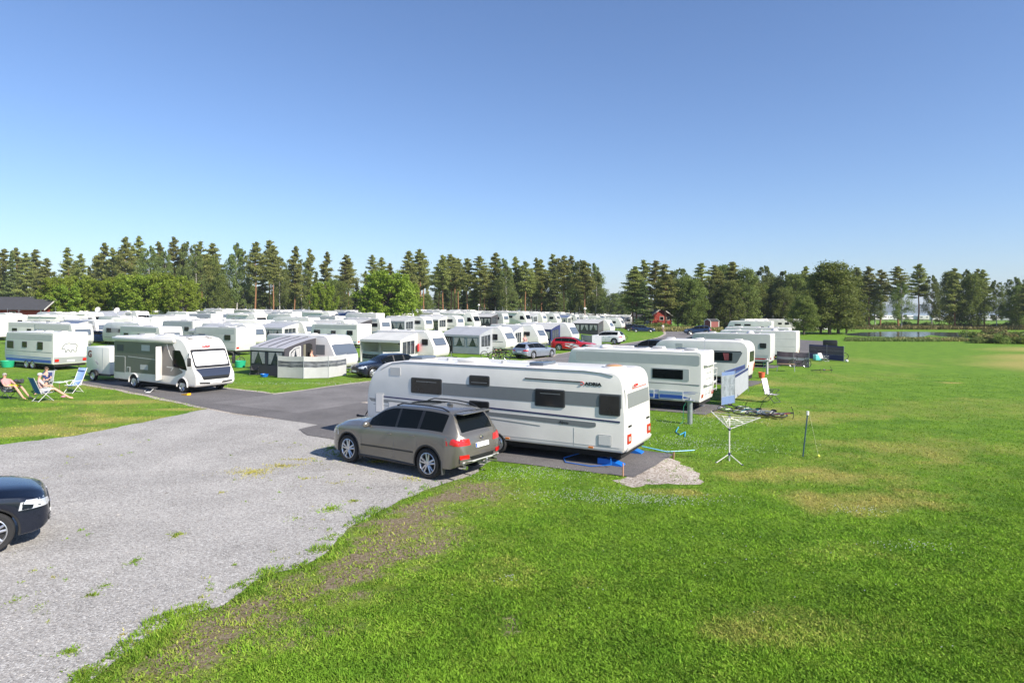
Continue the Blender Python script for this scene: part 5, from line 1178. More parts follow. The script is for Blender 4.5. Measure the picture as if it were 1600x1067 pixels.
m = MB(); m.X = Matrix.Translation((h - 2.86, -W_ / 2 - .02, 0)) @ Matrix.Rotation(radians(-62), 4, 'Z'); m.box(0, .56, -.025, .025, .60, 2.38, WHITE, .015); m.box(.06, .50, -.06, -.03, .8, 1.5, LGREY, .01); m.box(.1, .46, -.04, -.028, 1.7, 2.2, ACRYL, .01); m.build('entrance_door', t)
for x in (h - 1.15, -h + 1.95):
    for s in (-1, 1): wheel(t, x, s * (W_ / 2 - .10), .34, .22, 'alloy', s)
    pts = [(x + .42 * cos(a), .34 + .42 * sin(a)) for a in np.linspace(.0, pi, 13)]; decal(t, 'wheel_arch', b, pts + [(x - .42, .36), (x + .42, .36)], '-y', UNDER, .008, rings=1, step=.3)
    m = MB(); m.tube([(x + .44 * cos(a), -W_ / 2 - .012, .36 + .44 * sin(a)) for a in np.linspace(-.1, pi + .1, 15)], .035, WHITE, 6); m.build('arch_trim', t)
for (x, y, sx, sy, mm) in ((-2.4, 0, .6, .6, LGREY), (-.9, .2, .7, .6, WHITE), (1.55, .15, 1.15, 1.0, SKYGL), (h - 1.35, .55, .4, .3, LGREY), (h - 1.35, -.6, .4, .3, LGREY)): roofvent(t, x, y, H_ - (.02 if x < 2 else .07), sx, sy, mm, .07)
q = thing('leveling_block', 'yellow wedge at the front wheel of the motorhome', 'wedge', (*g2(291, 617.5), .02), MHA); m = MB(); m.prism([(-.28, 0), (.22, 0), (.22, .1), (-.28, .02)], -.11, .11, mat('yellow_plastic', (.85, .42, .01), .4)); m.build('ramp', q)
q = thing('step_stool', 'small black and white folding step beside the open motorhome door', 'step', (*g2(236, 612), .02), MHA); m = MB(); m.box(-.3, .3, -.18, .18, .18, .22, DGREY, .01); m.build('tread', q)
for s in (-1, 1): m = MB(); m.tube([(s * .25, -.2, 0), (s * .25, 0, .18), (s * .25, .2, 0)], .015, STEEL, 5); m.build('leg', q)
q = thing('shoes', 'pair of pale shoes on the ground beside the folding step', 'shoes', (*g2(231, 614.5), .015), .3)
for s in (-1, 1): m = MB(); m.ell((0, s * .08, .04), (.13, .045, .04), LGREY, 8, 5); m.build('shoe', q)
# box trailer
t = thing('box_trailer', 'white box trailer marked with a dark letter G behind the motorhome', 'trailer'); b = MB(); b.box(-1.25, 1.25, -.75, .75, .45, 2.05, WHITE, .03); body = b.build('box', t)
on_corner(t, g2(147, 595), MHA, -.2, -.85)
m = MB(); m.box(-1.2, 1.2, -.7, .7, .33, .45, DGREY); m.tube([(1.2, -.4, .38), (2.2, 0, .42)], .04, STEEL, 6); m.tube([(1.2, .4, .38), (2.2, 0, .42)], .04, STEEL, 6); m.build('chassis', t)
for s in (-1, 1):
    wheel(t, -.2, s * .86, .30, .18, 'cap', s); m = MB(); m.tube([(-.2 + .37 * cos(a), s * .86, .30 + .37 * sin(a)) for a in np.linspace(.1, pi - .1, 9)], .10, BLACK, 5, flat=.25); m.build('mudguard', t)
text(body, 'lettering', 'G', .55, mat('g_red', (.12, .02, .015), .5), (-1.05, -.757, 1.42), (1, 0, 0), (0, 0, 1), bold=.02)
m = MB(); m.tube([(-.3, -.765, 1.25), (-.15, -.765, 1.12), (.05, -.765, .98)], .02, MGREY, 5); m.tube([(-.15, -.765, 1.2), (.1, -.765, 1.05)], .015, MGREY, 5); m.build('emblem', body); strip(t, 'door_frame', b, [(.55, .5), (.55, 2.0)], .03, '-y', LGREY, .008)

# ================================================================== POLAR-BEAR CARAVAN (row behind)
L_, W_, H_ = 6.6, 2.3, 2.62
def oldcar(label, L_, W_, H_, kind, stripes, wins, bodym=WHITE, band=None, end=True, group=None, tandem=False, vents=3):
    t, b, body = caravan(label, L_, W_, H_, kind, body=bodym, group=group)
    for (z, w, mm, x0, x1) in stripes:
        for sd in ('+y', '-y'): strip(t, 'side_stripe', b, [(x0 * L_, z), (x1 * L_, z)], w, sd, mm, .006, step=1.2)
    for (x0, x1, z0, z1, mm) in (band or []):
        for sd in ('+y', '-y'): decal(t, 'side_band', b, rect(x0 * L_, x1 * L_, z0, z1, .05), sd, mm, .006, rings=1, step=.6)
    for (x0, x1, z0, z1) in wins:
        for sd in ('+y', '-y'): cwin(t, b, x0 * L_, x1 * L_, z0, z1, sd)
    if end: cwin(t, b, -W_ * .36, W_ * .36, 1.40, 2.02, '+x', SKYGL)
    for s in (-1, 1):
        o = decal(t, 'tail_light', b, rect(s * .93 - .14, s * .93 + .14, .62, .78, .02), '-x', REDL, .02, rings=1)
        m = MB(); m.tube([(-L_ / 2 + .2, s * (W_ / 2 - .01), H_ - .04), (L_ / 2 - 1.0, s * (W_ / 2 - .01), H_ - .05)], .012, LGREY, 5); m.build('edge_rail', t)
    decal(t, 'number_plate', b, rect(-.26, .26, .60, .71), '-x', PLATEM, .015, rings=1)
    for i in range(vents): roofvent(t, (-.3 + .28 * i) * L_, random.uniform(-.4, .4), H_, .5, .5, random.choice([LGREY, WHITE, SKYGL]), .08)
    drawbar(t, L_, W_); steadies(t, L_, W_); cwheels(t, -.2, W_, .32, tandem); return t, b, body
ST_B = [(.62, .20, BLUE, -.46, .46), (.80, .05, LBLUE, -.46, .46), (.88, .03, BLUE, -.46, .46)]
t, b, body = oldcar('cream caravan with blue stripes and a bear outline on its rear', 6.7, 2.35, 2.65, 'square', ST_B, [(-.30, -.19, 1.42, 1.98), (.02, .12, 1.52, 1.95), (.30, .44, 1.40, 1.95)], CREAM, band=None, tandem=True)
on_corner(t, g2(83, 579.5), radians(151.5), -6.7 / 2, 2.35 / 2); POLAR = t
strip(t, 'seam', b, [(-3.2, 1.25), (3.1, 1.25)], .03, '+y', MGREY, .006); decal(t, 'upper_panel', b, rect(-3.2, 2.6, 2.08, 2.50, .1), '+y', LGREY, .005, rings=1, step=.6)
decal(t, 'rear_panel', b, rect(-1.12, 1.12, .5, .92, .03), '-x', SILV, .012, rings=1, step=.5)
bear = [(-.62, 1.28), (-.60, 1.55), (-.72, 1.62), (-.70, 1.78), (-.5, 1.86), (-.2, 1.84), (.15, 1.92), (.5, 1.88), (.72, 1.78), (.86, 1.62), (.95, 1.55), (.84, 1.50), (.66, 1.52), (.55, 1.42), (.56, 1.26), (.42, 1.26), (.38, 1.40), (.2, 1.44), (.02, 1.26), (-.1, 1.26), (-.12, 1.42), (-.3, 1.42), (-.42, 1.26), (-.62, 1.28)]
strip(t, 'bear_emblem', b, [(y * .62 + .05, 1.25 + (z - 1.25) * .95) for y, z in bear], .07, '-x', MGREY, .008, step=1)
strip(t, 'wavy_line', b, [(-1.05, 2.14), (-.5, 2.20), (-.1, 2.12), (.4, 2.16), (1.05, 2.26)], .02, '-x', LGREY, .008); strip(t, 'rear_seam', b, [(-1.1, 2.02), (1.1, 2.02)], .02, '-x', LGREY, .006)
for s in (-1, 1): decal(t, 'tail_light_cluster', b, rect(s * .92 - .11, s * .92 + .11, .60, .80, .02), '-x', REDL, .03, rings=1)

# ================================================================== RIGHT-HAND ROW
L_, W_ = 6.5, 2.3
t, b, body = oldcar('white caravan with blue lower stripes and a rear bicycle rack behind the long caravan', L_, W_, 2.62, 'square', [(.58, .22, BLUE, -.49, .49), (.74, .03, LBLUE, -.49, .49), (.80, .03, BLUE, -.49, .49), (.86, .02, BLUE, -.49, .49)], [], WHITE, vents=2)
on_corner(t, g2(1096.5, 645), radians(150), -L_ / 2, W_ / 2); R1 = t; q1 = t
decal(t, 'upper_panel', b, rect(-3.15, 2.7, 2.02, 2.46, .1), '+y', LGREY, .006, rings=1, step=.6); strip(t, 'seam', b, [(-3.15, 1.18), (3.1, 1.18)], .035, '+y', MGREY, .008)
o = decal(t, 'window', b, rect(-2.7, -1.0, 1.34, 1.86, .04), '+y', LGREY, .014, rings=1); decal(o, 'pane', b, rect(-2.43, -1.05, 1.39, 1.81, .03), '+y', GLASS, .02, rings=1)
cwin(t, b, 1.2, 2.5, 1.34, 1.86, '+y')
for x in (-.6, -1.9, .7): o = decal(t, 'locker_frame', b, rect(x - .55, x + .55, .50, .88, .02), '+y', WHITE, .014, rings=1); decal(o, 'locker_door', b, rect(x - .51, x + .51, .54, .70), '+y', BLUE, .02, rings=1); decal(o, 'locker_door', b, rect(x - .51, x + .51, .74, .84), '+y', LBLUE, .02, rings=1)
for z in (2.0, 1.15): m = MB(); m.box(-3.42, -3.26, -.9, .9, z, z + .05, LGREY, .01); m.build('shelf_rail', t)
rk = MB()
for s in (-.35, .35): rk.tube([(-3.25, s, .9), (-3.52, s, .85), (-3.55, s, 1.85), (-3.25, s, 1.95)], .016, LGREY, 5)
for z in (.95, 1.3, 1.6, 1.85): rk.tube([(-3.53, -.45, z), (-3.53, .45, z)], .014, LGREY, 5)
rk.build('bicycle_rack', t)
for (x_, y_, z_) in ((-2.6, .5, 2.62), (-.9, -.3, 2.62)): roofvent(t, x_, y_, z_, .55, .55, LGREY, .12)
m = MB(); m.tube([(-2.9, -.8, 2.6), (-2.9, -.8, 3.25)], .015, STEEL, 5); m.tube([(-3.15, -.8, 3.2), (-2.65, -.8, 3.2)], .01, STEEL, 4); m.build('aerial', t)
m = MB(); m.lathe([(.0, .16), (.2, .14), (.30, .06), (.32, 0)], WHITE, 18, c=(1.5, .3, 2.63)); m.build('satellite_dome', t)
m = MB(); m.box(.4, 2.9, -.55, -.42, 2.64, 2.70, WHITE, .02); m.build('roof_rail', t)
for l in (-.1,): pass
def row_pad(t, L_, W_, n, z=.02, m=None):
    c = [loc2w(t, x, y)[:2] for x, y in ((-L_ / 2 - .5, -W_ / 2 - .4), (-L_ / 2 - .3, W_ / 2 + .5), (L_ / 2 + 2.5, W_ / 2 + .5), (L_ / 2 + 2.5, -W_ / 2 - .4))]; pitch(c, m or ASPH2, z)
row_pad(t, L_, W_, 1)
# rounded caravan
L_, W_, H_ = 6.0, 2.35, 2.6
t, b, body = caravan('white round-shouldered caravan with a grey window band, second in the right row', L_, W_, H_, 'round'); on_corner(t, g2(1166, 602), radians(150), -L_ / 2 + .1, W_ / 2)
strip(t, 'black_line', b, [(-2.6, 1.98), (2.6, 2.0)], .05, '+y', BLACK, .008); decal(t, 'grey_band', b, rpoly([(-2.7, 1.95), (-2.35, 1.28), (-.2, 1.28), (2.5, 1.35), (2.5, 1.95)], .1, 3), '+y', MGREY, .006, rings=1, step=.5)
o = cwin(t, b, -2.1, -.5, 1.40, 1.92, '+y', GLASS, BLACK)
m = MB(); foldsheet(m, (-1.9, W_ / 2 + .03, 1.45), (-1.65, W_ / 2 + .03, 1.45), (-1.55, W_ / 2 + .03, 1.87), (-1.9, W_ / 2 + .03, 1.87), mat('red_curtain', (.28, .06, .07), .7), 5, .008); foldsheet(m, (-.95, W_ / 2 + .03, 1.45), (-.7, W_ / 2 + .03, 1.45), (-.7, W_ / 2 + .03, 1.87), (-1.05, W_ / 2 + .03, 1.87), CURT, 5, .008); m.build('curtain', o)
cwin(t, b, .8, 1.9, 1.40, 1.92, '+y'); decal(t, 'flue_panel', b, rect(.9, 1.35, 2.12, 2.38, .02), '+y', LGREY, .01, rings=1); cwin(t, b, -.7, .7, 1.35, 1.98, '-x')
for s in (-1, 1): decal(t, 'tail_light', b, rect(s * .98 - .08, s * .98 + .08, .72, 1.2, .03), '-x', REDL, .03, rings=2)
for x in (-2.2, .2, 2.0): roofvent(t, x, random.uniform(-.3, .3), H_, .5, .5, WHITE, .09)
drawbar(t, L_, W_); steadies(t, L_, W_); cwheels(t, 0, W_); row_pad(t, L_, W_, 2)
RR = [('pale grey-white caravan with a red lower stripe, third in the right row', (1204, 574.5), 6.3, 'square', [(.66, .10, REDS, -.47, -.2), (.55, .06, LGREY, -.47, .47), (.85, .25, LGREY, -.47, .4)], [(-.45, -.37, 1.5, 1.9), (.1, .25, 1.4, 1.9)], LGREY),
      ('square white caravan with fine horizontal seams, fourth in the right row', (1245, 563), 7.0, 'square', [(1.9, .02, LGREY, -.48, .48), (1.2, .02, LGREY, -.48, .48)], [(.2, .3, 1.4, 1.9)], WHITE),
      ('white caravan with a clutter of roof vents, fifth in the right row', (1233, 550.5), 7.0, 'square', [(1.2, .02, LGREY, -.48, .48)], [(.1, .25, 1.4, 1.9)], WHITE)]
RT = []
for (lb, px, L_, kind, st, wn, bm_) in RR:
    t, b, body = oldcar(lb, L_, 2.35, 2.62, kind, st, wn, bm_, vents=3); on_corner(t, g2(*px), radians(150), -L_ / 2, 2.35 / 2); row_pad(t, L_, 2.35, 3); RT.append(t); m = MB(); m.lathe([(0, .2), (.22, .16), (.32, 0)], WHITE, 14, c=(-1.5, .4, 2.63)); m.build('satellite_dome', t)
t, b, body = caravan('white motorhome with two slit windows, last in the right row', 7.2, 2.3, 2.85, 'van', name='motorhome', cat='motorhome'); on_corner(t, g2(1206, 530), radians(150), -3.6, 1.15)
for x0 in (.1, 1.6): cwin(t, b, x0 - .5, x0 + .5, 2.05, 2.35, '+y')
cwin(t, b, -2.4, -1.4, 1.6, 2.0, '+y'); decal(t, 'windscreen', b, rect(-.95, .95, 1.35, 2.1, .08), '+x', GLASS, .01, rings=2, step=.2)
decal(t, 'cab_window', b, rpoly([(2.3, 1.3), (3.25, 1.3), (2.9, 1.95), (2.3, 1.95)], .06, 3), '+y', GLASS, .01, rings=1)
for s in (-1, 1): m = MB(); m.box(3.2, 3.3, s * 1.2 - .03, s * 1.2 + .25 * s, 1.3, 1.7, BLACK, .03); m.build('wing_mirror', t)
for x in (-2.6, -1.2, .2): roofvent(t, x, .2, 2.86, .6, .6, LGREY, .1)
cwheels(t, -1.9, 2.3); cwheels(t, 2.4, 2.3)
sheet('pitch', jag([g2(*p) for p in [(1232, 530), (1300, 534), (1262, 552), (1232, 550)]], .1), ASPH2, .026); sheet('pitch', jag([g2(*p) for p in [(1255, 527.8), (1318, 525), (1560, 529), (1560, 531.5), (1330, 529.5), (1275, 530)]], .12), SANDM, .010) if False else None

# windbreaks and clutter at the right row
BW = windbreak('pale blue windbreak with grey panes standing at the rear of the blue-striped caravan', [(*g2(1127, 634), 0), (*g2(1148, 630), 0)], 1.55, mat('fabric_pale_blue', (.15, .22, .40), .7, var=.1, trans=.1), (.40, 1.38), mat('pane_grey', (.27, .30, .34), .3, var=.5, vscale=4), sag=.0, rails=(.40, .9, 1.38))
windbreak('pale grey windbreak on poles with guy lines beside the blue one', [(*g2(1148, 629), 0), (*g2(1169, 611.5), 0)], 1.35, FAB_G, (1.18, 1.32), FAB_N, z0=.18)
windbreak('blue windbreak wall between the blue-striped caravan and the round-shouldered caravan', [(*g2(1132, 626), 0), (*g2(1164, 610), 0)], 1.45, FAB_B, (1.25, 1.42), FAB_N)
P5 = [(*g2(1264, 560.5), 0), (*g2(1292, 562.5), 0), (*g2(1318.5, 565), 0)]
windbreak('dark navy windbreak with see-through panes, out on the lawn at right', P5, 1.35, FAB_N, (.55, 1.22), mat('dark_mesh', (.012, .02, .045), .5), sag=.01, rails=(.55, .9))
windbreak('grey and mauve striped windbreak behind the caravan with red stripe', [(*g2(1214, 570.5), 0), (*g2(1240, 573), 0), (*g2(1264, 574), 0)], 1.15, mat('mauve_cloth', (.17, .13, .16), .7, var=.3, vscale=2), (.55, .75), FAB_G)
q = thing('equipment_box', 'matt black trailer box standing behind the navy windbreak', 'box', (*g2(1297, 547), 0), radians(-25)); m = MB(); m.box(-.75, .75, -.5, .5, .35, 1.15, BLACK, .12); m.build('box', q)
for s in (-1, 1): wheel(q, 0, s * .55, .25, .14, 'steel', s)
q = thing('cool_box', 'turquoise cool box in front of the navy windbreak', 'cool box', (*g2(1277, 563), 0), .2); m = MB(); m.box(-.30, .30, -.2, .2, .02, .46, mat('turquoise', (.12, .52, .56), .5), .03); m.build('box', q); m = MB(); m.box(-.31, .31, -.21, .21, .46, .53, mat('turq_lid', (.25, .62, .65), .5), .02); m.build('lid', q)
bike('teal bicycle leaning inside the navy windbreak', (.02, .25, .32), (*g2(1300, 561.5), 0), radians(-8), lean=.15); bike('dark bicycle leaning at the right end of the navy windbreak', (.02, .02, .03), (*g2(1310, 562.5), 0), radians(170), lean=-.15)
chair('low beige camping chair in front of the navy windbreak', (*g2(1288, 565), 0), radians(-60), CREAM, LGREY, 30, seatz=.3, high=.5)
q = thing('person', 'x', 'x') if False else None
m = MB(); m.ell((0, 0, .12), (.13, .13, .12), mat('ball_white', (.75, .75, .72), .5)); o = m.build('ball', loc=(*g2(1323, 566), 0)); tag(o, 'white ball on the lawn to the right of the navy windbreak', 'ball')
for i, (px, rz, col, lie, lb) in enumerate([((1178, 652), radians(160), (.02, .20, .28), True, 'teal bicycle lying on the grass, in the heap near the pale windbreak'), ((1196, 654), radians(150), (.6, .6, .6), True, 'white bicycle lying on top of the heap of bicycles'), ((1203, 650), radians(20), (.35, .05, .03), True, 'red bicycle lying at the right end of the heap of bicycles'), ((1156, 645), radians(200), (.03, .03, .03), True, 'black bicycle lying at the left end of the heap of bicycles'), ((1279, 581), radians(10), (.35, .22, .03), True, 'single bicycle lying alone on the lawn in front of the striped windbreak'), ((1249, 574), radians(-20), (.02, .02, .02), False, 'dark bicycle standing against the striped windbreak')]):
    bike(lb, col, (*g2(*px), 0), rz, lie, s=.95)
chair('white high-backed camping chair standing alone on the lawn', (*g2(1206, 629), 0), radians(-52), mat('chair_white', (.72, .70, .70), .6), DGREY, 14)
q = table('small wooden table with odds and ends by the striped windbreak', (*g2(1228, 580), 0), radians(-25), WOOD, STEEL, 1.2, .6, .55)
q = thing('bucket', 'orange-red bucket on the grass by the round-shouldered caravan', 'bucket', (*g2(1190, 590.5), 0)); m = MB(); m.lathe([(0, .01), (.16, .01), (.22, .38), (.20, .38), (.15, .04), (0, .04)], mat('orange_red', (.75, .13, .06), .5), 16); m.build('pail', q)
def post(label, px, h, m_=STEEL, r=.10):
    q = thing('service_post', label, 'post', (*g2(*px), 0), radians(-28)); m = MB(); m.lathe([(r, 0), (r, h)], m_, 16); m.build('tube', q); m = MB(); m.box(-.17, .17, -.13, .13, h, h + .07, m_, .02); m.lathe([(0, h + .16), (.05, h + .14), (.06, h + .07)], m_, 12); m.build('cap', q); m = MB(); m.tube([(-.12, -.1, h - .03), (-.22, -.12, h - .2), (-.24, -.12, .1), (-.3, -.3, .02)], .012, mat('green_hose', (.02, .22, .12), .5), 5); m.build('cable', q); return q
post('galvanised service post with a green hose on the lawn by the blue-striped caravan', (1078, 662.5), .88); post('service post by the caravan with the red stripe', (1198.5, 584.5), .95, LGREY, .08)
q = MB(); q.tube([(*g2(1060, 668), .02), (*g2(1056, 676), .03), (*g2(1062, 680), .02), (*g2(1071, 676), .03), (*g2(1070, 683), .02)], .02, mat('cyan_hose', (.05, .35, .6), .4), 5); tag(q.build('hose'), 'coiled blue-green hose lying in the grass below the galvanised post', 'hose')
q = MB(); q.tube([(*g2(1052, 717), .0), (*g2(1053, 717), .22)], [.035, .03], WOOD, 6); tag(q.build('stake'), 'short pale wooden stake in the grass beside the long caravan', 'stake')
q = MB(); q.tube([(*g2(973.5, 745), .02), (*g2(973.5, 745), .36)], [.02, .02], mat('copper', (.5, .25, .15), .5), 6); tag(q.build('stake'), 'thin reddish stake at the corner of the asphalt pitch', 'stake')
# rotary dryer
q = thing('rotary_dryer', 'white umbrella clothes dryer on a tripod on the lawn', 'clothes dryer', (*g2(1139.5, 723), 0)); m = MB(); m.tube([(0, 0, .06), (0, 0, 1.36)], .02, WHITE, 8); m.build('pole', q)
hub, up_ = .98, 1.32; tips = []
for k, az in enumerate((-4, 118, 236)):
    a = radians(az); ln = [.88, .72, .70][k]; tip = (ln * cos(a), ln * sin(a), 1.33 + .06 * k); tips.append(tip); m = MB(); m.tube([(0, 0, hub), tip], .014, WHITE, 6); m.tube([(0, 0, up_), (tip[0] * .5, tip[1] * .5, hub + (tip[2] - hub) * .5)], .009, WHITE, 5); m.build('arm', q)
m = MB()
for f_ in (.35, .5, .65, .8, .97): P = [tuple(Vector((0, 0, hub)).lerp(Vector(tp), f_)) for tp in tips]; m.tube(P + [P[0]], .0045, WHITE, 4)
m.build('lines', q)
for az in (-50, 75, 190): a = radians(az); m = MB(); m.tube([(0, 0, .26), (.42 * cos(a), .42 * sin(a), .01)], .012, WHITE, 6); m.ell((.42 * cos(a), .42 * sin(a), .02), (.03, .03, .02), NAVY, 6, 4); m.build('tripod_leg', q)
m = MB(); m.lathe([(.03, hub - .04), (.045, hub), (.03, hub + .04)], NAVY, 10); m.lathe([(.03, up_ - .02), (.04, up_ + .03), (0, up_ + .06)], NAVY, 10); m.lathe([(.03, .22), (.04, .26), (.03, .3)], NAVY, 10); m.build('hub', q)
q = thing('swingball_pole', 'dark leaning pole with a ball on a string on the lawn', 'ball game', (*g2(1254.5, 713.5), 0)); m = MB(); m.tube([(0, 0, 0), (.18, .1, 1.28)], .02, mat('pole_teal', (.03, .07, .10), .4), 6); m.build('pole', q); m = MB(); m.tube([(.18, .1, 1.25), (.19, .1, 1.37)], .04, WHITE, 8); m.build('spindle', q); m = MB(); m.tube([(.22, .1, 1.36), (.45, -.05, .05)], .004, mat('string', (.6, .6, .35), .7), 4); m.build('string', q); m = MB(); m.ell((.45, -.05, .04), (.045, .045, .045), mat('tennis_ball', (.7, .75, .1), .8)); m.build('ball', q)

# ================================================================== PEOPLE AND CHAIRS AT LEFT
PINK = mat('shirt_pink', (.55, .27, .26), .8, var=.15, vscale=8); NAVS = mat('shirt_navy', (.03, .045, .14), .8, var=.15, vscale=8); PATT = mat('shorts_pattern', (.62, .60, .64), .8, var=.9, vscale=11, hue=(.03, .03, .06)); CHB = mat('chair_blue', (.03, .14, .42), .6, var=.1, vscale=3); CHL = mat('cushion_blue', (.26, .38, .68), .7, var=.12, vscale=5)
c = chair('low dark camping lounger under the man in the pink shirt', (*g2(17, 623), 0), radians(-12), FAB_D, DGREY, 35, seatz=.38)
person('man in pink shirt and patterned shorts with sunglasses, leaning back in a dark lounger', (*g2(17, 623), .0), radians(-12), sit_pose(.40, 30, kneez=.62, footx=1.02, spread=.06, hands={'L': (.25, .12, .62), 'R': (.22, -.12, .60)}), SKIN, HAIRG, PINK, PATT, glasses=True)
_w = loc2w(c, .22, .0); q = MB(); x, y, z = _w; q.box(-.16, .16, -.15, .15, -.05, .04, mat('yellow_towel', (.85, .60, .01), .8), .03); o = q.build('towel', loc=(x, y, .66)); tag(o, 'bright yellow towel on the lap of the man in the pink shirt', 'towel')
q = MB()
for k in range(16): q.ell((random.uniform(-.18, .18), random.uniform(-.1, .1), random.uniform(0, .12)), (.09, .08, .07), FAB_D, 8, 5)
x, y, z = loc2w(c, .48, 0); o = q.build('bag', loc=(x, y, .80)); tag(o, 'dark rounded bag resting on the knees of the man in the pink shirt', 'bag')
c = chair('blue camping chair seen from behind, holding the person in the white cap', (*g2(68, 627), 0), radians(62), CHB, LGREY, 22, high=.80)
person('person in a white cap seated in the blue chair with legs stretched to the right', (*g2(68, 627), 0), radians(38), sit_pose(.42, 14, kneez=.52, footx=1.05, spread=.05), SKIN, None, mat('top_pale', (.70, .55, .52), .8), mat('shorts_pale', (.55, .52, .5), .8), hat=FAB_W, face=(1, 0, 0)) if False else person('person in a white cap seated in the blue chair with legs stretched to the right', (*g2(70, 626), 0), radians(38), sit_pose(.42, 10, kneez=.52, footx=1.05, spread=.05), SKIN, None, mat('top_pale', (.66, .45, .40), .8), mat('shorts_pale', (.55, .52, .5), .8), hat=FAB_W)
chair('grey-framed camping chair holding the man in the navy shirt', (*g2(70, 614.5), 0), radians(-78), FAB_G, LGREY, 18)
person('man in navy polo shirt and sunglasses facing the camera, seated behind the small table', (*g2(70, 614.5), 0), radians(-70), sit_pose(.45, 12, footx=.7, hands={'L': (.35, .30, .80), 'R': (.2, -.18, .62)}), SKIN, HAIR, NAVS, mat('shorts_grey', (.2, .2, .2), .8), glasses=True)
c = chair('white camping chair with blue cushions, empty, right of the seated people', (*g2(114, 614), 0), radians(-102), CHL, WHITE, 24, high=.92, pad=CHL)
table('small folding table with a pale green top between the chairs', (*g2(93, 613), 0), radians(-20), mat('table_green', (.55, .66, .55), .5), WOOD, .6, .5, .55)
q = thing('sandals', 'pink sandals on the grass in front of the white and blue chair', 'sandals', (*g2(100, 620.5), .01), .4)
for s in (-1, 1): m = MB(); m.ell((0, s * .07, .03), (.13, .05, .035), mat('pink_rubber', (.75, .30, .45), .6), 8, 5); m.build('sandal', q)
q = thing('tub', 'green plastic tub on the grass by the striped caravan at left', 'tub', (*g2(12, 574), 0)); m = MB(); m.lathe([(0, .02), (.35, .02), (.48, .5), (.44, .5), (.32, .06), (0, .06)], mat('green_plastic', (.02, .38, .20), .5), 18); m.build('shell', q)

# ================================================================== FRONT ROW ACROSS THE ROAD
FR = radians(-28.5)
def rowcar(label, s, L, kind, win, band=None, H=2.6, W=2.3, P=None, **k):
    t, b, body = oldcar(label, L, W, H, kind, [(.60, .03, LGREY, -.45, .42)], win, WHITE, band=band, end=True, **k); P = P or camp(0, s); on_corner(t, (*P, 0), FR, L / 2 - .25, -W / 2); return t, b
C1, b1 = rowcar('white caravan with a large grey-blue front window beside the dark grey porch tent', 0.3, 6.6, 'slope', [(.14, .22, 1.42, 1.85), (-.2, -.05, 1.42, 1.85)], [(-.4, .36, 1.3, 1.98, MGREY)])
decal(C1, 'front_window_band', b1, rect(-1.08, 1.08, 1.30, 2.0, .1), '+x', SKYGL, .02, rings=2, step=.2)
C2, b2 = rowcar('white caravan with one blue-grey front window beside the open white sun canopy', 11.7, 6.2, 'slope', [(.30, .40, 1.45, 1.95), (-.1, .1, 1.4, 1.9)])
C3, b3 = rowcar('white caravan with grey lettering-like stripe beside the long pale porch tent', 24.0, 6.3, 'slope', [(.24, .34, 1.3, 1.9), (-.2, 0, 1.3, 1.9)], [(.18, .44, 1.12, 1.17, MGREY)])
C4, b4 = rowcar('white caravan with small dark side window behind the silver estate car', 31.3, 6.2, 'slope', [(.2, .32, 1.4, 1.85)])
C5, b5 = rowcar('white caravan with dark raked front window behind the red car', 40.4, 7.2, 'slope', [(-.3, -.1, 1.4, 1.9)]); decal(C5, 'front_window_band', b5, rect(-1.02, 1.02, 1.25, 2.1, .1), '+x', SKYGL, .02, rings=2, step=.2)
x, y, _ = at(952, 112); C6, b6 = rowcar('white caravan beside the grey porch tent behind the white car', 0, 6.5, 'slope', [(-.2, 0, 1.4, 1.9)], P=(x, y))
x, y, _ = at(970, 142); C7, b7 = rowcar('white caravan at the far end of the front row near the dark parked cars', 0, 6.8, 'slope', [(.1, .3, 1.4, 1.9)], P=(x, y))
def put(t, C): t.location = C.location; t.rotation_euler = C.rotation_euler; return t
GUNM = mat('tent_charcoal', (.055, .052, .062), .75, var=.1, vscale=3); TENTR = mat('tent_roof_pale', (.46, .46, .50), .65, var=.1, vscale=2, trans=.15)
L1 = 6.6 / 2
A1 = put(awning('charcoal porch tent with pale roof and curtained windows, a person in its doorway', L1 - 4.95, L1 - 1.75, 2.3, 2.75, 2.45, 1.85, TENTR, GUNM, -1, endwin=False, trim=FAB_W, panes=2), C1)
xe = L1 - 1.75; yb = -1.15
o = [c for c in A1.children if c.name.startswith('end_wall')][-1]
m = MB(); P = rpoly([(yb - 2.35, .75), (yb - 1.35, .75), (yb - 1.35, 1.98), (yb - 1.9, 1.88), (yb - 2.35, 1.60)], .1, 3); m.prism(P, xe + .01, xe + .016, FAB_W, 'yz'); m.build('window_frame', A1)
m = MB(); P = rpoly([(yb - 2.25, .83), (yb - 1.45, .83), (yb - 1.45, 1.9), (yb - 1.9, 1.80), (yb - 2.25, 1.55)], .08, 3); m.prism(P, xe + .018, xe + .022, FOIL, 'yz'); m.build('window', A1)
m = MB(); foldsheet(m, (xe + .035, yb - 2.2, .85), (xe + .035, yb - 2.05, .85), (xe + .035, yb - 1.85, 1.78), (xe + .035, yb - 2.2, 1.5), CURT, 4, .01); foldsheet(m, (xe + .035, yb - 1.62, .85), (xe + .035, yb - 1.48, .85), (xe + .035, yb - 1.48, 1.85), (xe + .035, yb - 1.85, 1.78), CURT, 4, .01); m.build('curtain', A1)
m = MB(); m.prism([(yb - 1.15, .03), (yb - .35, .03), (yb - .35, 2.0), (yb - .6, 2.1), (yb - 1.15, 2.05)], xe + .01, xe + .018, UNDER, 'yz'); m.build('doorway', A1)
m = MB(); m.prism([(yb - 1.15, .03), (yb - .95, .03), (yb - .95, 2.05), (yb - 1.15, 2.03)], xe + .02, xe + .03, mat('tent_olive', (.16, .15, .11), .8), 'yz'); m.build('door_flap', A1)
m = MB()
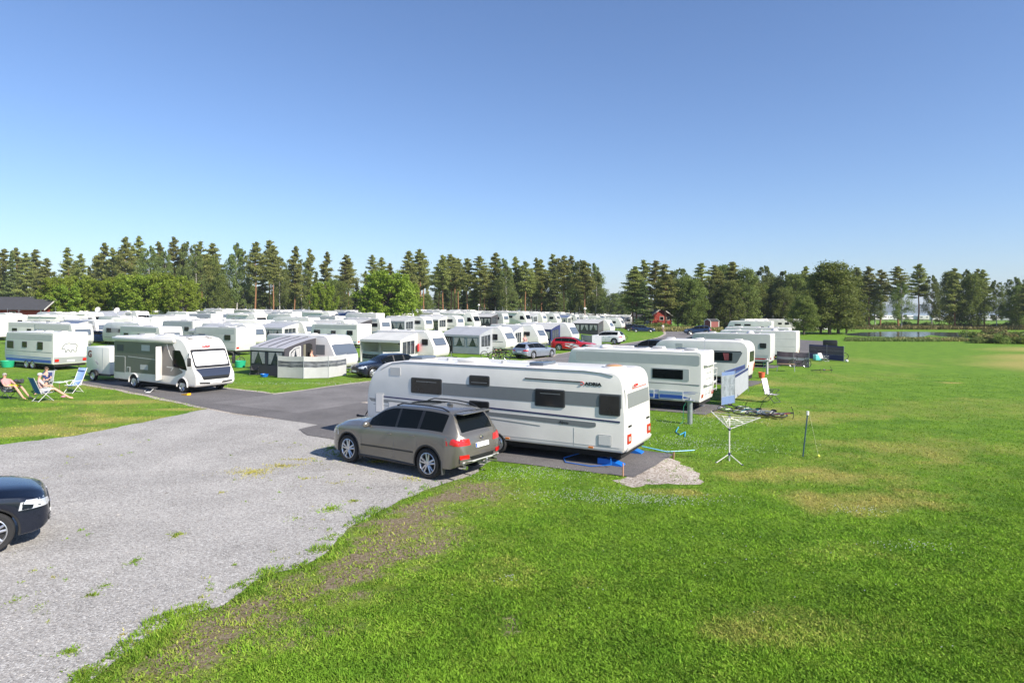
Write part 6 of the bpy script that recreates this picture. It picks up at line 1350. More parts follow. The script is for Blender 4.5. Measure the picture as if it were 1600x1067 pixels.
for x in (L1 - 4.2, L1 - 3.3, L1 - 2.5): m.tube([(x, -1.16, 2.49), (x, -2.5, 2.28), (x, -3.85, 1.93)], .02, FAB_D, 4)
m.build('roof_seam', A1)
pw = loc2w(C1, xe + .3, yb - .72); person('bare-backed person in pink standing in the doorway of the charcoal porch tent', pw, FR + .6, stand_pose(h=1.70, arms={'L': [(.12, .26, 1.15), (.28, .12, 1.22)], 'R': [(.08, -.26, 1.12), (.22, -.16, 1.0)]}), SKIN, HAIR, None, mat('bikini_pink', (.65, .22, .25), .7))
WB = [G(*p) for p in [(434, 590.5), (474, 592), (513, 591), (541, 586.5)]]
windbreak('long white windbreak with a see-through band in front of the charcoal porch tent', WB, 1.42, FAB_P, (.72, 1.12), mat('clear_band', (.16, .17, .19), .15, var=.6, vscale=2.5), sag=.05, rails=(.72, .92, 1.12))
chair('dark low chair in front of the charcoal porch tent', (*g2(398, 586), .01), radians(-80), FAB_D, DGREY, 30, seatz=.35); chair('mauve chair beside the dark chair by the charcoal porch tent', (*g2(406, 585), .01), radians(-60), mat('mauve', (.45, .25, .50), .7), LGREY, 25)
q = thing('basin', 'blue plastic basin on the grass by the long white windbreak', 'basin', (*g2(413, 589), 0)); m = MB(); m.lathe([(0, .02), (.2, .02), (.28, .2), (.25, .2), (.18, .05), (0, .05)], PBLUE, 14); m.build('shell', q)
q = thing('tub', 'green plastic tub by the left side of the charcoal porch tent', 'tub', (*g2(375, 574), 0)); m = MB(); m.lathe([(0, .02), (.35, .02), (.42, .5), (.38, .5), (.3, .06), (0, .06)], mat('green_plastic', (.02, .38, .20), .5), 14); m.build('shell', q)
A2 = put(awning('open white sun canopy with one latticed end wall', 6.2 / 2 - 5.9, 6.2 / 2 - 1.7, 2.3, 2.3, 2.42, 1.9, FAB_W, FAB_W, -1, open_front=True), C2)
windbreak('low white windbreak with panes in front of the open sun canopy', [G(566, 575), G(598, 578), G(628, 577)], 1.3, FAB_W, (.75, 1.1), FOIL, rails=(.75, .92, 1.1))
q = MB(); x, y, z = loc2w(C2, 1.6, -1.3); q.box(-.06, .06, -.2, .2, -.35, .3, REDS, .04); o = q.build('towel', loc=(x, y, z + 1.25)); tag(o, 'red towel hanging at the corner of the open sun canopy', 'towel')
A3 = put(awning('long pale porch tent with grey windows and an open dark doorway', 6.3 / 2 - 6.2, 6.3 / 2 - 1.6, 2.3, 2.5, 2.45, 1.85, FAB_G, FAB_G, -1), C3)
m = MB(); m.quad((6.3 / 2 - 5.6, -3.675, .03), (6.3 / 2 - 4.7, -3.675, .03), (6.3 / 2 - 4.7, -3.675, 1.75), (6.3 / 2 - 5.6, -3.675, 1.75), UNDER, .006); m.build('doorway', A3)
A4 = put(awning('small white porch tent with a brown-tinted window behind the silver estate car', 6.2 / 2 - 4.5, 6.2 / 2 - 2.0, 2.3, 2.0, 2.4, 1.9, FAB_G, FAB_W, -1, panes=2), C4)
A5 = put(awning('deep navy porch tent with pale roof behind the red car', 7.2 / 2 - 6.5, 7.2 / 2 - 1.6, 2.3, 2.6, 2.45, 1.9, FAB_P, FAB_N, -1), C5)
A6 = put(awning('grey porch tent with black openings behind the white car', 6.5 / 2 - 6.2, 6.5 / 2 - 1.3, 2.3, 2.6, 2.45, 1.95, FAB_P, GUNM, -1), C6)
windbreak('grey windbreak between the red car and the white car', [G(908, 538), G(925, 540), G(940, 539.5)], 1.25, FAB_G)
# cars
x, y = g2(558, 590); car('dark blue-black hatchback facing the camera beside the white windbreak', 'hatch', BLKB, (x + .75 * 2.0, y + .66 * 2.0, 0), radians(221), rails=False)
x, y, z = at(836, 60.3); car('silver estate car parked by the road, its tailgate towards the camera', 'wagon', SILVP, (x, y, z), radians(52), clad=DGREY)
x, y, z = at(897, 70.5); t, f = car('bright red estate car with white swooshes on its doors', 'wagon', REDP, (x, y, z), radians(-22), clad=DGREY)
for (P_, m_) in (([(-.1, .75), (.5, .62), (1.0, .45), (.9, .36), (.3, .50), (-.35, .68)], WHP), ([(-.6, .62), (.1, .46), (.6, .30), (.4, .27), (-.2, .38), (-.75, .55)], WHP), ([(-.1, .47), (.45, .33), (.35, .31), (-.25, .44)], BLACK), ([(-.75, .82), (.1, .84), (.9, .62), (.8, .58), (.05, .76), (-.7, .74)], LGREY)): decal(t, 'swoosh', f, P_, '-y', m_, .010 + (.004 if m_ is BLACK else 0), rings=1, step=.25)
x, y, z = at(947, 85); car('white high-roofed car parked beyond the red car', 'suv', WHP, (x, y, z), radians(152))
x, y, z = at(1013, 61.5); car('dark grey four-wheel-drive car behind the blue-striped caravan', 'suv', DGP, (x, y, z), radians(150))
x, y, z = at(1005, 134); car('dark navy saloon-like car at the end of the front row', 'wagon', NAVP, (x, y, z), radians(-12), rails=False)
x, y, z = at(992, 141); car('black car half hidden behind the dark navy one', 'hatch', BLKP, (x, y, z), radians(-15), rails=False)
x, y, z = at(1090, 121); car('navy car parked across the road in front of the dark broad-leaved trees', 'suv', NAVP, (x, y, z), radians(172))
x, y, z = at(1079, 76); car('grey-green car whose roof shows behind the round-shouldered caravan', 'wagon', TEALP, (x, y, z), radians(150))
x, y, z = at(163, 78); car('blue estate car behind the polar bear caravan', 'wagon', NAVP, (x, y, z), radians(-10), rails=False)
x, y, z = at(60, 104); car('dark blue car half hidden beside the red-gabled service building', 'hatch', NAVP, (x, y, z), radians(70), rails=False)
x, y, z = at(262, 86); car('black car behind the motorhome roof', 'wagon', BLKP, (x, y, z), radians(160))
for (px, col, lb, rz) in [((765, 560), (.55, .55, .56), 'pale bicycle standing by the long pale porch tent', 10), ((776, 561), (.12, .04, .03), 'dark red bicycle behind the pale bicycle', 25), ((783, 563), (.02, .02, .02), 'black bicycle nearest the silver estate car', -15), ((803, 558), (.3, .3, .3), 'grey bicycle in front of the white caravan front', 0), ((853, 541), (.45, .2, .05), 'bicycle on the front of the caravan beside the red car', 70), ((963, 529), (.4, .05, .04), 'red bicycle right of the white high-roofed car', 20), ((971, 531), (.1, .1, .1), 'dark bicycle right of the white high-roofed car', -10), ((366, 572), (.05, .05, .05), 'dark bicycle leaning on the caravan rear left of the charcoal tent', 60)]:
    bike(lb, col, G(*px), radians(rz))
x, y, z = G(820, 548); person('person in pink at the small porch tent behind the silver car', (x, y, z), radians(-60), stand_pose(h=1.7), SKIN, HAIR, PINK, mat('shorts_pale', (.55, .52, .5), .8))
x, y, z = at(1036, 133); person('distant person in a white shirt on the road bend', (x, y, z), radians(-80), stand_pose(h=1.75, stride=.15), SKIN, HAIR, FAB_W, mat('shorts_grey', (.2, .2, .2), .8))
# ================================================================== BUILDINGS
FALU = mat('falu_red', (.36, .045, .028), .8, var=.15, vscale=3); TILE = mat('roof_felt', (.05, .05, .055), .85, var=.2, vscale=2); TIM = mat('timber_pale', (.48, .33, .22), .7, var=.15, vscale=3)
def house(label, P, rz, L, W, hw, hr, wallm, roofm, wins=(), porch=0.0, name='cabin', cat='cabin', over=.5):
    t = thing(name, label, cat, P, rz); m = MB(); m.box(-L / 2, L / 2, -W / 2, W / 2, 0, hw, wallm); m.prism([(-W / 2, hw), (W / 2, hw), (0, hr)], -L / 2, L / 2, wallm, 'yz'); w = m.build('wall', t, smooth=0)
    m = MB(); k = (hr - hw) / (W / 2); o = over
    for s in (-1, 1): m.prism([(s * (W / 2 + o), hw - k * o), (0, hr + .02), (0, hr + .16), (s * (W / 2 + o), hw - k * o + .12)], -L / 2 - o, L / 2 + o, roofm, 'yz')
    r = m.build('roof', t, smooth=0)
    for e in (-1, 1):
        m = MB()
        for s in (-1, 1): m.prism([(s * (W / 2 + o + .02), hw - k * o - .08), (0, hr - .06), (0, hr + .20), (s * (W / 2 + o + .02), hw - k * o + .16)], e * (L / 2 + o) - .02, e * (L / 2 + o) + .03, WHITE, 'yz')
        m.build('bargeboard', r)
        for s in (-1, 1): m = MB(); m.box(e * L / 2 - .07, e * L / 2 + .07, s * W / 2 - .07, s * W / 2 + .07, 0, hw, WHITE); m.build('corner_board', t)
    for (sd, a, c, z0, z1) in wins:
        f = MB(); g = MB()
        if sd in 'LR': y = (W / 2 if sd == 'L' else -W / 2); s = 1 if sd == 'L' else -1; f.box(a, c, y, y + s * .05, z0, z1, WHITE); g.box(a + .08, c - .08, y + s * .05, y + s * .06, z0 + .08, z1 - .08, GLASS)
        else: x = (L / 2 if sd == 'F' else -L / 2); s = 1 if sd == 'F' else -1; f.box(x, x + s * .05, a, c, z0, z1, WHITE); g.box(x + s * .05, x + s * .06, a + .08, c - .08, z0 + .08, z1 - .08, GLASS)
        fo = f.build('window', t, smooth=0); g.build('pane', fo, smooth=0)
    return t
# service building with a long dark roof: gable towards the camera-right
x, y, z = at(22, 124); T_ = house('red gabled service building with a long dark roof at the left edge', (x + .0, y, z + .4), radians(196), 12, 9, 2.6, 4.2, FALU, TILE, [('B', -2.2, -1.2, 1.0, 2.2), ('L', 2, 3, 1, 2), ('L', -2, -1, 1, 2)], name='service_building', cat='building', over=.9)
x, y, z = at(-40, 129); t = house('low dark-roofed wing of the service building running out of the picture at left', (x, y, z + .4), radians(188), 26, 8, 2.7, 4.6, FALU, TILE, [('L', -9, -8, 1, 2), ('L', -5, -4, 1, 2)], name='service_building', cat='building', over=.9)
x, y, z = at(1031, 168); house('small red cottage with white trim beyond the road bend', (x, y, z + .9), radians(-95), 7, 5, 2.3, 4.1, FALU, TILE, [('F', -.5, .5, 1.1, 2.1), ('F', 1.2, 1.9, 1.1, 2.0)], name='cottage', cat='cottage')
x, y, z = at(1012, 172); house('white cottage with dark roof left of the small red cottage', (x, y, z + .9), radians(-20), 7, 5, 2.1, 3.3, CREAM, TILE, [('R', -2, -1, .9, 1.8), ('R', .5, 1.5, .9, 1.8)], name='cottage', cat='cottage')
x, y, z = at(1112, 150); house('pink and red hut under the broad-leaved trees', (x, y, z), radians(200), 2.2, 2.2, 2.1, 2.5, mat('pink_red', (.26, .08, .07), .8, var=.1), TILE, name='hut', cat='hut', over=.1)
x, y, z = at(166, 112); t = thing('porch_awning', 'brown timber-fronted porch tent with rows of small windows behind the polar bear caravan', 'awning', (x, y, z), radians(-8)); m = MB(); m.box(-3.5, 3.5, -1.4, 1.4, 0, 2.0, TIM); m.build('wall', t); m = MB(); m.prism([(-1.7, 1.98), (1.7, 1.98), (0, 2.75)], -3.8, 3.8, FAB_G, 'yz'); m.build('roof', t)
for k in range(5):
    for r_ in (0, 1): m = MB(); xx = -2.9 + k * 1.25; m.box(xx, xx + .8, -1.44, -1.40, .75 + r_ * .55, 1.15 + r_ * .55, FOIL); m.build('window', t)
# ================================================================== FURTHER CARAVANS
PROTO = []
def proto(kind, L, st, wins, band=None, bm_=WHITE, tent=None):
    t, b, body = oldcar('x', L, 2.3, 2.6, kind, st, wins, bm_, band=band, tandem=False, vents=2, group='caravans in the far rows')
    n_ = len(PROTO); m = MB(); m.tube([(1.2, -.8, 2.58), (1.2, -.8, 3.1 + .15 * n_)], .02, STEEL, 4)
    m.tube([(.95, -.8, 3.2), (1.45, -.8, 3.2)], .015, STEEL, 4)
    m.build('aerial', t)
    m = MB(); m.box(-.26 * L, -.02 * L, .25, .8, 2.6, 2.66, LGREY, .02); m.build('solar_panel' if n_ % 2 else 'roof_locker', t)
    PROTO.append((tree_of(t), L)); return t
protos = [
    ('slope', 6.4, [(.62, .04, LGREY, -.46, .44)], [(-.35, -.2, 1.4, 1.9), (.0, .12, 1.4, 1.85), (.22, .36, 1.4, 1.9)], None, WHITE),
    ('square', 7.0, [(.65, .12, LBLUE, -.47, .46), (.5, .03, LGREY, -.47, .46)], [(-.4, -.28, 1.4, 1.9), (-.05, .05, 1.5, 1.85), (.28, .42, 1.4, 1.9)], [(-.47, .4, 2.05, 2.46, LGREY)], WHITE),
    ('round', 6.0, [(.7, .03, REDS, -.4, .4)], [(-.3, -.12, 1.4, 1.9), (.15, .32, 1.4, 1.9)], None, CREAM),
    ('adria', 7.6, [(.9, .05, MGREY, -.46, .44)], [(-.42, -.3, 1.45, 1.95), (-.05, .05, 1.5, 1.85), (.25, .38, 1.45, 1.95)], [(-.46, .4, 1.42, 1.96, SILV)], WHITE),
    ('square', 6.2, [(.6, .06, LGREY, -.47, .46), (1.22, .02, MGREY, -.47, .46)], [(-.38, -.24, 1.4, 1.9), (.2, .36, 1.4, 1.9)], [(-.46, .42, 2.0, 2.44, LGREY)], LGREY)]
for kind, L, st, wn, bd, bm_ in protos: proto(kind, L, st, wn, bd, bm_)
# a coach-built motorhome and a van
t, b, body = caravan('x', 7.0, 2.25, 2.85, 'van', name='motorhome', cat='motorhome', group='motorhomes in the far rows')
cwin(t, b, -2.4, -1.5, 1.6, 2.0, '-y'); cwin(t, b, -.6, .4, 1.6, 2.0, '-y'); cwin(t, b, -2.4, -1.5, 1.6, 2.0, '+y'); decal(t, 'windscreen', b, rect(-.95, .95, 1.35, 2.2, .08), '+x', GLASS, .01, rings=2, step=.2)
for sd in ('-y', '+y'): decal(t, 'cab_window', b, rpoly([(2.0, 1.3), (3.05, 1.3), (2.6, 2.0), (2.0, 2.0)], .06, 3), sd, GLASS, .01, rings=1)
m = MB(); m.box(-3.2, 1.5, -1.25, -1.1, 2.5, 2.66, WHITE, .03); m.build('roller_awning', t); roofvent(t, -1.5, 0, 2.86, .6, .6, LGREY, .1); roofvent(t, .8, .2, 2.86, .8, .6, SKYGL, .07); cwheels(t, -1.8, 2.25); cwheels(t, 2.3, 2.25)
for s in (-1, 1): decal(t, 'headlight', b, rect(s * .85 - .16, s * .85 + .16, .75, 1.0, .03), '+x', CLEARL, .015, rings=1)
MHP = (tree_of(t), 7.0)
# porch tents of three kinds
AWP = []
for i, (rf, wl, op) in enumerate(((FAB_G, FAB_W, False), (FAB_P, FAB_G, False), (mat('tent_roof_blue', (.13, .17, .27), .7, var=.1, trans=.15), FAB_W, False), (FAB_W, FAB_P, True), (FAB_P, GUNM, False))):
    a = awning('x', -2.6, 1.9, 2.3, 2.5, 2.42, 1.9, rf, wl, -1, open_front=op, panes=3, group='porch tents in the far rows'); AWP.append(tree_of(a))
first_used = set()
def place(T, x, y, rz, label, group, scale=None):
    z = float(terr(x, y)); k = id(T[0])
    if k not in first_used:
        first_used.add(k); o = T[0]; o.location = (x, y, z); o.rotation_euler = (0, 0, rz); o['label'] = label; o['group'] = group; return o
    return dup(T, (x, y, z), rz, label, group)
RB = radians(151.5)
near_back = []
blocked = []
def zone(u):
    return ('left' if u < 330 else 'middle' if u < 680 else 'right-hand')
ordn = ['first', 'second', 'third', 'fourth', 'fifth', 'sixth', 'seventh', 'eighth', 'ninth', 'tenth', 'eleventh', 'twelfth', 'thirteenth', 'fourteenth', 'fifteenth', 'sixteenth', 'seventeenth', 'eighteenth', 'nineteenth', 'twentieth']
R_ = random.Random(21); count = 0
# row 2: backs towards the road, behind the front row
x, y, z = at(369, 60.5); t = place(PROTO[4][0], *(Vector((x, y)) + Vector((cos(RB), sin(RB))) * 3.1 - Vector((-sin(RB), cos(RB))) * 1.15)[:], RB, 'grey-sided square caravan showing its white rear, left of the charcoal porch tent', 'caravans in the second row')
x, y, z = at(559, 70.5); t = place(PROTO[1][0], *(Vector((x, y)) + Vector((cos(RB), sin(RB))) * 3.5 - Vector((-sin(RB), cos(RB))) * 1.15)[:], RB, 'grey-sided caravan showing its white rear behind the dark blue-black hatchback', 'caravans in the second row')
man = [('M', 22, 97, 4, PROTO[2][0], 'cream caravan standing side-on at the left edge below the dark-roofed building'), ('M', 86, 92, -12, MHP[0], 'white motorhome behind the polar bear caravan, left of the brown-fronted tent'), ('M', 128, 104, -6, MHP[0], 'white van-shaped motorhome left of the brown-fronted tent'), ('M', 222, 90, -6, PROTO[3][0], 'white caravan with a long grey window band above the motorhome roof'), ('M', 276, 96, -8, PROTO[0][0], 'white caravan right of the one with the grey window band'),
       ('M', 330, 86, -12, PROTO[3][0], 'white caravan with dark side windows above the grey-sided caravan'), ('M', 395, 84, -14, PROTO[0][0], 'white caravan above and right of the white caravan rear'), ('M', 62, 74, -20, PROTO[1][0], 'white caravan showing only its roof behind the polar bear caravan'), ('M', 100, 70, -22, PROTO[4][0], 'pale caravan with brown strip window just behind the polar bear caravan')]
for (_, u, Y, rz, T, lb) in man: x, y, z = at(u, Y); place(T, x, y, radians(rz), lb, 'caravans at the left of the field')
occ = [(o.location[0], o.location[1]) for o in COL.objects if o.parent is None and o.get('category') in ('caravan', 'motorhome', 'building', 'cottage', 'car')]
for i, (a0, face) in enumerate([(-30, 1), (-42, -1), (-54, 1), (-66, -1), (-79, 1), (-92, -1), (-106, 1), (-121, -1), (-137, 1), (-153, -1), (-170, 1)]):
    for k in range(-4, 31):
        r = k * 8.0 + (i % 3) * 3 + R_.uniform(-1.0, 1.0); x, y = camp(a0 + R_.uniform(-1, 1), r); u = 800 + FPX * x / y
        if y < 60 or not (-60 < u < 1000) or y > 265: continue
        if any(hypot(x - a, y - b) < 5.6 for a, b in occ): continue
        d = R_.random(); rz = (FR if face > 0 else RB) + R_.uniform(-.05, .05); occ.append((x, y)); count += 1
        lab = 'white caravan packed among others in the %s part of the far rows' % zone(u)
        if d < .12: place(MHP[0], x, y, rz, 'white motorhome among the caravans in the %s part of the far rows' % zone(u), 'motorhomes in the %s far rows' % zone(u)); continue
        T = R_.choice(PROTO)[0]; o = place(T, x, y, rz, lab, 'caravans in the %s far rows' % zone(u))
        if R_.random() < .65: place(AWP[R_.randrange(5)], x, y, rz, 'porch tent against a caravan in the %s part of the far rows' % zone(u), 'porch tents in the %s far rows' % zone(u))
# beyond row 2 and right up to the trees, a last loose row
for k in range(30):
    u = 430 + k * 19 + R_.uniform(-5, 5); Y = R_.uniform(225, 285); x, y, z = at(u, Y)
    if any(hypot(x - a, y - b) < 6 for a, b in occ): continue
    occ.append((x, y)); place(R_.choice(PROTO)[0], x, y, R_.uniform(-.7, .3), 'white caravan under the tall pines at the back of the field', 'caravans under the pines')
for k in range(14):
    u = 930 + k * 6.4; Y = R_.uniform(190, 235); x, y, z = at(u, Y)
    if any(hypot(x - a, y - b) < 4.5 for a, b in occ): continue
    occ.append((x, y)); place(R_.choice(PROTO)[0], x, y, R_.uniform(-.7, .3), 'white caravan in the row left of the white and red cottages', 'caravans left of the cottages')
for k in range(30):
    u = 1338 + k * 9 + R_.uniform(-4, 4); x, y, z = at(u, R_.uniform(330, 380)); place(R_.choice(PROTO)[0], x, y, R_.uniform(-.4, .2), 'white caravan by the lake shore, seen between the trunks beyond the pond', 'caravans at the lake shore')
for k, u in enumerate((1180, 1198, 1216, 1240, 1262, 1281)):
    x, y, z = at(u, 150 + 6 * (k % 2)); place(R_.choice(PROTO)[0], x, y, R_.uniform(-.4, .2), 'white caravan in the shade under the broad-leaved trees behind the right row', 'caravans under the broad-leaved trees')
CARP = []
for st, pm, lb in (('hatch', BLKP, 'black'), ('wagon', SILVP, 'silver'), ('hatch', NAVP, 'navy'), ('suv', WHP, 'white'), ('wagon', REDP, 'red')):
    t, f = car('x', st, pm, (0, 0, 0), 0, rails=False, group='far parked cars'); CARP.append((tree_of(t), lb))
for k in range(34):
    u = R_.uniform(60, 940); Y = R_.uniform(115, 255); x, y, z = at(u, Y)
    if any(hypot(x - a, y - b) < 4.2 for a, b in occ): continue
    occ.append((x, y)); T, lb = R_.choice(CARP); place(T, x, y, R_.choice([FR, RB, FR + pi / 2]), '%s car parked among the far caravans in the %s part of the field' % (lb, zone(u)), '%s cars in the %s far rows' % (lb, zone(u)))
for T, lb in CARP:
    if id(T[0]) not in first_used:
        u = R_.uniform(400, 900); x, y, z = at(u, 200); place(T, x, y, FR, '%s car parked under the tall pines at the back' % lb, '%s cars in the %s far rows' % (lb, zone(u)))
# lamp posts
for i, (u, v0, Y, lb) in enumerate(((914, 484, 118, 'lamp post with a white globe left of the cottages'), (748, 478, 150, 'lamp post with a white globe in the middle of the far rows'), (1008, 481, 160, 'lamp post with a white globe beside the white cottage'), (154, 484, 110, 'white satellite dish on a pole above the brown-fronted tent'), (184, 485, 105, 'second white satellite dish right of the first one'))):
    x, y, z = at(u, Y); hh = CAMH + (hor(u) - v0) / FPX * Y - z; q = thing('street_lamp' if i < 3 else 'satellite_dish', lb, 'street lamp' if i < 3 else 'dish', (x, y, z)); m = MB(); m.tube([(0, 0, 0), (0, 0, hh)], .05, LGREY, 6); m.build('pole', q)
    m = MB()
    if i < 3: m.ell((0, 0, hh + .2), (.26, .26, .24), WHITE)
    else: m.X = Matrix.Translation((0, -.1, hh)) @ Matrix.Rotation(radians(70), 4, 'X'); m.lathe([(0, 0), (.25, .03), (.45, .12), (.45, .14), (.25, .06), (0, .04)], WHITE, 18)
    m.build('globe' if i < 3 else 'dish', q)

# ================================================================== TREES
TP = {k: [mk_tree(k, h, s) for s in seeds] for k, h, seeds in (('pine', 22, (1, 2, 3)), ('pinefull', 20, (4, 5, 6)), ('spruce', 20, (7, 8)), ('birch', 18, (9, 10)), ('bright', 9, (11, 12)), ('dark', 16, (13, 14, 15)))}
for k in TP:
    for t_, c_, h_ in TP[k]: COL.objects.unlink(t_); COL.objects.unlink(c_)
WORDS = {'pine': ('bare-trunked tall pine', 'pine_tree', 'pine'), 'pinefull': ('full-crowned pine', 'pine_tree', 'pine'), 'spruce': ('narrow spruce', 'spruce_tree', 'spruce'), 'birch': ('white-trunked birch', 'birch_tree', 'birch'), 'bright': ('low yellow-green tree', 'broadleaf_tree', 'tree'), 'dark': ('dark broad-leaved tree', 'broadleaf_tree', 'tree')}
TL = []
def T(u, vt, kind, Y, w=1.0): TL.append((u, vt, kind, Y, w))
for u, v, k in [(-30, 392, 'pinefull'), (-8, 386, 'pinefull'), (5, 390, 'pinefull'), (16, 393, 'spruce'), (27, 388, 'pinefull'), (41, 396, 'pinefull'), (56, 391, 'pinefull'), (70, 404, 'pinefull'), (-20, 400, 'dark'), (84, 425, 'spruce'), (107, 388, 'pinefull'), (116, 408, 'pinefull'), (125, 397, 'pine'), (138, 418, 'spruce'), (150, 400, 'pinefull'), (160, 380, 'pinefull'), (175, 388, 'pinefull'), (186, 392, 'pine'), (195, 371, 'pine'), (206, 385, 'pinefull'), (219, 370, 'pinefull'), (232, 384, 'birch'), (248, 379, 'pinefull'), (259, 392, 'birch'), (272, 371, 'pine'), (285, 382, 'pinefull'), (296, 378, 'birch'), (306, 392, 'birch'), (315, 378, 'pine'), (334, 381, 'pinefull'), (325, 400, 'dark'), (345, 430, 'dark'), (370, 379, 'birch'), (383, 392, 'birch'), (399, 379, 'pine'), (410, 402, 'spruce'), (421, 376, 'pine'), (427, 384, 'pine'), (437, 402, 'birch'), (446, 420, 'dark'), (460, 385, 'pinefull'), (471, 405, 'birch'), (484, 390, 'pinefull'), (494, 425, 'spruce'), (509, 394, 'pinefull'), (521, 436, 'dark'), (533, 440, 'dark'), (538, 399, 'pine'), (544, 404, 'pine'), (556, 440, 'spruce'), (571, 424, 'spruce'), (582, 399, 'pine'), (598, 403, 'pinefull'), (611, 412, 'pinefull'), (636, 393, 'pinefull'), (645, 408, 'pinefull'), (657, 390, 'pine'), (662, 396, 'pine')]:
    T(u, v, k, 205 + (hash((u, v)) % 30) - 10)
for u, v, k in [(686, 412, 'pine'), (692, 399, 'pine'), (697, 440, 'spruce'), (705, 398, 'pine'), (711, 404, 'pine'), (716, 404, 'pine'), (724, 430, 'spruce'), (730, 404, 'pine'), (741, 428, 'spruce'), (750, 401, 'pine'), (757, 420, 'pine'), (765, 424, 'spruce'), (773, 396, 'pinefull'), (783, 404, 'birch'), (791, 416, 'birch'), (799, 420, 'spruce'), (806, 402, 'pinefull'), (814, 418, 'pine'), (821, 409, 'pine'), (830, 420, 'pine'), (838, 404, 'pinefull'), (846, 406, 'pinefull'), (854, 425, 'birch'), (861, 398, 'pine'), (867, 418, 'spruce'), (871, 404, 'pine'), (881, 400, 'pine'), (891, 400, 'pine'), (898, 410, 'birch'), (905, 406, 'birch'), (914, 408, 'pine'), (926, 411, 'birch'), (931, 424, 'birch')]:
    T(u, v, k, 180 + (hash((u, v)) % 24) - 6)
for u, v in [(941, 458), (952, 462), (961, 458), (973, 464), (983, 458), (990, 452), (967, 470), (946, 470)]: T(u, v, 'dark' if u % 2 else 'birch', 300, 1.3)
for u, v, k in [(989, 426, 'pine'), (995, 417, 'pinefull'), (1003, 407, 'pine'), (1008, 440, 'spruce'), (1022, 408, 'pine'), (1030, 440, 'spruce'), (1040, 414, 'pinefull'), (1049, 424, 'pinefull'), (1060, 419, 'birch'), (1070, 432, 'dark'), (1082, 436, 'dark'), (1092, 440, 'dark'), (1098, 412, 'pine'), (1107, 436, 'birch'), (1117, 415, 'pine'), (1125, 424, 'pine'), (1131, 414, 'dark'), (1142, 410, 'pinefull'), (1152, 430, 'dark'), (1163, 420, 'dark'), (1178, 436, 'dark'), (1193, 415, 'birch'), (1206, 432, 'dark'), (1217, 440, 'dark'), (1228, 423, 'birch'), (1241, 428, 'dark'), (1250, 432, 'dark'), (1258, 417, 'pinefull'), (1268, 428, 'dark'), (1140, 440, 'dark'), (1190, 444, 'dark'), (1225, 450, 'dark')]:
    T(u, v, k, 162 + (hash((u, v)) % 22) - 6, 1.15)
T(1295, 410, 'dark', 128, 1.5); T(1283, 424, 'dark', 130, 1.3); T(1309, 424, 'dark', 131, 1.4); T(1256, 462, 'dark', 124, 1.3); T(1322, 440, 'dark', 134, 1.3)
for u, v, k in [(1336, 418, 'pine'), (1341, 430, 'dark'), (1358, 417, 'pine'), (1367, 446, 'birch'), (1376, 422, 'pine'), (1404, 417, 'pine'), (1409, 440, 'birch'), (1435, 413, 'pine'), (1456, 430, 'birch'), (1484, 424, 'dark'), (1492, 420, 'pinefull'), (1508, 421, 'birch'), (1519, 428, 'dark'), (1528, 421, 'pinefull'), (1538, 422, 'pinefull'), (1557, 438, 'birch'), (1583, 433, 'birch'), (1592, 446, 'dark'), (1602, 438, 'pinefull'), (1612, 430, 'dark'), (1630, 430, 'pinefull'), (1650, 436, 'birch')]:
    T(u, v, k, 168 + (hash((u, v)) % 20) - 5, .95 if k != 'pine' else 1.1)
for u, v in [(92, 434), (105, 446), (118, 432), (136, 440), (150, 437), (166, 441), (181, 434), (194, 438), (207, 430), (224, 432), (240, 427), (256, 434), (271, 432), (287, 440)]: T(u, v, 'bright', 128 + (u % 7), 1.05)
for k in range(46):
    u = 345 + k * 13 + (k * 37 % 11) - 5; T(u, 446 + (k * 53 % 19), ('birch', 'dark', 'spruce')[k % 3], 238 + (k * 29 % 24), 1.7 if k % 3 else 1.2)
T(606, 425, 'bright', 116, 1.15); T(590, 446, 'bright', 120, .9); T(630, 438, 'bright', 121, .9); T(505, 441, 'bright', 150, .9)
cnt = {}; R_ = random.Random(5)
def ORD(n): return ordn[n - 1] if n <= 20 else '%dth' % n
TL.sort(key=lambda q: q[0])
for (u, vt, kind, Y, w) in TL:
    x, y, z = at(u, Y); H = (hor(u) - vt) / FPX * Y + CAMH - z; tp = R_.choice(TP[kind]); lbw, nm, ct = WORDS[kind]
    region = 'behind the service building' if u < 90 else 'in the left treeline' if u < 670 else 'in the middle treeline' if u < 936 else 'in the treeline gap' if u < 987 else 'behind the right row' if u < 1333 else 'beyond the pond'
    key = (kind, region); cnt[key] = cnt.get(key, 0) + 1; lb = '%s %s, %s from the left' % (lbw, region, ORD(cnt[key]))
    if kind == 'bright' and u > 560: lb = ['low yellow-green tree at the left of the big round one', 'large round yellow-green tree standing alone among the caravans', 'small yellow-green tree at the right of the big round one'][[590, 606, 630].index(u)]
    t = bpy.data.objects.new(nm, None); COL.objects.link(t); t.location = (x, y, z); s = H / tp[2]; rel = w * (s if kind in ('bright', 'dark') else s ** .5 * 1.0)
    rel *= R_.uniform(.85, 1.2); t.scale = (rel, rel, s); t.rotation_euler = (0, 0, R_.uniform(0, 6.28)); tag(t, lb, ct, 'trees ' + region)
    for q in tp[:2]: c = q.copy(); COL.objects.link(c); c.parent = t; c.name = q.name.split('.')[0]
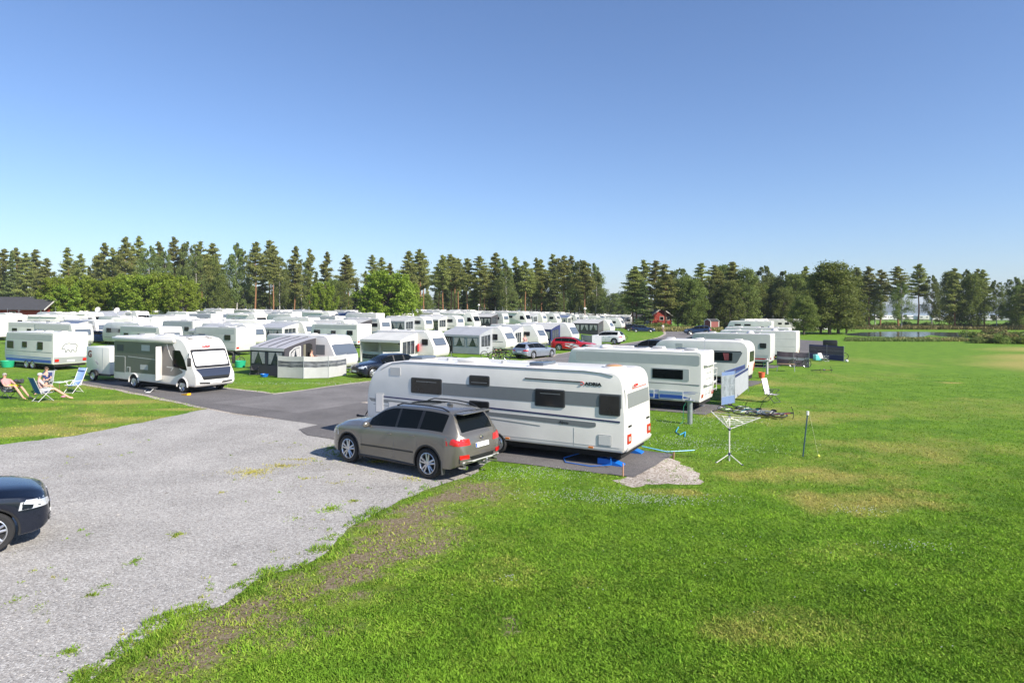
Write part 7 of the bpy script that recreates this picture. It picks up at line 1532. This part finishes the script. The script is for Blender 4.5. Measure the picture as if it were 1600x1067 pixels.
# ------------------------------------------------------------------ bushes
def bush_mesh(seed, m, n=1400, nm='bush'):
    global rng
    rng = np.random.default_rng(seed); L = [clump((rng.normal(0, .55), rng.normal(0, .45), .55 + rng.uniform(-.2, .3)), rng.uniform(.4, .6), n // 9, .85, .5) for _ in range(9)]; C = np.vstack(L); C[:, 2] = np.abs(C[:, 2]); me = leaves(C, .13, m, aspect=.8, name=nm); return me
BM_ = [bush_mesh(31, L_DARK), bush_mesh(32, L_BIRCH), bush_mesh(33, L_DARK)]; BR = [bush_mesh(34, L_REED), bush_mesh(35, L_BIRCH)]
def bush(u, Y, s, me, lb, grp):
    x, y, z = at(u, Y); o = bpy.data.objects.new('bush', me); COL.objects.link(o); o.location = (x, y, z - .1); o.scale = (s * R_.uniform(.9, 1.5), s, s * R_.uniform(.7, 1.1)); o.rotation_euler = (0, 0, R_.uniform(0, 6)); tag(o, lb, 'bush', grp)
for k in range(46): bush(1335 + k * 6.4 + R_.uniform(-3, 3), R_.uniform(176, 192), R_.uniform(.8, 1.5), BM_[k % 3], 'dark bush in the belt under the trees beyond the pond', 'bushes beyond the pond')
for k in range(16): bush(1530 + k * 6 + R_.uniform(-4, 4), R_.uniform(92, 112), R_.uniform(1.0, 1.7), BR[k % 2] if k % 3 else BM_[0], 'yellow-green bush on the near bank at the right edge', 'bushes at the right edge')
for k in range(14): bush(1010 + k * 5.4 + R_.uniform(-3, 3), R_.uniform(146, 158), R_.uniform(.9, 1.6), BM_[k % 2], 'low bush in front of the cottages', 'bushes in front of the cottages')
for k in range(24): bush(1135 + k * 8 + R_.uniform(-3, 3), R_.uniform(168, 200), R_.uniform(1.5, 2.4), BM_[k % 3], 'undergrowth bush under the broad-leaved trees behind the right row', 'bushes behind the right row')
for k in range(40): bush(-40 + k * 25 + R_.uniform(-6, 6), R_.uniform(262, 300), R_.uniform(2.2, 4.2), BM_[k % 3], 'undergrowth bush at the foot of the back treeline', 'bushes under the back treeline')
def stuffband(name, label, cat, m, us, Ys, n, h, size, seed, bias=0.0):
    r = np.random.default_rng(seed); u = r.uniform(us[0], us[1], n); Y = r.uniform(Ys[0], Ys[1], n); x = (u - 800) / FPX * Y; gaps = fbm(x, Y, .12, seed); k = gaps > bias; x, Y = x[k], Y[k]; n = len(x); z = terr(x, Y) + r.uniform(0, 1, n) * h * (1 + .5 * gaps[k]); C = np.column_stack([x, Y, z, np.clip(.5 + r.normal(0, .25, n), 0, 1)]); me = leaves(C, size, m, aspect=.5, droop=.7, name=name); o = bpy.data.objects.new(name, me); COL.objects.link(o); tag(o, label, cat, kind='stuff')
stuffband('reeds', 'tall yellow grass and reeds on the far bank of the pond', 'reeds', L_REED, (1335, 1700), (164, 186), 24000, .7, .45, 3, -.5)
stuffband('reeds', 'rough flowering grass on the near bank of the pond', 'reeds', L_REED, (1400, 1700), (98, 105), 9000, .35, .28, 4, -.2)
stuffband('reeds', 'strip of rough green grass with white flowers along the near bank', 'grass', L_BIRCH, (1320, 1470), (97, 105), 7000, .3, .25, 6, -.4)
stuffband('tall_grass', 'dry tall grass and scrub under the cottages', 'grass', L_REED, (985, 1130), (138, 160), 12000, .6, .35, 5, -.3)
# the far-off wood behind everything
r = np.random.default_rng(77); Cs = []
for k in range(620):
    u = r.uniform(-80, 1200); Y = r.uniform(400, 520); x = (u - 800) / FPX * Y; h = r.uniform(13, 19) * (.75 if u > 940 else 1.0); n = 150; f = r.uniform(0, 1, n); a = r.uniform(0, 6.28, n); rad = 2.6 * (1 - f) ** .6 * r.uniform(.3, 1, n); Cs.append(np.column_stack([x + rad * np.cos(a), Y + rad * np.sin(a), 1 + f * h, r.uniform(.1, .8, n)]))
o = bpy.data.objects.new('far_wood', leaves(np.vstack(Cs), .9, L_PINE, name='far_wood')); COL.objects.link(o); tag(o, 'far-off conifer wood closing the view behind the camp', 'wood', kind='stuff')
# thin summer haze
HZ = bpy.data.materials.new('haze'); HZ.use_nodes = True; nt = HZ.node_tree; nt.nodes.clear(); ho = nt.nodes.new('ShaderNodeOutputMaterial'); pv = nt.nodes.new('ShaderNodeVolumePrincipled'); pv.inputs['Color'].default_value = (.80, .88, 1, 1); pv.inputs['Density'].default_value = .00014; nt.links.new(pv.outputs[0], ho.inputs['Volume'])

hb = MB(); hb.box(-4200, 4200, -80, 5300, -3, 120, HZ); hz = hb.build('haze', smooth=0); tag(hz, kind='stuff')

print('CARAVANS', sum(1 for o in COL.objects if o.parent is None and o.get('category') == 'caravan'))
